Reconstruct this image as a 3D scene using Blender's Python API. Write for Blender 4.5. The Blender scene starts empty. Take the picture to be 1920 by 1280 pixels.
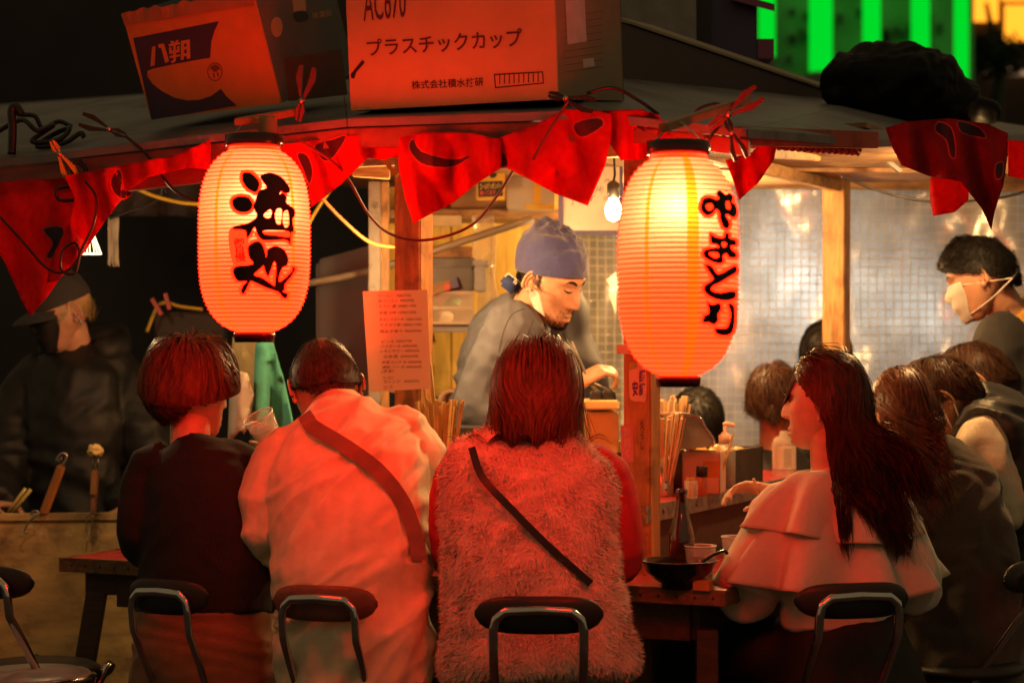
import bpy, bmesh, math, random
import numpy as np
from mathutils import Vector, Matrix, noise
random.seed(7); RNG = np.random.default_rng(7)
SC = bpy.context.scene
COL = SC.collection
rad = math.radians

# ---------------------------------------------------------------- camera, world, exposure
F = 4000.0            # focal length in photograph pixels (1920 wide)
CZ = 1.28             # camera height
cam = bpy.data.cameras.new('camera'); camo = bpy.data.objects.new('camera', cam); COL.objects.link(camo)
camo.location = (0, 0, CZ); camo.rotation_euler = (rad(90), 0, 0)
cam.sensor_width = 36; cam.lens = 36 * F / 1920; cam.clip_end = 400; cam.clip_start = .05
cam.dof.use_dof = True; cam.dof.focus_distance = 5.0; cam.dof.aperture_fstop = 3.5
SC.camera = camo
wd = bpy.data.worlds.new('World'); SC.world = wd; wd.use_nodes = True
wn = wd.node_tree; bgn = wn.nodes['Background']
sky = wn.nodes.new('ShaderNodeTexSky'); sky.sky_type = 'NISHITA'; sky.sun_disc = False
sky.sun_elevation = rad(-7); sky.sun_rotation = rad(200)
glow = wn.nodes.new('ShaderNodeMixRGB'); glow.blend_type = 'ADD'; glow.inputs[0].default_value = 1   # night sky plus even city glow
glow.inputs[2].default_value = (1.25, .88, .42, 1); wn.links.new(sky.outputs[0], glow.inputs[1])
wn.links.new(glow.outputs[0], bgn.inputs[0]); bgn.inputs[1].default_value = 0.10
SC.view_settings.view_transform = 'Standard'; SC.view_settings.look = 'None'
SC.view_settings.exposure = .35; SC.view_settings.gamma = 1
SC.render.engine = 'CYCLES'
cy = SC.cycles
cy.use_denoising = True; cy.max_bounces = 6; cy.diffuse_bounces = 3; cy.glossy_bounces = 3
cy.transmission_bounces = 5; cy.transparent_max_bounces = 12; cy.sample_clamp_indirect = 4
cy.caustics_reflective = False; cy.caustics_refractive = False
cy.use_light_tree = True

# ---------------------------------------------------------------- helpers
def W(px, py, d):
    return Vector(((px - 960) / F * d, d, CZ - (py - 640) / F * d))
def ray(px, py):
    return Vector(((px - 960) / F, 1, -(py - 640) / F))
def on_plane(px, py, p0, n, off=0.0):
    r = ray(px, py); o = Vector((0, 0, CZ)); n = n.normalized()
    if n.dot(r) > 0: n = -n
    return o + r * ((p0 + n * off - o).dot(n) / r.dot(n))
YAW = rad(24)
U = Vector((math.cos(YAW), -math.sin(YAW), 0)); V = Vector((math.sin(YAW), math.cos(YAW), 0))
A0 = Vector((.491, 4.97, 0))
def S(s, t, z=0):
    p = A0 + U * s + V * t; return Vector((p.x, p.y, z))

ORG = {}
def empty(name, loc, label=None, cat=None, group=None):
    o = bpy.data.objects.new(name, None); COL.objects.link(o); o.location = loc
    o.empty_display_size = .1
    ORG[o.name] = Vector(loc)
    if label: tag(o, label, cat, group)
    return o
def tag(o, label=None, cat=None, group=None, kind=None):
    if label: o['label'] = label
    if cat: o['category'] = cat
    if group: o['group'] = group
    if kind: o['kind'] = kind
    return o
def link_mesh(name, me, mat, parent=None, smooth=False, world=True):
    """me holds world coordinates; shift into the parent's (or own base) frame."""
    if mat is not None:
        for m in (mat if isinstance(mat, (list, tuple)) else [mat]): me.materials.append(m)
    n = len(me.vertices); co = np.empty(n * 3); me.vertices.foreach_get('co', co); co = co.reshape(-1, 3)
    if parent is None:
        b = (co.min(0) + co.max(0)) / 2; b[2] = co[:, 2].min(); org = Vector(b)
    else:
        org = ORG[parent.name]
    if not world: org = Vector((0, 0, 0))
    co -= np.array(org); me.vertices.foreach_set('co', co.ravel())
    if smooth:
        me.polygons.foreach_set('use_smooth', [True] * len(me.polygons))
    me.update()
    o = bpy.data.objects.new(name, me); COL.objects.link(o)
    if parent is None: o.location = org
    else: o.parent = parent
    ORG[o.name] = org
    return o
class MB:
    def __init__(s): s.v = []; s.f = []; s.mi = []
    def add(s, vs, fs, mi=0):
        b = len(s.v); s.v += [tuple(v) for v in vs]; s.f += [tuple(i + b for i in f) for f in fs]; s.mi += [mi] * len(fs); return s
    def box8(s, P, mi=0):
        return s.add(P, [(0, 3, 2, 1), (4, 5, 6, 7), (0, 1, 5, 4), (1, 2, 6, 5), (2, 3, 7, 6), (3, 0, 4, 7)], mi)
    def obox(s, o, a, b, c, mi=0):
        o = Vector(o); a = Vector(a); b = Vector(b); c = Vector(c)
        if a.cross(b).dot(c) < 0: o = o + a; a = -a
        return s.box8([o, o + a, o + a + b, o + b, o + c, o + a + c, o + a + b + c, o + b + c], mi)
    def cbox(s, c, sx, sy, sz, R=None, mi=0):
        R = R or Matrix.Identity(3); c = Vector(c)
        a = R @ Vector((sx, 0, 0)); b = R @ Vector((0, sy, 0)); e = R @ Vector((0, 0, sz))
        return s.obox(c - (a + b + e) / 2, a, b, e, mi)
    def pbox(s, x0, y0, x1, y1, d, depth, mi=0):
        a = W(x0, y1, d); b = W(x1, y1, d); c = W(x0, y0, d)
        return s.obox(a, b - a, Vector((0, depth, 0)), c - a, mi)
    def bar(s, p, q, w, h=None, up=(0, 0, 1), mi=0):
        p = Vector(p); q = Vector(q); d = (q - p); h = h or w
        x = d.normalized().cross(Vector(up))
        if x.length < 1e-4: x = Vector((1, 0, 0))
        x.normalize(); y = x.cross(d.normalized())
        return s.obox(p - x * w / 2 - y * h / 2, x * w, y * h, d, mi)
    def tube(s, pts, r, n=8, mi=0, cap=True):
        pts = [Vector(p) for p in pts]; m = len(pts)
        rs = r if isinstance(r, (list, tuple)) else [r] * m
        T = [(pts[min(i + 1, m - 1)] - pts[max(i - 1, 0)]).normalized() for i in range(m)]
        up = Vector((0, 0, 1)) if abs(T[0].z) < .9 else Vector((1, 0, 0))
        x = T[0].cross(up).normalized(); vs = []; fs = []
        for i in range(m):
            x = (x - T[i] * x.dot(T[i])); x.normalize(); y = T[i].cross(x)
            for k in range(n):
                a = 2 * math.pi * k / n; vs.append(pts[i] + (x * math.cos(a) + y * math.sin(a)) * rs[i])
        for i in range(m - 1):
            for k in range(n):
                k2 = (k + 1) % n; fs.append((i * n + k, i * n + k2, (i + 1) * n + k2, (i + 1) * n + k))
        if cap: fs.append(tuple(reversed(range(n)))); fs.append(tuple((m - 1) * n + k for k in range(n)))
        return s.add(vs, fs, mi)
    def lathe(s, c, prof, n=32, R=None, mi=0, cap=True):
        R = R or Matrix.Identity(3); c = Vector(c); vs = []; fs = []; m = len(prof)
        for r, z in prof:
            for k in range(n):
                a = 2 * math.pi * k / n; vs.append(c + R @ Vector((r * math.cos(a), r * math.sin(a), z)))
        for i in range(m - 1):
            for k in range(n):
                k2 = (k + 1) % n; fs.append((i * n + k, i * n + k2, (i + 1) * n + k2, (i + 1) * n + k))
        if cap:
            if prof[0][0] > 1e-5: fs.append(tuple(reversed(range(n))))
            if prof[-1][0] > 1e-5: fs.append(tuple((m - 1) * n + k for k in range(n)))
        return s.add(vs, fs, mi)
    def ell(s, c, rx, ry, rz, R=None, n=20, m=12, mi=0):
        R = R or Matrix.Identity(3); c = Vector(c); vs = [c + R @ Vector((0, 0, -rz))]; fs = []
        for i in range(1, m):
            t = -math.pi / 2 + math.pi * i / m
            for k in range(n):
                a = 2 * math.pi * k / n
                vs.append(c + R @ Vector((rx * math.cos(t) * math.cos(a), ry * math.cos(t) * math.sin(a), rz * math.sin(t))))
        vs.append(c + R @ Vector((0, 0, rz)))
        for k in range(n): fs.append((0, 1 + (k + 1) % n, 1 + k))
        for i in range(m - 2):
            for k in range(n):
                a = 1 + i * n; k2 = (k + 1) % n; fs.append((a + k, a + k2, a + n + k2, a + n + k))
        a = 1 + (m - 2) * n
        for k in range(n): fs.append((a + k, a + (k + 1) % n, len(vs) - 1))
        return s.add(vs, fs, mi)
    def sweep(s, secs, n=20, mi=0):
        """secs: (center, xaxis*halfwidth, yaxis*halfdepth) elliptic sections, closed ends"""
        vs = []; fs = []; m = len(secs)
        for c, ax, ay in secs:
            c = Vector(c); ax = Vector(ax); ay = Vector(ay)
            for k in range(n):
                a = 2 * math.pi * k / n; vs.append(c + ax * math.cos(a) + ay * math.sin(a))
        for i in range(m - 1):
            for k in range(n):
                k2 = (k + 1) % n; fs.append((i * n + k, i * n + k2, (i + 1) * n + k2, (i + 1) * n + k))
        fs.append(tuple(reversed(range(n)))); fs.append(tuple((m - 1) * n + k for k in range(n)))
        return s.add(vs, fs, mi)
    def mesh(s, name='m'):
        me = bpy.data.meshes.new(name); me.from_pydata(s.v, [], s.f)
        if any(s.mi): me.polygons.foreach_set('material_index', s.mi)
        me.update(); return me
    def build(s, name, mat, parent=None, smooth=False, bevel=0, world=True):
        me = s.mesh(name)
        if bevel:
            bm = bmesh.new(); bm.from_mesh(me)
            bmesh.ops.recalc_face_normals(bm, faces=bm.faces)
            bmesh.ops.bevel(bm, geom=bm.edges[:], offset=bevel, segments=2, affect='EDGES', clamp_overlap=True)
            bm.to_mesh(me); bm.free()
        o = link_mesh(name, me, mat, parent, smooth, world)
        return o
def smooth_path(pts, n=8):
    """Catmull-Rom through the points"""
    P = [Vector(p) for p in pts]; P = [2 * P[0] - P[1]] + P + [2 * P[-1] - P[-2]]; out = []
    for i in range(1, len(P) - 2):
        for k in range(n):
            t = k / n; a, b, c, d = P[i - 1], P[i], P[i + 1], P[i + 2]
            out.append(.5 * ((2 * b) + (c - a) * t + (2 * a - 5 * b + 4 * c - d) * t * t + (3 * b - a - 3 * c + d) * t ** 3))
    out.append(P[-2]); return out
def copy_tree(o, parent=None):
    c = o.copy(); COL.objects.link(c)
    if parent is not None: c.parent = parent
    for ch in list(o.children): copy_tree(ch, c)
    return c
def eval_mesh(o):
    dg = bpy.context.evaluated_depsgraph_get(); return bpy.data.meshes.new_from_object(o.evaluated_get(dg))
def remesh(mb, voxel=.01, smooth=4, fac=.5):
    """one continuous surface out of overlapping closed shapes (world coords)"""
    me = mb.mesh() if isinstance(mb, MB) else mb
    o = bpy.data.objects.new('tmp', me); COL.objects.link(o)
    r = o.modifiers.new('r', 'REMESH'); r.mode = 'VOXEL'; r.voxel_size = voxel
    if smooth:
        s = o.modifiers.new('s', 'SMOOTH'); s.factor = fac; s.iterations = smooth
    out = eval_mesh(o); bpy.data.objects.remove(o); bpy.data.meshes.remove(me)
    return out
def get_co(me):
    co = np.empty(len(me.vertices) * 3); me.vertices.foreach_get('co', co); return co.reshape(-1, 3)
def get_no(me):
    co = np.empty(len(me.vertices) * 3); me.vertices.foreach_get('normal', co); return co.reshape(-1, 3)
def set_co(me, co): me.vertices.foreach_set('co', np.ascontiguousarray(co).ravel()); me.update()
def folds(me, amp, fn):
    """push vertices along their normals by amp*fn(p)"""
    co = get_co(me); no = get_no(me)
    d = np.array([fn(Vector(p)) for p in co]); set_co(me, co + no * (amp * d)[:, None])
def ridged(sx, sy, sz, seed=0., rot=None):
    def f(p):
        if rot is not None: p = rot @ p
        q = Vector((p.x * sx + seed, p.y * sy - seed, p.z * sz + seed * .7))
        w = noise.noise(q * .5 + Vector((9, 9, 9))) * 1.2
        n1 = noise.noise(q + Vector((w, w, w)))
        return (1 - 2.6 * abs(n1)) + .3 * noise.noise(q * 2.3)
    return f
# ---------------------------------------------------------------- materials
MATS = {}
def mat(name, col, rough=.6, metal=0, var=.12, vs=18, bump=0, bs=120, spec=.5, stretch=(1, 1, 1), sheen=0, emis=None, es=0,
        trans=0, alpha=1, coat=0, sub=0, wood=False, dirt=None, ds=4, rvar=.1, aniso=0, wrinkle=0, ws=9):
    if name in MATS: return MATS[name]
    m = bpy.data.materials.new(name); m.use_nodes = True; nt = m.node_tree; N = nt.nodes; L = nt.links
    b = N['Principled BSDF']
    b.inputs['Roughness'].default_value = rough; b.inputs['Metallic'].default_value = metal
    b.inputs['Specular IOR Level'].default_value = spec
    b.inputs['Sheen Weight'].default_value = sheen; b.inputs['Coat Weight'].default_value = coat
    b.inputs['Transmission Weight'].default_value = trans; b.inputs['Alpha'].default_value = alpha
    if sub: b.inputs['Subsurface Weight'].default_value = sub; b.inputs['Subsurface Radius'].default_value = (.012, .004, .002)
    if aniso: b.inputs['Anisotropic'].default_value = aniso
    if emis: b.inputs['Emission Color'].default_value = (*emis, 1); b.inputs['Emission Strength'].default_value = es
    tc = N.new('ShaderNodeTexCoord'); mp = N.new('ShaderNodeMapping'); mp.inputs['Scale'].default_value = stretch
    L.new(tc.outputs['Object'], mp.inputs[0])
    nz = N.new('ShaderNodeTexNoise'); nz.inputs['Scale'].default_value = vs; nz.inputs['Detail'].default_value = 5
    L.new(mp.outputs[0], nz.inputs['Vector'])
    fac = nz.outputs[0]
    if wood:
        wv = N.new('ShaderNodeTexNoise'); wv.inputs['Scale'].default_value = vs * 3; wv.inputs['Detail'].default_value = 6; wv.inputs['Distortion'].default_value = .6
        L.new(mp.outputs[0], wv.inputs['Vector'])
        mx0 = N.new('ShaderNodeMath'); mx0.operation = 'MULTIPLY'; L.new(nz.outputs[0], mx0.inputs[0]); L.new(wv.outputs[0], mx0.inputs[1])
        mm = N.new('ShaderNodeMath'); mm.operation = 'MULTIPLY'; mm.inputs[1].default_value = 2; L.new(mx0.outputs[0], mm.inputs[0]); fac = mm.outputs[0]
    rp = N.new('ShaderNodeValToRGB'); c = col
    rp.color_ramp.elements[0].position = .3; rp.color_ramp.elements[1].position = .7
    rp.color_ramp.elements[0].color = (*[x * (1 - var) for x in c], 1); rp.color_ramp.elements[1].color = (*[min(1, x * (1 + var)) for x in c], 1)
    L.new(fac, rp.inputs[0]); out = rp.outputs[0]
    if dirt:
        dn = N.new('ShaderNodeTexNoise'); dn.inputs['Scale'].default_value = ds; dn.inputs['Detail'].default_value = 8; dn.inputs['Roughness'].default_value = .7
        L.new(tc.outputs['Object'], dn.inputs['Vector'])
        dr = N.new('ShaderNodeValToRGB'); dr.color_ramp.elements[0].position = .52; dr.color_ramp.elements[1].position = .68
        L.new(dn.outputs[0], dr.inputs[0])
        mx = N.new('ShaderNodeMixRGB'); L.new(dr.outputs[0], mx.inputs[0]); L.new(out, mx.inputs[1]); mx.inputs[2].default_value = (*dirt, 1); out = mx.outputs[0]
    L.new(out, b.inputs['Base Color'])
    if rvar:
        rr = N.new('ShaderNodeMapRange'); rr.inputs['To Min'].default_value = max(0.02, rough - rvar); rr.inputs['To Max'].default_value = min(1, rough + rvar)
        L.new(fac, rr.inputs[0]); L.new(rr.outputs[0], b.inputs['Roughness'])
    if bump:
        bn = N.new('ShaderNodeTexNoise'); bn.inputs['Scale'].default_value = bs; bn.inputs['Detail'].default_value = 4
        L.new(mp.outputs[0], bn.inputs['Vector'])
        bp = N.new('ShaderNodeBump'); bp.inputs['Strength'].default_value = bump; bp.inputs['Distance'].default_value = .01
        L.new(bn.outputs[0], bp.inputs['Height']); L.new(bp.outputs[0], b.inputs['Normal'])
    if wrinkle:
        wt = N.new('ShaderNodeTexNoise'); wt.noise_type = 'RIDGED_MULTIFRACTAL'; wt.inputs['Scale'].default_value = ws; wt.inputs['Detail'].default_value = 3; wt.inputs['Distortion'].default_value = .8
        L.new(tc.outputs['Object'], wt.inputs['Vector']); b2 = N.new('ShaderNodeBump'); b2.inputs['Strength'].default_value = wrinkle; b2.inputs['Distance'].default_value = .012
        L.new(wt.outputs[0], b2.inputs['Height'])
        if bump: L.new(bp.outputs[0], b2.inputs['Normal'])
        L.new(b2.outputs[0], b.inputs['Normal'])
    MATS[name] = m; return m
def emit(name, col, s):
    if name in MATS: return MATS[name]
    m = bpy.data.materials.new(name); m.use_nodes = True; N = m.node_tree.nodes; N.clear()
    e = N.new('ShaderNodeEmission'); e.inputs[0].default_value = (*col, 1); e.inputs[1].default_value = s
    o = N.new('ShaderNodeOutputMaterial'); m.node_tree.links.new(e.outputs[0], o.inputs[0]); MATS[name] = m; return m
def thin(name, col, tl=.5, gl=.1, tp=0., rough=.25, df=.3, var=0., vs=10):
    """thin translucent sheet: diffuse + translucent + glossy + transparent"""
    if name in MATS: return MATS[name]
    m = bpy.data.materials.new(name); m.use_nodes = True; N = m.node_tree.nodes; L = m.node_tree.links; N.clear()
    o = N.new('ShaderNodeOutputMaterial')
    d = N.new('ShaderNodeBsdfDiffuse'); t = N.new('ShaderNodeBsdfTranslucent'); g = N.new('ShaderNodeBsdfGlossy'); p = N.new('ShaderNodeBsdfTransparent')
    d.inputs[0].default_value = (*col, 1); t.inputs[0].default_value = (*col, 1); g.inputs['Roughness'].default_value = rough
    if var:
        tc = N.new('ShaderNodeTexCoord'); nz = N.new('ShaderNodeTexNoise'); nz.inputs['Scale'].default_value = vs; nz.inputs['Detail'].default_value = 6
        L.new(tc.outputs['Object'], nz.inputs['Vector']); rp = N.new('ShaderNodeValToRGB')
        rp.color_ramp.elements[0].position = .3; rp.color_ramp.elements[1].position = .7
        rp.color_ramp.elements[0].color = (*[x * (1 - var) for x in col], 1); rp.color_ramp.elements[1].color = (*[min(1, x * (1 + var)) for x in col], 1)
        L.new(nz.outputs[0], rp.inputs[0]); L.new(rp.outputs[0], d.inputs[0]); L.new(rp.outputs[0], t.inputs[0])
        bp = N.new('ShaderNodeBump'); bp.inputs['Strength'].default_value = .5; bp.inputs['Distance'].default_value = .01
        L.new(nz.outputs[0], bp.inputs['Height']); L.new(bp.outputs[0], g.inputs['Normal'])
    m1 = N.new('ShaderNodeMixShader'); m1.inputs[0].default_value = tl / max(1e-6, tl + df); L.new(d.outputs[0], m1.inputs[1]); L.new(t.outputs[0], m1.inputs[2])
    m2 = N.new('ShaderNodeMixShader'); m2.inputs[0].default_value = gl; L.new(m1.outputs[0], m2.inputs[1]); L.new(g.outputs[0], m2.inputs[2])
    m3 = N.new('ShaderNodeMixShader'); m3.inputs[0].default_value = tp; L.new(m2.outputs[0], m3.inputs[1]); L.new(p.outputs[0], m3.inputs[2])
    L.new(m3.outputs[0], o.inputs[0]); MATS[name] = m; return m
# ---------------------------------------------------------------- flat print: text and polygons laid on surfaces
def text_mesh2d(body, bold=0., shear=0., space=1., line=1.):
    c = bpy.data.curves.new('t', 'FONT'); c.body = body; c.size = 1; c.offset = bold; c.shear = shear; c.space_character = space; c.space_line = line
    c.resolution_u = 3
    o = bpy.data.objects.new('t', c); COL.objects.link(o); me = eval_mesh(o); bpy.data.objects.remove(o); bpy.data.curves.remove(c)
    return me
def norm2d(me):
    co = get_co(me); mn = co.min(0); mx = co.max(0); s = np.maximum(mx - mn, 1e-6)
    co = (co - mn) / s; co[:, 2] = 0; set_co(me, co); return me
def poly_mesh2d(loops):
    """filled 2D mesh from closed loops, inner loops are holes"""
    c = bpy.data.curves.new('p', 'CURVE'); c.dimensions = '2D'; c.fill_mode = 'BOTH'
    for lp in loops:
        s = c.splines.new('POLY'); s.points.add(len(lp) - 1); s.use_cyclic_u = True
        for k, p in enumerate(lp): s.points[k].co = (p[0], p[1], 0, 1)
    o = bpy.data.objects.new('p', c); COL.objects.link(o); me = eval_mesh(o); bpy.data.objects.remove(o); bpy.data.curves.remove(c)
    return me
def round_loop(lp, n=4):
    P = [Vector((p[0], p[1], 0)) for p in lp]; m = len(P); out = []
    for i in range(m):
        a, b, c, d = P[i - 1], P[i], P[(i + 1) % m], P[(i + 2) % m]
        for k in range(n):
            t = k / n; q = .5 * ((2 * b) + (c - a) * t + (2 * a - 5 * b + 4 * c - d) * t * t + (3 * b - a - 3 * c + d) * t ** 3); out.append((q.x, q.y))
    return out
def slice2d(me, step, axes=(0, 1)):
    bm = bmesh.new(); bm.from_mesh(me); co = get_co(me)
    for ax in axes:
        lo, hi = co[:, ax].min(), co[:, ax].max(); x = lo + step
        while x < hi:
            n = [0, 0, 0]; n[ax] = 1; p = [0, 0, 0]; p[ax] = x
            bmesh.ops.bisect_plane(bm, geom=bm.verts[:] + bm.edges[:] + bm.faces[:], plane_co=p, plane_no=n); x += step
    bmesh.ops.triangulate(bm, faces=[f for f in bm.faces if len(f.verts) > 4])
    bm.to_mesh(me); bm.free(); return me
def map2d(me, fn):
    co = get_co(me); set_co(me, np.array([fn(p[0], p[1]) for p in co])); return me
def bilin(q):
    """q: image corners TL,TR,BR,BL ; returns (s,t in 0..1, t up) -> px,py"""
    TL, TR, BR, BL = [np.array(p, float) for p in q]
    return lambda s, t: (1 - s) * (1 - t) * BL + s * (1 - t) * BR + s * t * TR + (1 - s) * t * TL
def decal_text(name, body, quad, p0, n, m, parent, bold=0., off=.0012, **k):
    me = norm2d(text_mesh2d(body, bold, **k)); b = bilin(quad)
    return link_mesh(name, map2d(me, lambda s, t: on_plane(*b(s, t), p0, n, off)), m, parent)
def decal_poly(name, loops, p0, n, m, parent, off=.001):
    me = poly_mesh2d(loops)
    return link_mesh(name, map2d(me, lambda x, y: on_plane(x, y, p0, n, off)), m, parent)
# ---------------------------------------------------------------- material library
WOOD = mat('stall_wood', (.42, .23, .09), .55, var=.35, vs=6, stretch=(6, 6, .8), wood=True, bump=.15, bs=60, dirt=(.16, .08, .03), ds=7)
WOODX = mat('board_wood', (.36, .2, .085), .6, var=.35, vs=5, stretch=(.8, 6, 8), wood=True, bump=.15, bs=60, dirt=(.12, .06, .03), ds=6)
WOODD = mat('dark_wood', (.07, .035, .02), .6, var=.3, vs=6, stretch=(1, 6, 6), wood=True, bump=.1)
FASC = mat('fascia_paint', (.22, .07, .05), .5, var=.25, vs=5, stretch=(.6, 4, 5), bump=.12, bs=40, dirt=(.07, .03, .025), ds=5)
REDTOP = mat('red_laminate', (.42, .03, .035), .3, var=.15, vs=12, dirt=(.28, .03, .03), ds=14)
STEEL = mat('worn_steel', (.5, .47, .43), .32, 1, var=.15, vs=30, stretch=(1, 1, 6), bump=.03)
CHROME = mat('chrome_tube', (.62, .6, .62), .16, 1, var=.08, rvar=.06)
ALU = mat('aluminium_edge', (.45, .42, .38), .42, .9, var=.2, vs=40, dirt=(.2, .15, .1), ds=30)
BLACK = mat('black_plastic', (.012, .011, .012), .4, var=.2)
BLACKV = mat('black_vinyl', (.012, .011, .012), .45, var=.2, bump=.1, bs=200)
WHITEP = mat('white_plastic', (.75, .7, .62), .35, var=.06)
CARD = mat('cardboard', (.36, .22, .11), .8, var=.12, vs=10, bump=.06, bs=150)
ROOFM = mat('roof_sheet', (.21, .205, .215), .42, .2, var=.25, vs=5, bump=.05, bs=20, dirt=(.07, .065, .06), ds=3)
RED_CLOTH = thin('red_cloth', (.62, .012, .012), tl=.45, df=.55, gl=.015, rough=.6, var=.12, vs=60)
INK = mat('black_ink', (.012, .01, .01), .6, var=.1)
# ---------------------------------------------------------------- ground and far setting
g = MB(); g.add([(-60, -20, 0), (60, -20, 0), (60, 120, 0), (-60, 120, 0)], [(0, 1, 2, 3)])
gr = g.build('ground', mat('asphalt', (.04, .04, .042), .75, var=.35, vs=9, bump=.3, bs=160, dirt=(.02, .02, .02), ds=1.5))
tag(gr, kind='structure')
# green-lit far columns, top right: the light on them put in as glow
fac = empty('lit_facade', (8, 30, 0), 'distant dark facade with green-lit columns, their light put in as glow', 'building')
b = MB(); b.pbox(1400, -260, 1826, 900, 30, 3); b.build('wall', mat('facade_panel', (.16, .22, .21), .5, var=.5, vs=1.2), fac)
GREEN = emit('green_column_glow', (.0, .62, .02), .9)  # glow stands in for green lamplight on the columns
for x0, x1 in ((1421, 1453), (1516, 1560), (1616, 1650), (1707, 1742), (1787, 1815)):
    b = MB(); p = W((x0 + x1) / 2, 0, 29.5); r = (x1 - x0) / 2 / F * 29.5
    yb = {1421: 110, 1516: 138, 1616: 152, 1707: 160, 1787: 168}[x0]
    b.lathe((p.x, 29.45, W(0, yb, 29.5).z), [(r, 0), (r, 3.2)], 20); b.build('lit_column', GREEN, fac, True)
    b = MB(); b.lathe((p.x, 29.45, W(0, yb, 29.5).z - .35), [(r * 1.25, 0), (r * 1.25, .35)], 20); b.build('column_base', mat('column_base', (.1, .12, .12), .6), fac, True)
for k in range(22):
    x = random.uniform(1460, 1800); y = random.uniform(10, 120); b = MB(); b.pbox(x, y, x + 9, y + random.uniform(12, 22), 29.9, .05)
    b.build('window', mat('far_window', (.02, .025, .025), .3), fac)
far = empty('orange_lit_shop', (9, 34, 0), 'distant orange lit shopfront behind dark branches', 'building')
b = MB(); b.pbox(1815, -300, 2100, 900, 34, 3); b.build('wall', mat('far_shop_wall', (.05, .03, .02), .7), far)
AMB = emit('amber_window_light', (1, .33, .02), 1.6)
for a in ((1822, -30, 1872, 40), (1885, 10, 1930, 78), (1880, -60, 1935, 2)):
    b = MB(); b.pbox(*a, 33.9, .06); b.build('lit_window', AMB, far)
b = MB(); b.pbox(1850, 128, 1935, 140, 33.8, .1); b.build('lit_sign', emit('dim_warm_sign', (1, .6, .3), .35), far)
# leafy tree in front of the shopfront
def leaf_mass(name, c, rx, ry, rz, n, size, m, parent=None):
    P = RNG.normal(size=(n, 3)); P /= np.linalg.norm(P, axis=1)[:, None]; P *= (RNG.random(n) ** .4)[:, None]
    P = P * np.array([rx, ry, rz]) + np.array(c); vs = []; fs = []
    for p in P:
        a = Vector(RNG.normal(size=3)).normalized() * size; bb = Vector(RNG.normal(size=3)).normalized() * size * .6
        p = Vector(p); k = len(vs); vs += [p - a, p + bb, p + a, p - bb]; fs.append((k, k + 1, k + 2, k + 3))
    q = MB(); q.add(vs, fs); return q.build(name, m, parent)
LEAF = mat('dark_leaf', (.02, .03, .012), .6)
tr = empty('street_tree', W(1865, 640, 31), 'dark street tree in front of the orange shopfront', 'tree')
b = MB(); p = W(1862, 0, 31); b.tube([(p.x, 31, 0), (p.x, 31, 3.5), (p.x + .1, 31, 5.2), (p.x - .1, 31, 6.2)], [.14, .12, .08, .03]); b.build('trunk', LEAF, tr)
leaf_mass('crown', W(1868, 105, 31), .52, .5, .36, 500, .08, LEAF, tr)
# dark building side behind on the left
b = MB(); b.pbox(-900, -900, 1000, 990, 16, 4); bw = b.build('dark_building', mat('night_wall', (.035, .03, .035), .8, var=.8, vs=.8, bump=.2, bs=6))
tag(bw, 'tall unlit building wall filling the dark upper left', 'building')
# ---------------------------------------------------------------- the food stall
stall = empty('food_stall', S(-.9, .9, 0), 'open wooden night food stall with posts, counter and grey roof', 'food stall')
def part(name, mb, m, bevel=0, smooth=False, parent=None): return mb.build(name, m, parent or stall, smooth, bevel)
CT = .865
# posts
def post(s, t, w=.075, z0=0, z1=1.9, m=WOOD):
    b = MB(); b.obox(S(s - w / 2, t - w / 2, z0), U * w, V * w, Vector((0, 0, z1 - z0))); return part('post', b, m, .004)
ORANGE_POST = mat('orange_post', (.46, .2, .06), .5, var=.3, vs=5, stretch=(5, 5, .7), wood=True, bump=.12, bs=60, dirt=(.2, .08, .03), ds=9)
post_corner = post(-.335, .36, .074, 0, 1.84, ORANGE_POST)
post_mid = post(-.985, .36, .078, 0, 1.84, ORANGE_POST)
post_back = post(-.275, 1.99, .074, 0, 1.83)


b = MB(); b.pbox(691, 340, 713, 1100, 6.35, .05); part('galvanised_post', b, mat('grey_post', (.25, .24, .22), .5, .3, var=.3, vs=10, dirt=(.12, .09, .06), ds=20), .003)
b = MB(); b.pbox(714, 340, 728, 1100, 6.37, .05); part('batten', b, WOOD, .002)
# counter: raised shelf on two sides
def slab(name, s0, s1, t0, t1, z0, z1, m, bevel=.002): 
    b = MB(); b.obox(S(s0, t0, z0), U * (s1 - s0), V * (t1 - t0), Vector((0, 0, z1 - z0))); return part(name, b, m, bevel)
slab('counter_top', -1.75, -.303, .303, .56, CT - .03, CT, REDTOP)
slab('counter_top', -.56, -.303, .563, 1.95, CT - .03, CT, REDTOP)
slab('counter_edge', -1.75, -.301, .299, .303, CT - .042, CT + .002, WOODX, 0)
slab('counter_edge', -.303, -.2985, .3, 1.95, CT - .042, CT + .002, ALU, 0)
for t in np.arange(.42, 1.9, .13):
    b = MB(); b.lathe(S(-.2975, t, CT - .02), [(.0055, 0), (.0055, .002), (.002, .0035)], 10, Matrix.Rotation(math.pi / 2, 3, Vector((0, 1, 0)))); part('screw', b, STEEL)
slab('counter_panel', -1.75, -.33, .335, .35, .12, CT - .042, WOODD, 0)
slab('counter_panel', -.345, -.33, .36, 1.95, .12, CT - .042, WOODD, 0)
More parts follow.
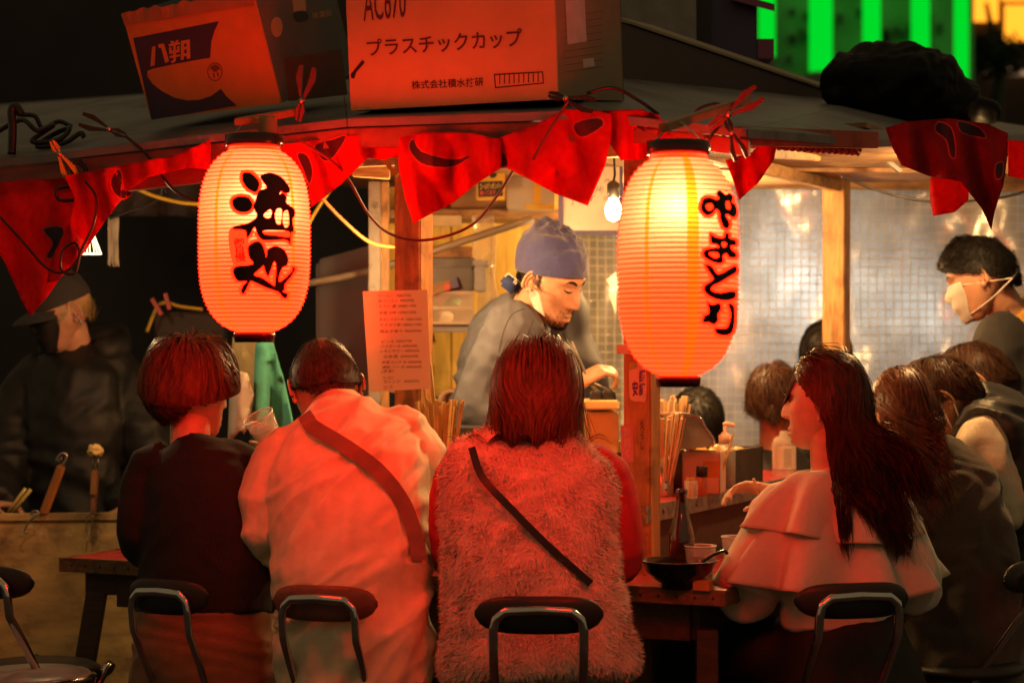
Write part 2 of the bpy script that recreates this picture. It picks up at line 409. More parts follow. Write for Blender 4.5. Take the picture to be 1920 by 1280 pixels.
# beams, ceiling, roof
# eave points from the picture
DE = .42   # roof overhang in front of the counter, over the customers
E0 = W(-40, 303, 5.67 - DE); E1 = W(650, 223, 5.22 - DE); E2 = W(1080, 208, 4.97 - DE); E3 = W(1400, 242, 4.82 - DE); E4 = W(1652, 262, 5.6 - DE); E5 = W(2010, 300, 6.6 - DE)
R0 = W(-60, 205, 6.6); R1 = W(640, 150, 6.1); R2 = W(1150, 125, 5.75); R4 = W(1620, 190, 6.4); R5 = W(2010, 250, 7.3)
def quad_slab(P, th, m, name='roof_panel'):
    b = MB(); n = Vector((0, 0, th)); b.box8([p - n for p in P] + list(P)); return part(name, b, m)
quad_slab([E0, E1, R1, R0], .018, ROOFM); quad_slab([E1 + Vector((.002, 0, 0)), E2, R2, R1 + Vector((.002, 0, 0))], .018, ROOFM)
quad_slab([E2 + Vector((.002, 0, 0)), E3, R4, R2 + Vector((.002, 0, 0))], .018, ROOFM); quad_slab([E3 + Vector((.002, .002, 0)), E4, R5, R4 + Vector((.002, .002, 0))], .018, ROOFM)
RB = W(1200, 110, 7.6)
quad_slab([R0 + Vector((0, .005, 0)), R1, W(640, 150, 8.3), W(-60, 200, 8.3)], .018, ROOFM); quad_slab([R1 + Vector((.003, .005, 0)), R2, RB, W(643, 150, 8.3)], .018, ROOFM)
quad_slab([R2 + Vector((.003, .005, 0)), R4, R5 + Vector((0, .2, 0)), RB + Vector((.003, 0, 0))], .018, ROOFM)
# fascia boards under the eave
def board(p, q, h, th, m, name='fascia_board', drop=.02, bev=.002):
    d = (q - p); n = Vector((-d.y, d.x, 0)).normalized(); b = MB()
    b.obox(p + Vector((0, 0, -drop - h)), d, n * th, Vector((0, 0, h))); return part(name, b, m, bev)
board(E0 + V * .01, E1 + V * .01, .042, .018, FASC); board(E1 + V * .01, E2 + V * .01, .045, .018, FASC)
board(E0 + V * .05 - Vector((0, 0, .055)), E1 + V * .05 - Vector((0, 0, .05)), .05, .03, FASC, 'rail', 0)
board(E1 + V * .05 - Vector((0, 0, .05)), E2 + V * .05 - Vector((0, 0, .05)), .035, .03, FASC, 'rail', 0)
RFAS = mat('red_fascia', (.5, .07, .03), .5, var=.2, vs=6, bump=.08, dirt=(.25, .04, .02), ds=8)
board(E2 + V * .012, E3 + V * .012, .034, .016, FASC)
board(W(1384, 236, 4.83 - DE) + V * .012, W(1648, 247, 5.55 - DE), .040, .016, RFAS, drop=0)
# twisted rope under the right fascia
b = MB(); p, q = W(1322, 262, 4.86 - DE), W(1612, 284, 5.6 - DE)
for ph in (0, math.pi):
    pts = []
    for k in range(120):
        t = k / 119; c = p.lerp(q, t); a = t * 75 + ph; pts.append(c + Vector((0, .006 * math.cos(a), .006 * math.sin(a))))
    b.tube(pts, .0065, 6)
part('rope', b, mat('red_rope', (.45, .09, .03), .8, bump=.3, bs=200), smooth=True)
# inner beams, lit from inside
b = MB(); b.obox(W(1326, 292, 5.35), W(1530, 300, 5.95) - W(1326, 292, 5.35), Vector((.02, .05, 0)), Vector((0, 0, .035))); part('beam', b, WOODX, .002)
b = MB(); b.obox(W(1380, 352, 7.45), W(1960, 358, 7.45) - W(1380, 352, 7.45), Vector((0, .04, 0)), Vector((0, 0, .065))); part('beam', b, WOODX, .002)
b = MB(); b.obox(W(1240, 318, 6.4), W(1960, 326, 6.4) - W(1240, 318, 6.4), Vector((0, .05, 0)), Vector((0, 0, .05))); part('beam', b, WOODX, .002)
for k in range(7):   # ceiling planks
    b = MB(); z = 1.80; t0 = .35 + k * .25
    b.obox(S(-1.85, t0, z), U * 2.1, V * .243, Vector((0, 0, .012))); part('ceiling_plank', b, WOODX)
b = MB(); b.obox(S(-.28, .4, 1.762), V * 1.56, U * .03, Vector((0, 0, .035))); part('beam', b, WOODX, .002)
b = MB(); b.obox(S(-1.7, .385, 1.755), U * 1.4, V * .03, Vector((0, 0, .04))); part('beam', b, WOODX, .002)
b = MB(); b.bar(W(1632, 276, 6.2), W(1688, 322, 6.2), .03, .012); part('bracket', b, mat('dull_bracket', (.16, .15, .14), .7))
b = MB(); b.bar(W(705, 282, 5.6), W(745, 330, 5.6), .028, .012); part('bracket', b, mat('yellow_brace', (.5, .33, .05), .5), .002)
b = MB(); b.obox(W(660, 330, 5.9), W(730, 335, 5.9) - W(660, 330, 5.9), Vector((0, .04, 0)), Vector((0, 0, .06))); part('beam', b, WOODX, .002)
# back wall of boards behind the cook, with shelf
for k in range(5):
    b = MB(); x0 = 700 + k * 74; b.pbox(x0, 300, x0 + 73, 1120, 7.2 + .003 * (k % 2), .012); part('wall_board', b, mat('ochre_ply', (.66, .44, .09), .6, var=.2, vs=4, stretch=(4, 4, .6), wood=True, dirt=(.2, .12, .04), ds=3))
b = MB(); b.pbox(700, 392, 1052, 410, 6.9, .28); part('shelf', b, WOODX, .002)
b = MB(); b.pbox(785, 608, 900, 622, 6.75, .3); part('shelf', b, mat('grey_shelf', (.35, .34, .36), .5), .002)
b = MB(); b.pbox(790, 404, 865, 424, 6.85, .02); part('shelf_lip', b, mat('cream_board', (.6, .5, .3), .6))
# plastic sheet with mesh threads: the stall's far curtain
def sheet_pt(x, z):
    y = 7.75 + .035 * math.sin(x * 5.1 + .6) + .02 * math.sin(x * 11 + z * 2) + .012 * math.sin(z * 7 + x * 3)
    y += .03 * noise.noise(Vector((x * 5, 0, z * 2.2))) + .014 * noise.noise(Vector((x * 14, 3, z * 9)))
    y += .35 * max(0, (.62 - x)) ** 1.2 * -0.9
    return Vector((x, y, z))
b = MB(); nx, nz = 90, 50; x0, x1, z0, z1 = .05, 2.1, .55, 1.86
for j in range(nz + 1):
    for i in range(nx + 1): b.v.append(tuple(sheet_pt(x0 + (x1 - x0) * i / nx, z0 + (z1 - z0) * j / nz)))
for j in range(nz):
    for i in range(nx): k = j * (nx + 1) + i; b.f.append((k, k + 1, k + nx + 2, k + nx + 1)); b.mi.append(0)
curt = empty('plastic_curtain', (1, 7.75, .55), 'clear plastic sheet with white mesh threads behind the counter', 'curtain')
b.build('plastic_sheet', thin('clear_vinyl', (.56, .52, .45), tl=.55, df=.45, gl=.16, tp=.0, rough=.22, var=.25, vs=9), curt, True)
b = MB(); hw = .0017
for i in range(int((x1 - x0) / .031)):
    x = x0 + .01 + i * .031; n = 30
    for j in range(n):
        a = sheet_pt(x, z0 + (z1 - z0) * j / n); c = sheet_pt(x, z0 + (z1 - z0) * (j + 1) / n); o = Vector((hw, 0, 0)); f = Vector((0, -.002, 0))
        b.add([a - o + f, a + o + f, c + o + f, c - o + f], [(0, 1, 2, 3)])
for j in range(int((z1 - z0) / .031)):
    z = z0 + .01 + j * .031; n = 60
    for i in range(n):
        a = sheet_pt(x0 + (x1 - x0) * i / n, z); c = sheet_pt(x0 + (x1 - x0) * (i + 1) / n, z); o = Vector((0, 0, hw)); f = Vector((0, -.0025, 0))
        b.add([a - o + f, c - o + f, c + o + f, a + o + f], [(0, 1, 2, 3)])
o = b.build('mesh_thread', mat('thread', (.66, .62, .55), .6), curt); o['kind'] = 'stuff'
# lamps of the next stall behind the curtain
for nm, x, y, w, h, d, s, lb in (('work_lamp', 1455, 540, 110, 130, 8.02, 13, 'white lamp glowing through the plastic curtain left of the post'),
                                 ('work_lamp', 1700, 585, 110, 90, 8.02, 8, 'bluish lamp glowing through the plastic curtain by the seated boys')):
    e = empty(nm, W(x, y, d), lb, 'lamp')
    b = MB(); b.pbox(x - w / 2, y - h / 2, x + w / 2, y + h / 2, d, .02); b.build('diffuser', emit('lamp_diffuser_%d' % x, (.85, .95, 1), s), e)
    b = MB(); b.pbox(x - w / 2 - 6, y - h / 2 - 6, x + w / 2 + 6, y + h / 2 + 6, d + .022, .05); b.build('housing', BLACK, e)
    b = MB(); p = W(x, y, d); b.tube([(p.x, d + .05, p.z), (p.x, d + .05, 0)], .015); b.build('stand', BLACK, e)
# ---------------------------------------------------------------- bulbs
def bulb(px, py, d, watts, lb, r=.022):
    p = W(px, py, d); e = empty('light_bulb', p, lb, 'light bulb')
    bm_ = MB(); bm_.lathe(p, [(.002, -r * 1.5), (r * .7, -r * 1.2), (r, -r * .3), (r * .95, r * .3), (r * .55, r * 1.1), (r * .5, r * 1.3)], 20)
    bm_.build('glass', emit('bulb_glow', (1, .72, .3), 60), e, True)
    bm_ = MB(); bm_.lathe(p, [(r * .6, r * 1.3), (r * .75, r * 1.4), (r * .75, r * 3), (r * .3, r * 3.4)], 16); bm_.build('socket', BLACK, e, True)
    bm_ = MB(); bm_.tube([p + Vector((0, 0, r * 3.2)), p + Vector((.004, 0, .09)), Vector((p.x, p.y, 1.80))], .0035, 6); bm_.build('cord', BLACK, e)
    l = bpy.data.lights.new('bulb_light', 'POINT'); l.energy = watts; l.color = (1, .56, .20); l.shadow_soft_size = .03
    lo = bpy.data.objects.new('bulb_light', l); COL.objects.link(lo); lo.parent = e; lo.location = (0, -.035, -.03)
    return e
bulb(1150, 392, 5.62, 12, 'bare glowing bulb between the whiteboard and the right lantern')
bulb(1292, 420, 6.85, 34, 'added second bulb, unseen behind the right lantern')  # added out of view to light the plastic sheet
bulb(764, 470, 5.95, 14, 'added bare bulb, unseen behind the orange post')  # added out of view to brighten the wall boards behind the cook
bulb(1778, 290, 5.95, 20, 'added bare bulb, unseen behind the lettered banner at the right eave')  # added out of view to brighten the people on the right
# ---------------------------------------------------------------- paper lanterns
def lantern(px, pt, pb, d, R, lb, nseg=96, ribs=46, stripes=(), bulb_off=(0, 0, 0), watts=10, es=1.0, seed=0):
    zt = W(0, pt, d).z; zb = W(0, pb, d).z; cx = (px - 960) / F * d; H = (zt - zb) / 2; zc = (zt + zb) / 2
    e = empty('paper_lantern', (cx, d, zb - .02), lb, 'paper lantern')
    rt, rb = .056, .039
    def rad_at(z):
        t = (z - zc) / H; base = R * max(0, 1 - abs(t) ** 3.4) ** (1 / 2.3); lo = (rt if t > 0 else rb)
        return max(base, lo)
    mb = MB(); m = ribs * 4; vs = []
    for i in range(m + 1):
        z = zb + (zt - zb) * i / m; r = rad_at(z) - .0026 * abs(math.sin(math.pi * i / 4)) ** .8
        for k in range(nseg):
            a = 2 * math.pi * k / nseg; rr = r + .0006 * noise.noise(Vector((math.cos(a) * 3 + seed, math.sin(a) * 3, i * .35)))
            vs.append((cx + rr * math.cos(a), d + rr * math.sin(a), z))
    fs = []; mi = []
    for i in range(m):
        for k in range(nseg):
            k2 = (k + 1) % nseg; fs.append((i * nseg + k, i * nseg + k2, (i + 1) * nseg + k2, (i + 1) * nseg + k))
            ang = (k + .5) * 360 / nseg; mi.append(1 if any(abs((ang - a + 180) % 360 - 180) < w for a, w in stripes) else 0)
    mb.v = vs; mb.f = fs; mb.mi = mi
    paper = paper_mat('lantern_paper', (1, .2, .11), (.6, .2, .13), (1, .0078, .0008), 8.3 * es)
    stripe = paper_mat('lantern_stripe', (.8, .10, .004), (.5, .12, .01), (1, .012, .0004), 9.0 * es)
    mb.build('paper_shade', [paper, stripe], e, True)
    mb = MB()
    for i in range(ribs + 1):
        z = zb + (zt - zb) * i / ribs; r = rad_at(z) + .0004
        mb.tube([(cx + r * math.cos(2 * math.pi * k / 48), d + r * math.sin(2 * math.pi * k / 48), z) for k in range(49)], .0008, 4, cap=False)
    o = mb.build('rib_wire', paper_mat('rib_red', (.6, .05, .02), (.4, .06, .03), (1, .007, .0012), 4 * es), e, True); o['kind'] = 'stuff'
    RING = mat('lacquer_ring', (.02, .006, .006), .25, var=.2)
    mb = MB(); mb.lathe((cx, d, zt), [(rt - .006, -.004), (rt + .004, -.004), (rt + .006, .004), (rt + .006, .022), (rt - .004, .024), (rt - .006, .02)], 48); mb.build('top_ring', RING, e, True)
    mb = MB(); mb.lathe((cx, d, zb), [(rb - .006, .004), (rb + .004, .004), (rb + .005, -.002), (rb + .003, -.018), (rb - .004, -.018), (rb - .006, -.012)], 48); mb.build('bottom_ring', RING, e, True)
    mb = MB(); c = Vector((cx, d, zt + .02))
    mb.tube(smooth_path([c + Vector((-.05, 0, 0)), c + Vector((-.02, 0, .028)), c + Vector((0, 0, .04)), c + Vector((.02, 0, .028)), c + Vector((.05, 0, 0))]), .0018, 6); mb.build('wire_handle', mat('pale_wire', (.6, .55, .52), .4), e, True)
    l = bpy.data.lights.new('lantern_bulb', 'POINT'); l.energy = watts; l.color = (1, .66, .36); l.shadow_soft_size = .02
    lo = bpy.data.objects.new('lantern_bulb', l); COL.objects.link(lo); lo.parent = e
    lo.location = Vector((cx, d, zc)) + Vector(bulb_off) - e.location
    def surf(x, y, off=.0015):
        """pixel on the front of the lantern -> point on the paper"""
        z = CZ - (y - 640) / F * (d - R); 
        for _ in range(4):
            r = rad_at(z) + off; lat = (x - 960) / F
            # solve x = lat*y on circle centre (cx,d)
            k = 1 + lat * lat; bq = -2 * (lat * cx + d); cq = cx * cx + d * d - r * r; disc = max(0, bq * bq - 4 * k * cq)
            yy = (-bq - math.sqrt(disc)) / (2 * k); z = CZ - (y - 640) / F * yy
        p = Vector((lat * yy - cx, yy - d)); p = p.normalized() * r if disc == 0 else p
        return Vector((cx + p.x, d + p.y, z))
    return e, surf
def paper_mat(name, tcol, dcol, ecol, es):
    if name in MATS: return MATS[name]
    m = thin(name, tcol, tl=.75, df=.25, gl=.03, rough=.4); N = m.node_tree.nodes; L = m.node_tree.links
    for n_ in N:
        if n_.type == 'BSDF_DIFFUSE': n_.inputs[0].default_value = (*dcol, 1)
    em = N.new('ShaderNodeEmission'); em.inputs[0].default_value = (*ecol, 1); em.inputs[1].default_value = es
    ad = N.new('ShaderNodeAddShader'); out = [n_ for n_ in N if n_.type == 'OUTPUT_MATERIAL'][0]; s = out.inputs[0].links[0].from_socket
    L.new(s, ad.inputs[0]); L.new(em.outputs[0], ad.inputs[1]); L.new(ad.outputs[0], out.inputs[0]); return m
def no_sample(*names):
    for n_ in names:
        if n_ in MATS: MATS[n_].cycles.emission_sampling = 'NONE'
def px2ang(dx): return 270 + math.degrees(math.asin(max(-1, min(1, dx))))
L1, surf1 = lantern(477, 273, 626, 4.56, 0.1200, 'red paper lantern with large black brushed drink characters, on the left', stripes=[(px2ang(-.58), 2.4), (px2ang(.78), 2.4)], bulb_off=(.02, -.066, .07), watts=1.9, seed=1)
L2, surf2 = lantern(1272, 287, 708, 4.15, 0.1184, 'red paper lantern with hiragana lettering beside the corner post, on the right', stripes=[(px2ang(-.57), 2.4), (px2ang(.17), 4.5)], bulb_off=(-.004, -.07, .105), watts=2.2, seed=5)
def lantern_print(loops, surf, m, name, parent, off, conv):
    me = poly_mesh2d([round_loop(l) for l in loops]); slice2d(me, 7); 
    return link_mesh(name, map2d(me, lambda x, y: surf(*conv(x, y), off)), m, parent)
def halo(lp, e):
    c = np.mean(np.array(lp), 0); out = []
    m = len(lp); area = sum(lp[i][0] * lp[(i + 1) % m][1] - lp[(i + 1) % m][0] * lp[i][1] for i in range(m)); sg = 1 if area > 0 else -1
    for i in range(m):
        a = Vector((*lp[i - 1], 0)); bb = Vector((*lp[i], 0)); cc = Vector((*lp[(i + 1) % m], 0))
        t = ((bb - a).normalized() + (cc - bb).normalized()); t = t.normalized() if t.length > 1e-6 else (bb - a).normalized()
        out.append((bb.x + t.y * e * sg, bb.y - t.x * e * sg))
    return out
LINK = mat('lantern_ink', (.010, .004, .004), .7, var=.1)
LHALO = paper_mat('lantern_print_edge', (1, .06, .02), (.5, .08, .04), (1, .007, .0012), 8)
# brush characters, traced in a 768x1280 frame over photo region 360..600 x 250..650
cv1 = lambda x, y: (360 + x / 3.2, 250 + y / 3.2)
C1 = [[[(310, 240), (350, 240), (390, 275), (402, 310), (385, 350), (350, 340), (318, 310), (303, 270)]],
      [[(250, 395), (290, 380), (340, 390), (362, 430), (345, 462), (300, 472), (260, 455), (243, 420)]],
      [[(415, 255), (470, 240), (530, 262), (580, 320), (582, 350), (560, 358), (535, 345), (522, 370), (545, 360), (565, 385), (565, 420), (610, 455), (615, 490), (600, 520), (608, 580), (590, 600), (588, 660), (560, 635), (440, 640), (405, 620), (390, 590), (375, 560), (350, 600), (330, 625), (320, 580), (250, 575), (255, 560), (330, 545), (385, 510), (390, 480), (370, 440), (385, 400), (400, 350), (440, 335), (450, 320), (425, 285)],
       [(432, 488), (465, 458), (478, 470), (470, 505), (440, 505)], [(502, 470), (520, 450), (540, 465), (532, 540), (512, 545), (500, 510)], [(548, 480), (570, 462), (580, 490), (580, 550), (560, 565), (545, 530)], [(430, 585), (500, 582), (580, 590), (580, 622), (500, 612), (440, 605)]],
      [[(340, 680), (395, 650), (425, 680), (440, 740), (425, 790), (395, 820), (370, 850), (420, 870), (480, 910), (540, 950), (570, 965), (565, 985), (545, 980), (520, 950), (440, 920), (375, 890), (350, 885), (330, 920), (310, 960), (297, 945), (310, 915), (330, 885), (280, 885), (255, 855), (248, 820), (270, 800), (330, 795), (370, 780), (345, 740)]],
      [[(455, 700), (500, 680), (550, 700), (575, 750), (568, 790), (545, 800), (525, 840), (520, 890), (550, 880), (600, 830), (605, 805), (618, 812), (590, 860), (555, 905), (550, 940), (520, 950), (500, 920), (505, 860), (505, 780), (490, 770), (470, 820), (455, 855), (440, 820), (430, 770), (450, 740)]]]
for lp in C1:
    lantern_print([halo(lp[0], 19)], surf1, LHALO, 'print_edge', L1, .0017, cv1)
    lp = [halo(lp[0], 4)] + lp[1:]
    lantern_print(lp, surf1, LINK, 'brush_character', L1, .0028, cv1)
# small seal panel
lantern_print([[(222, 585), (318, 572), (342, 775), (248, 785)]], surf1, LHALO, 'print_panel', L1, .0018, cv1)
def lantern_text(body, quad, surf, m, parent, off, conv, bold=0, name='lettering'):
    me = norm2d(text_mesh2d(body, bold, line=.85)); bl = bilin(quad)
    return link_mesh(name, map2d(me, lambda s, t: surf(*conv(*bl(s, t)), off)), m, parent)
lantern_text('御\n自\n慢', [(243, 592), (308, 584), (326, 768), (258, 772)], surf1, LINK, L1, .003, cv1, .02)
# hiragana on the right lantern, traced in a 747x1280 frame over photo region 1140..1420 x 260..740
cv2 = lambda x, y: (1140 + x / 2.668, 260 + y / 2.668)
C2 = [[[(470, 330), (485, 300), (520, 300), (540, 310), (560, 300), (545, 275), (560, 262), (590, 285), (605, 275), (622, 290), (618, 320), (638, 335), (642, 375), (625, 390), (600, 375), (585, 385), (605, 420), (600, 445), (580, 440), (565, 400), (560, 365), (540, 350), (520, 372), (495, 380), (472, 360)], [(490, 335), (515, 325), (525, 345), (505, 360)], [(590, 320), (605, 315), (612, 350), (595, 350)]],
      [[(515, 480), (535, 495), (580, 500), (590, 475), (605, 480), (605, 500), (635, 510), (638, 530), (610, 535), (620, 560), (638, 575), (638, 592), (610, 590), (590, 570), (570, 590), (575, 612), (550, 620), (500, 600), (480, 580), (488, 560), (530, 550), (560, 545), (545, 525), (520, 520)], [(505, 572), (545, 570), (555, 590), (530, 595)], [(570, 520), (592, 522), (588, 540), (575, 540)]],
      [[(490, 635), (515, 640), (540, 675), (560, 680), (600, 660), (635, 640), (640, 665), (600, 690), (560, 715), (520, 735), (515, 760), (560, 775), (630, 765), (632, 795), (580, 805), (520, 790), (485, 760), (490, 735), (530, 705), (520, 680)]],
      [[(500, 820), (520, 835), (555, 825), (562, 850), (545, 880), (548, 905), (530, 925), (505, 915), (478, 915), (485, 890), (510, 870)]],
      [[(605, 830), (625, 835), (630, 870), (628, 930), (615, 970), (580, 980), (545, 970), (540, 950), (570, 955), (600, 945), (615, 905), (618, 870)]]]
for lp in C2:
    lantern_print([halo(lp[0], 18)], surf2, LHALO, 'print_edge', L2, .0017, cv2)
    lp = [halo(lp[0], 5)] + lp[1:]
    lantern_print(lp, surf2, LINK, 'hiragana_character', L2, .0028, cv2)

no_sample('lantern_stripe', 'rib_red', 'lantern_print_edge', 'bulb_glow', 'green_column_glow', 'amber_window_light', 'dim_warm_sign')
# ---------------------------------------------------------------- people: shared builders
from mathutils.bvhtree import BVHTree
SKIN = mat('skin', (.56, .30, .19), .5, var=.14, vs=38, bump=.14, bs=260, sub=.12)
SKINF = mat('skin_fair', (.66, .40, .28), .48, var=.1, vs=38, bump=.08, bs=260, sub=.12)
HAIRB = mat('hair_black', (.012, .010, .009), .5, var=.4, vs=90, stretch=(1, 1, .15), spec=.22)
HAIRD = mat('hair_dark_brown', (.06, .026, .015), .45, var=.5, vs=90, stretch=(1, 1, .15), spec=.22)
HAIRR = mat('hair_auburn', (.14, .048, .024), .42, var=.5, vs=90, stretch=(1, 1, .15), spec=.3)
HAIRG = mat('hair_greying', (.06, .045, .035), .5, var=.7, vs=140, stretch=(1, 1, .15), spec=.22)
MASKW = thin('mask_white', (.8, .78, .74), tl=.3, df=.7, gl=.02, rough=.5, var=.04, vs=80)
LIP = mat('lip', (.48, .17, .13), .4, var=.08); LASH = mat('lash', (.012, .009, .008), .6); EYE = mat('eye', (.03, .02, .018), .12)
def sst(a, b, x):
    t = np.clip((x - a) / (b - a), 0, 1); return t * t * (3 - 2 * t)
def G(x, s): return np.exp(-(x / s) ** 2)
def head_surf(lon, lat, female=False):
    x = np.sin(lon) * np.cos(lat); y = np.cos(lon) * np.cos(lat); z = np.sin(lat)
    t = sst(.15, -1, z); X = .0735 * x * (1 - (.34 if female else .26) * t ** 1.4); Z = .117 * z
    Y = .093 * y * np.where(y < 0, 1 - .5 * t, 1 - .08 * t) + .048 * t ** 2 + np.where(y < 0, -.006 * (1 - t), 0)
    wf = sst(.25, .75, y)
    np_ = sst(.024, -.026, Z) * sst(-.044, -.031, Z); nw = .0085 + .005 * sst(.02, -.03, Z)
    f = .0245 * np_ * G(X, nw) + .006 * G(Z + .033, .006) * G(np.abs(X) - .0125, .006)
    f += -.0125 * G(np.abs(X) - .031, .016) * G(Z - .013, .012) + .0055 * G(np.abs(X) - .031, .011) * G(Z - .009, .0075)
    f += .0045 * G(Z - .031, .009) * G(np.abs(X) - .028, .022) + .003 * G(Z + .02, .02) * G(np.abs(X) - .045, .018)
    f += .0065 * G(Z + .0625, .0055) * G(X, .018) + .0065 * G(Z + .0755, .006) * G(X, .016) - .004 * G(Z + .069, .0022) * G(X, .022) - .003 * G(Z + .087, .006) * G(X, .02)
    f += .006 * G(Z + .102, .014) * G(X, .02)
    return np.stack([X, Y + f * wf, Z], -1)
def head_grid(nl=112, nt=84, female=False):
    lt = np.linspace(-math.pi / 2, math.pi / 2, nt); ln = np.linspace(-math.pi, math.pi, nl, endpoint=False)
    ln = ln - .45 * np.sin(ln)           # denser in front
    LN, LT = np.meshgrid(ln, lt); P = head_surf(LN, LT, female).reshape(-1, 3); fs = []
    for i in range(nt - 1):
        for k in range(nl): k2 = (k + 1) % nl; fs.append((i * nl + k, i * nl + k2, (i + 1) * nl + k2, (i + 1) * nl + k))
    return P, fs
def hframe(c, heading, pitch=0, roll=0, s=1.):
    R = Matrix.Rotation(rad(heading), 3, 'Z') @ Matrix.Rotation(rad(-pitch), 3, 'X') @ Matrix.Rotation(rad(roll), 3, 'Y')
    return Vector(c), R, s
def hp(H, P):
    c, R, s = H; return (np.asarray(P) * s) @ np.array(R).T + np.array(c)
def add_head(mb, H, female=False, hi=True, ears=True):
    P, fs = head_grid(*((112, 84) if hi else (56, 44)), female); mb.add(hp(H, P), fs)
    if ears:
        for sx in (-1, 1):
            q = MB(); Re = Matrix.Rotation(rad(-12), 3, 'X') @ Matrix.Rotation(rad(18 * sx), 3, 'Z')
            q.ell((0, 0, 0), .0045, .016, .029, Re, 14, 10); q.ell((0, .004, -.026), .006, .008, .009, Re, 10, 6)
            rim = [Re @ Vector((.004 * sx, .017 * math.cos(a) - .001, .030 * math.sin(a))) for a in np.linspace(-1.0, 3.3, 16)]
            rim = [Re @ Vector((.005 * sx, -.017 * math.cos(a), .031 * math.sin(a))) for a in np.linspace(-1.1, 2.6, 18)]
            q.tube(rim, .0036, 7); anti = [Re @ Vector((.006 * sx, -.008 * math.cos(a), .019 * math.sin(a))) for a in np.linspace(-1.2, 1.6, 10)]; q.tube(anti, .003, 6)
            vs = np.array(q.v) + np.array([sx * .0745, -.008, -.006]); mb.add(hp(H, vs), q.f)
def finger(mb, base, d, nrm, segs, curl, r0=.0088):
    d = d.normalized(); nrm = nrm.normalized(); p = base.copy(); pts = [p.copy()]; a = 0
    for L_, c in zip(segs, curl):
        a += rad(c); q = d * math.cos(a) + nrm * math.sin(a); p = p + q * L_; pts.append(p.copy())
    P = smooth_path(pts, 3); n = len(P); mb.tube(P, [r0 * (1 - .28 * i / n) for i in range(n)], 8); mb.ell(P[-1], r0 * .73, r0 * .73, r0 * .73, n=8, m=6)
def hand(mb, w, d, nrm, side, curl=(35, 45, 30), s=1., thumb=25, spread=6):
    """w wrist, d towards the fingers, nrm palm normal (fingers curl to it), side=+1 thumb towards d x nrm"""
    w = Vector(w); d = Vector(d).normalized(); nrm = Vector(nrm); nrm = (nrm - d * nrm.dot(d)).normalized(); x = d.cross(nrm) * side
    secs = [(w - d * .02 * s, x * .026 * s, nrm * .02 * s), (w, x * .027 * s, nrm * .019 * s), (w + d * .03 * s, x * .036 * s, nrm * .017 * s), (w + d * .065 * s, x * .042 * s, nrm * .0145 * s), (w + d * .088 * s, x * .041 * s, nrm * .011 * s)]
    mb.sweep(secs, 16)
    for k, (o, L_) in enumerate(((.031, .95), (.0105, 1.05), (-.0105, 1.), (-.031, .8))):
        dd = (Matrix.Rotation(rad(spread * (k - 1.5)) * -side, 3, nrm) @ d)
        finger(mb, w + d * .084 * s + x * o * s, dd, nrm, [.042 * L_ * s, .027 * L_ * s, .022 * L_ * s], [c + 4 * (k - 1) for c in curl], .0088 * s)
    td = (d * .62 + x * .75 + nrm * .25).normalized()
    finger(mb, w + d * .022 * s + x * .026 * s, td, (nrm * .7 + d * .5 - x * .5), [.04 * s, .032 * s, .026 * s], [thumb * .2, thumb, thumb], .0105 * s)
def tubeR(mb, pts, rs, n=14, sub=5):
    P = smooth_path(pts, sub); m = len(P); k = len(pts) - 1; R = []
    for i in range(m):
        t = i / sub; j = min(int(t), k - 1); R.append(rs[j] + (rs[j + 1] - rs[j]) * (t - j))
    mb.tube(P, R, n)
def secs_of(spine, heading, f=1.):
    x = Vector((math.cos(rad(heading)), math.sin(rad(heading)), 0)); out = []
    for i, (p, hw, hd) in enumerate(spine):
        t = (spine[min(i + 1, len(spine) - 1)][0] - spine[max(i - 1, 0)][0]).normalized(); y = t.cross(x).normalized(); xx = y.cross(t).normalized()
        out.append((p, xx * hw * f, y * hd * f))
    # round the ends
    p, a, b_ = out[0]; t = (spine[1][0] - spine[0][0]).normalized(); out.insert(0, (p - t * .02, a * .7, b_ * .7))
    return out
def dense(secs, n=3):
    out = []
    for i in range(len(secs) - 1):
        for k in range(n):
            t = k / n; t = t * t * (3 - 2 * t) * .5 + t * .5; out.append(tuple(Vector(a).lerp(Vector(b_), t) for a, b_ in zip(secs[i], secs[i + 1])))
    out.append(secs[-1]); return out
class Person:
    def __init__(s, base, label, group=None):
        s.root = empty('person', (base[0], base[1], 0), label, 'person', group); s.body = MB(); s.heads = MB(); s.tw = []
    def torso(s, spine, heading, f=.8): s.body.sweep(dense(secs_of(spine, heading, f)), 18)
    def neck(s, a, b, r=.056): s.body.tube(smooth_path([a, Vector(a).lerp(Vector(b), .5), b], 3), r, 14)
    def arm(s, pts, r=(.043, .036, .026)): tubeR(s.body, pts, r)
    def leg(s, pts, r=(.08, .058, .04)): tubeR(s.body, pts, r)
    def finish(s, skin, vox=.008, smooth=3):
        me = remesh(s.body, vox, smooth); v = get_co(me); f = [tuple(p.vertices) for p in me.polygons]
        m = MB(); m.v = [tuple(x) for x in v]; m.f = f; m.mi = [0] * len(f); m.add(s.heads.v, s.heads.f)
        return m.build('body', skin, s.root, True)
    def cloth(s, name, mb, m, vox=.01, smooth=5, amp=0, fn=None, amp2=0, fn2=None):
        me = remesh(mb, vox, smooth)
        if amp: folds(me, amp, fn)
        if amp2: folds(me, amp2, fn2)
        o = link_mesh(name, me, m, s.root, True); return o
def bvh_of(o):
    me = o.data; off = ORG[o.name]; vs = [v.co + off for v in me.vertices]; return BVHTree.FromPolygons(vs, [tuple(p.vertices) for p in me.polygons])
def hit(bvh, px, py, off=.004, dflt=None):
    r = ray(px, py).normalized(); loc, no, i, dd = bvh.ray_cast(Vector((0, 0, CZ)), r)
    if loc is None: return dflt
    return loc - r * off
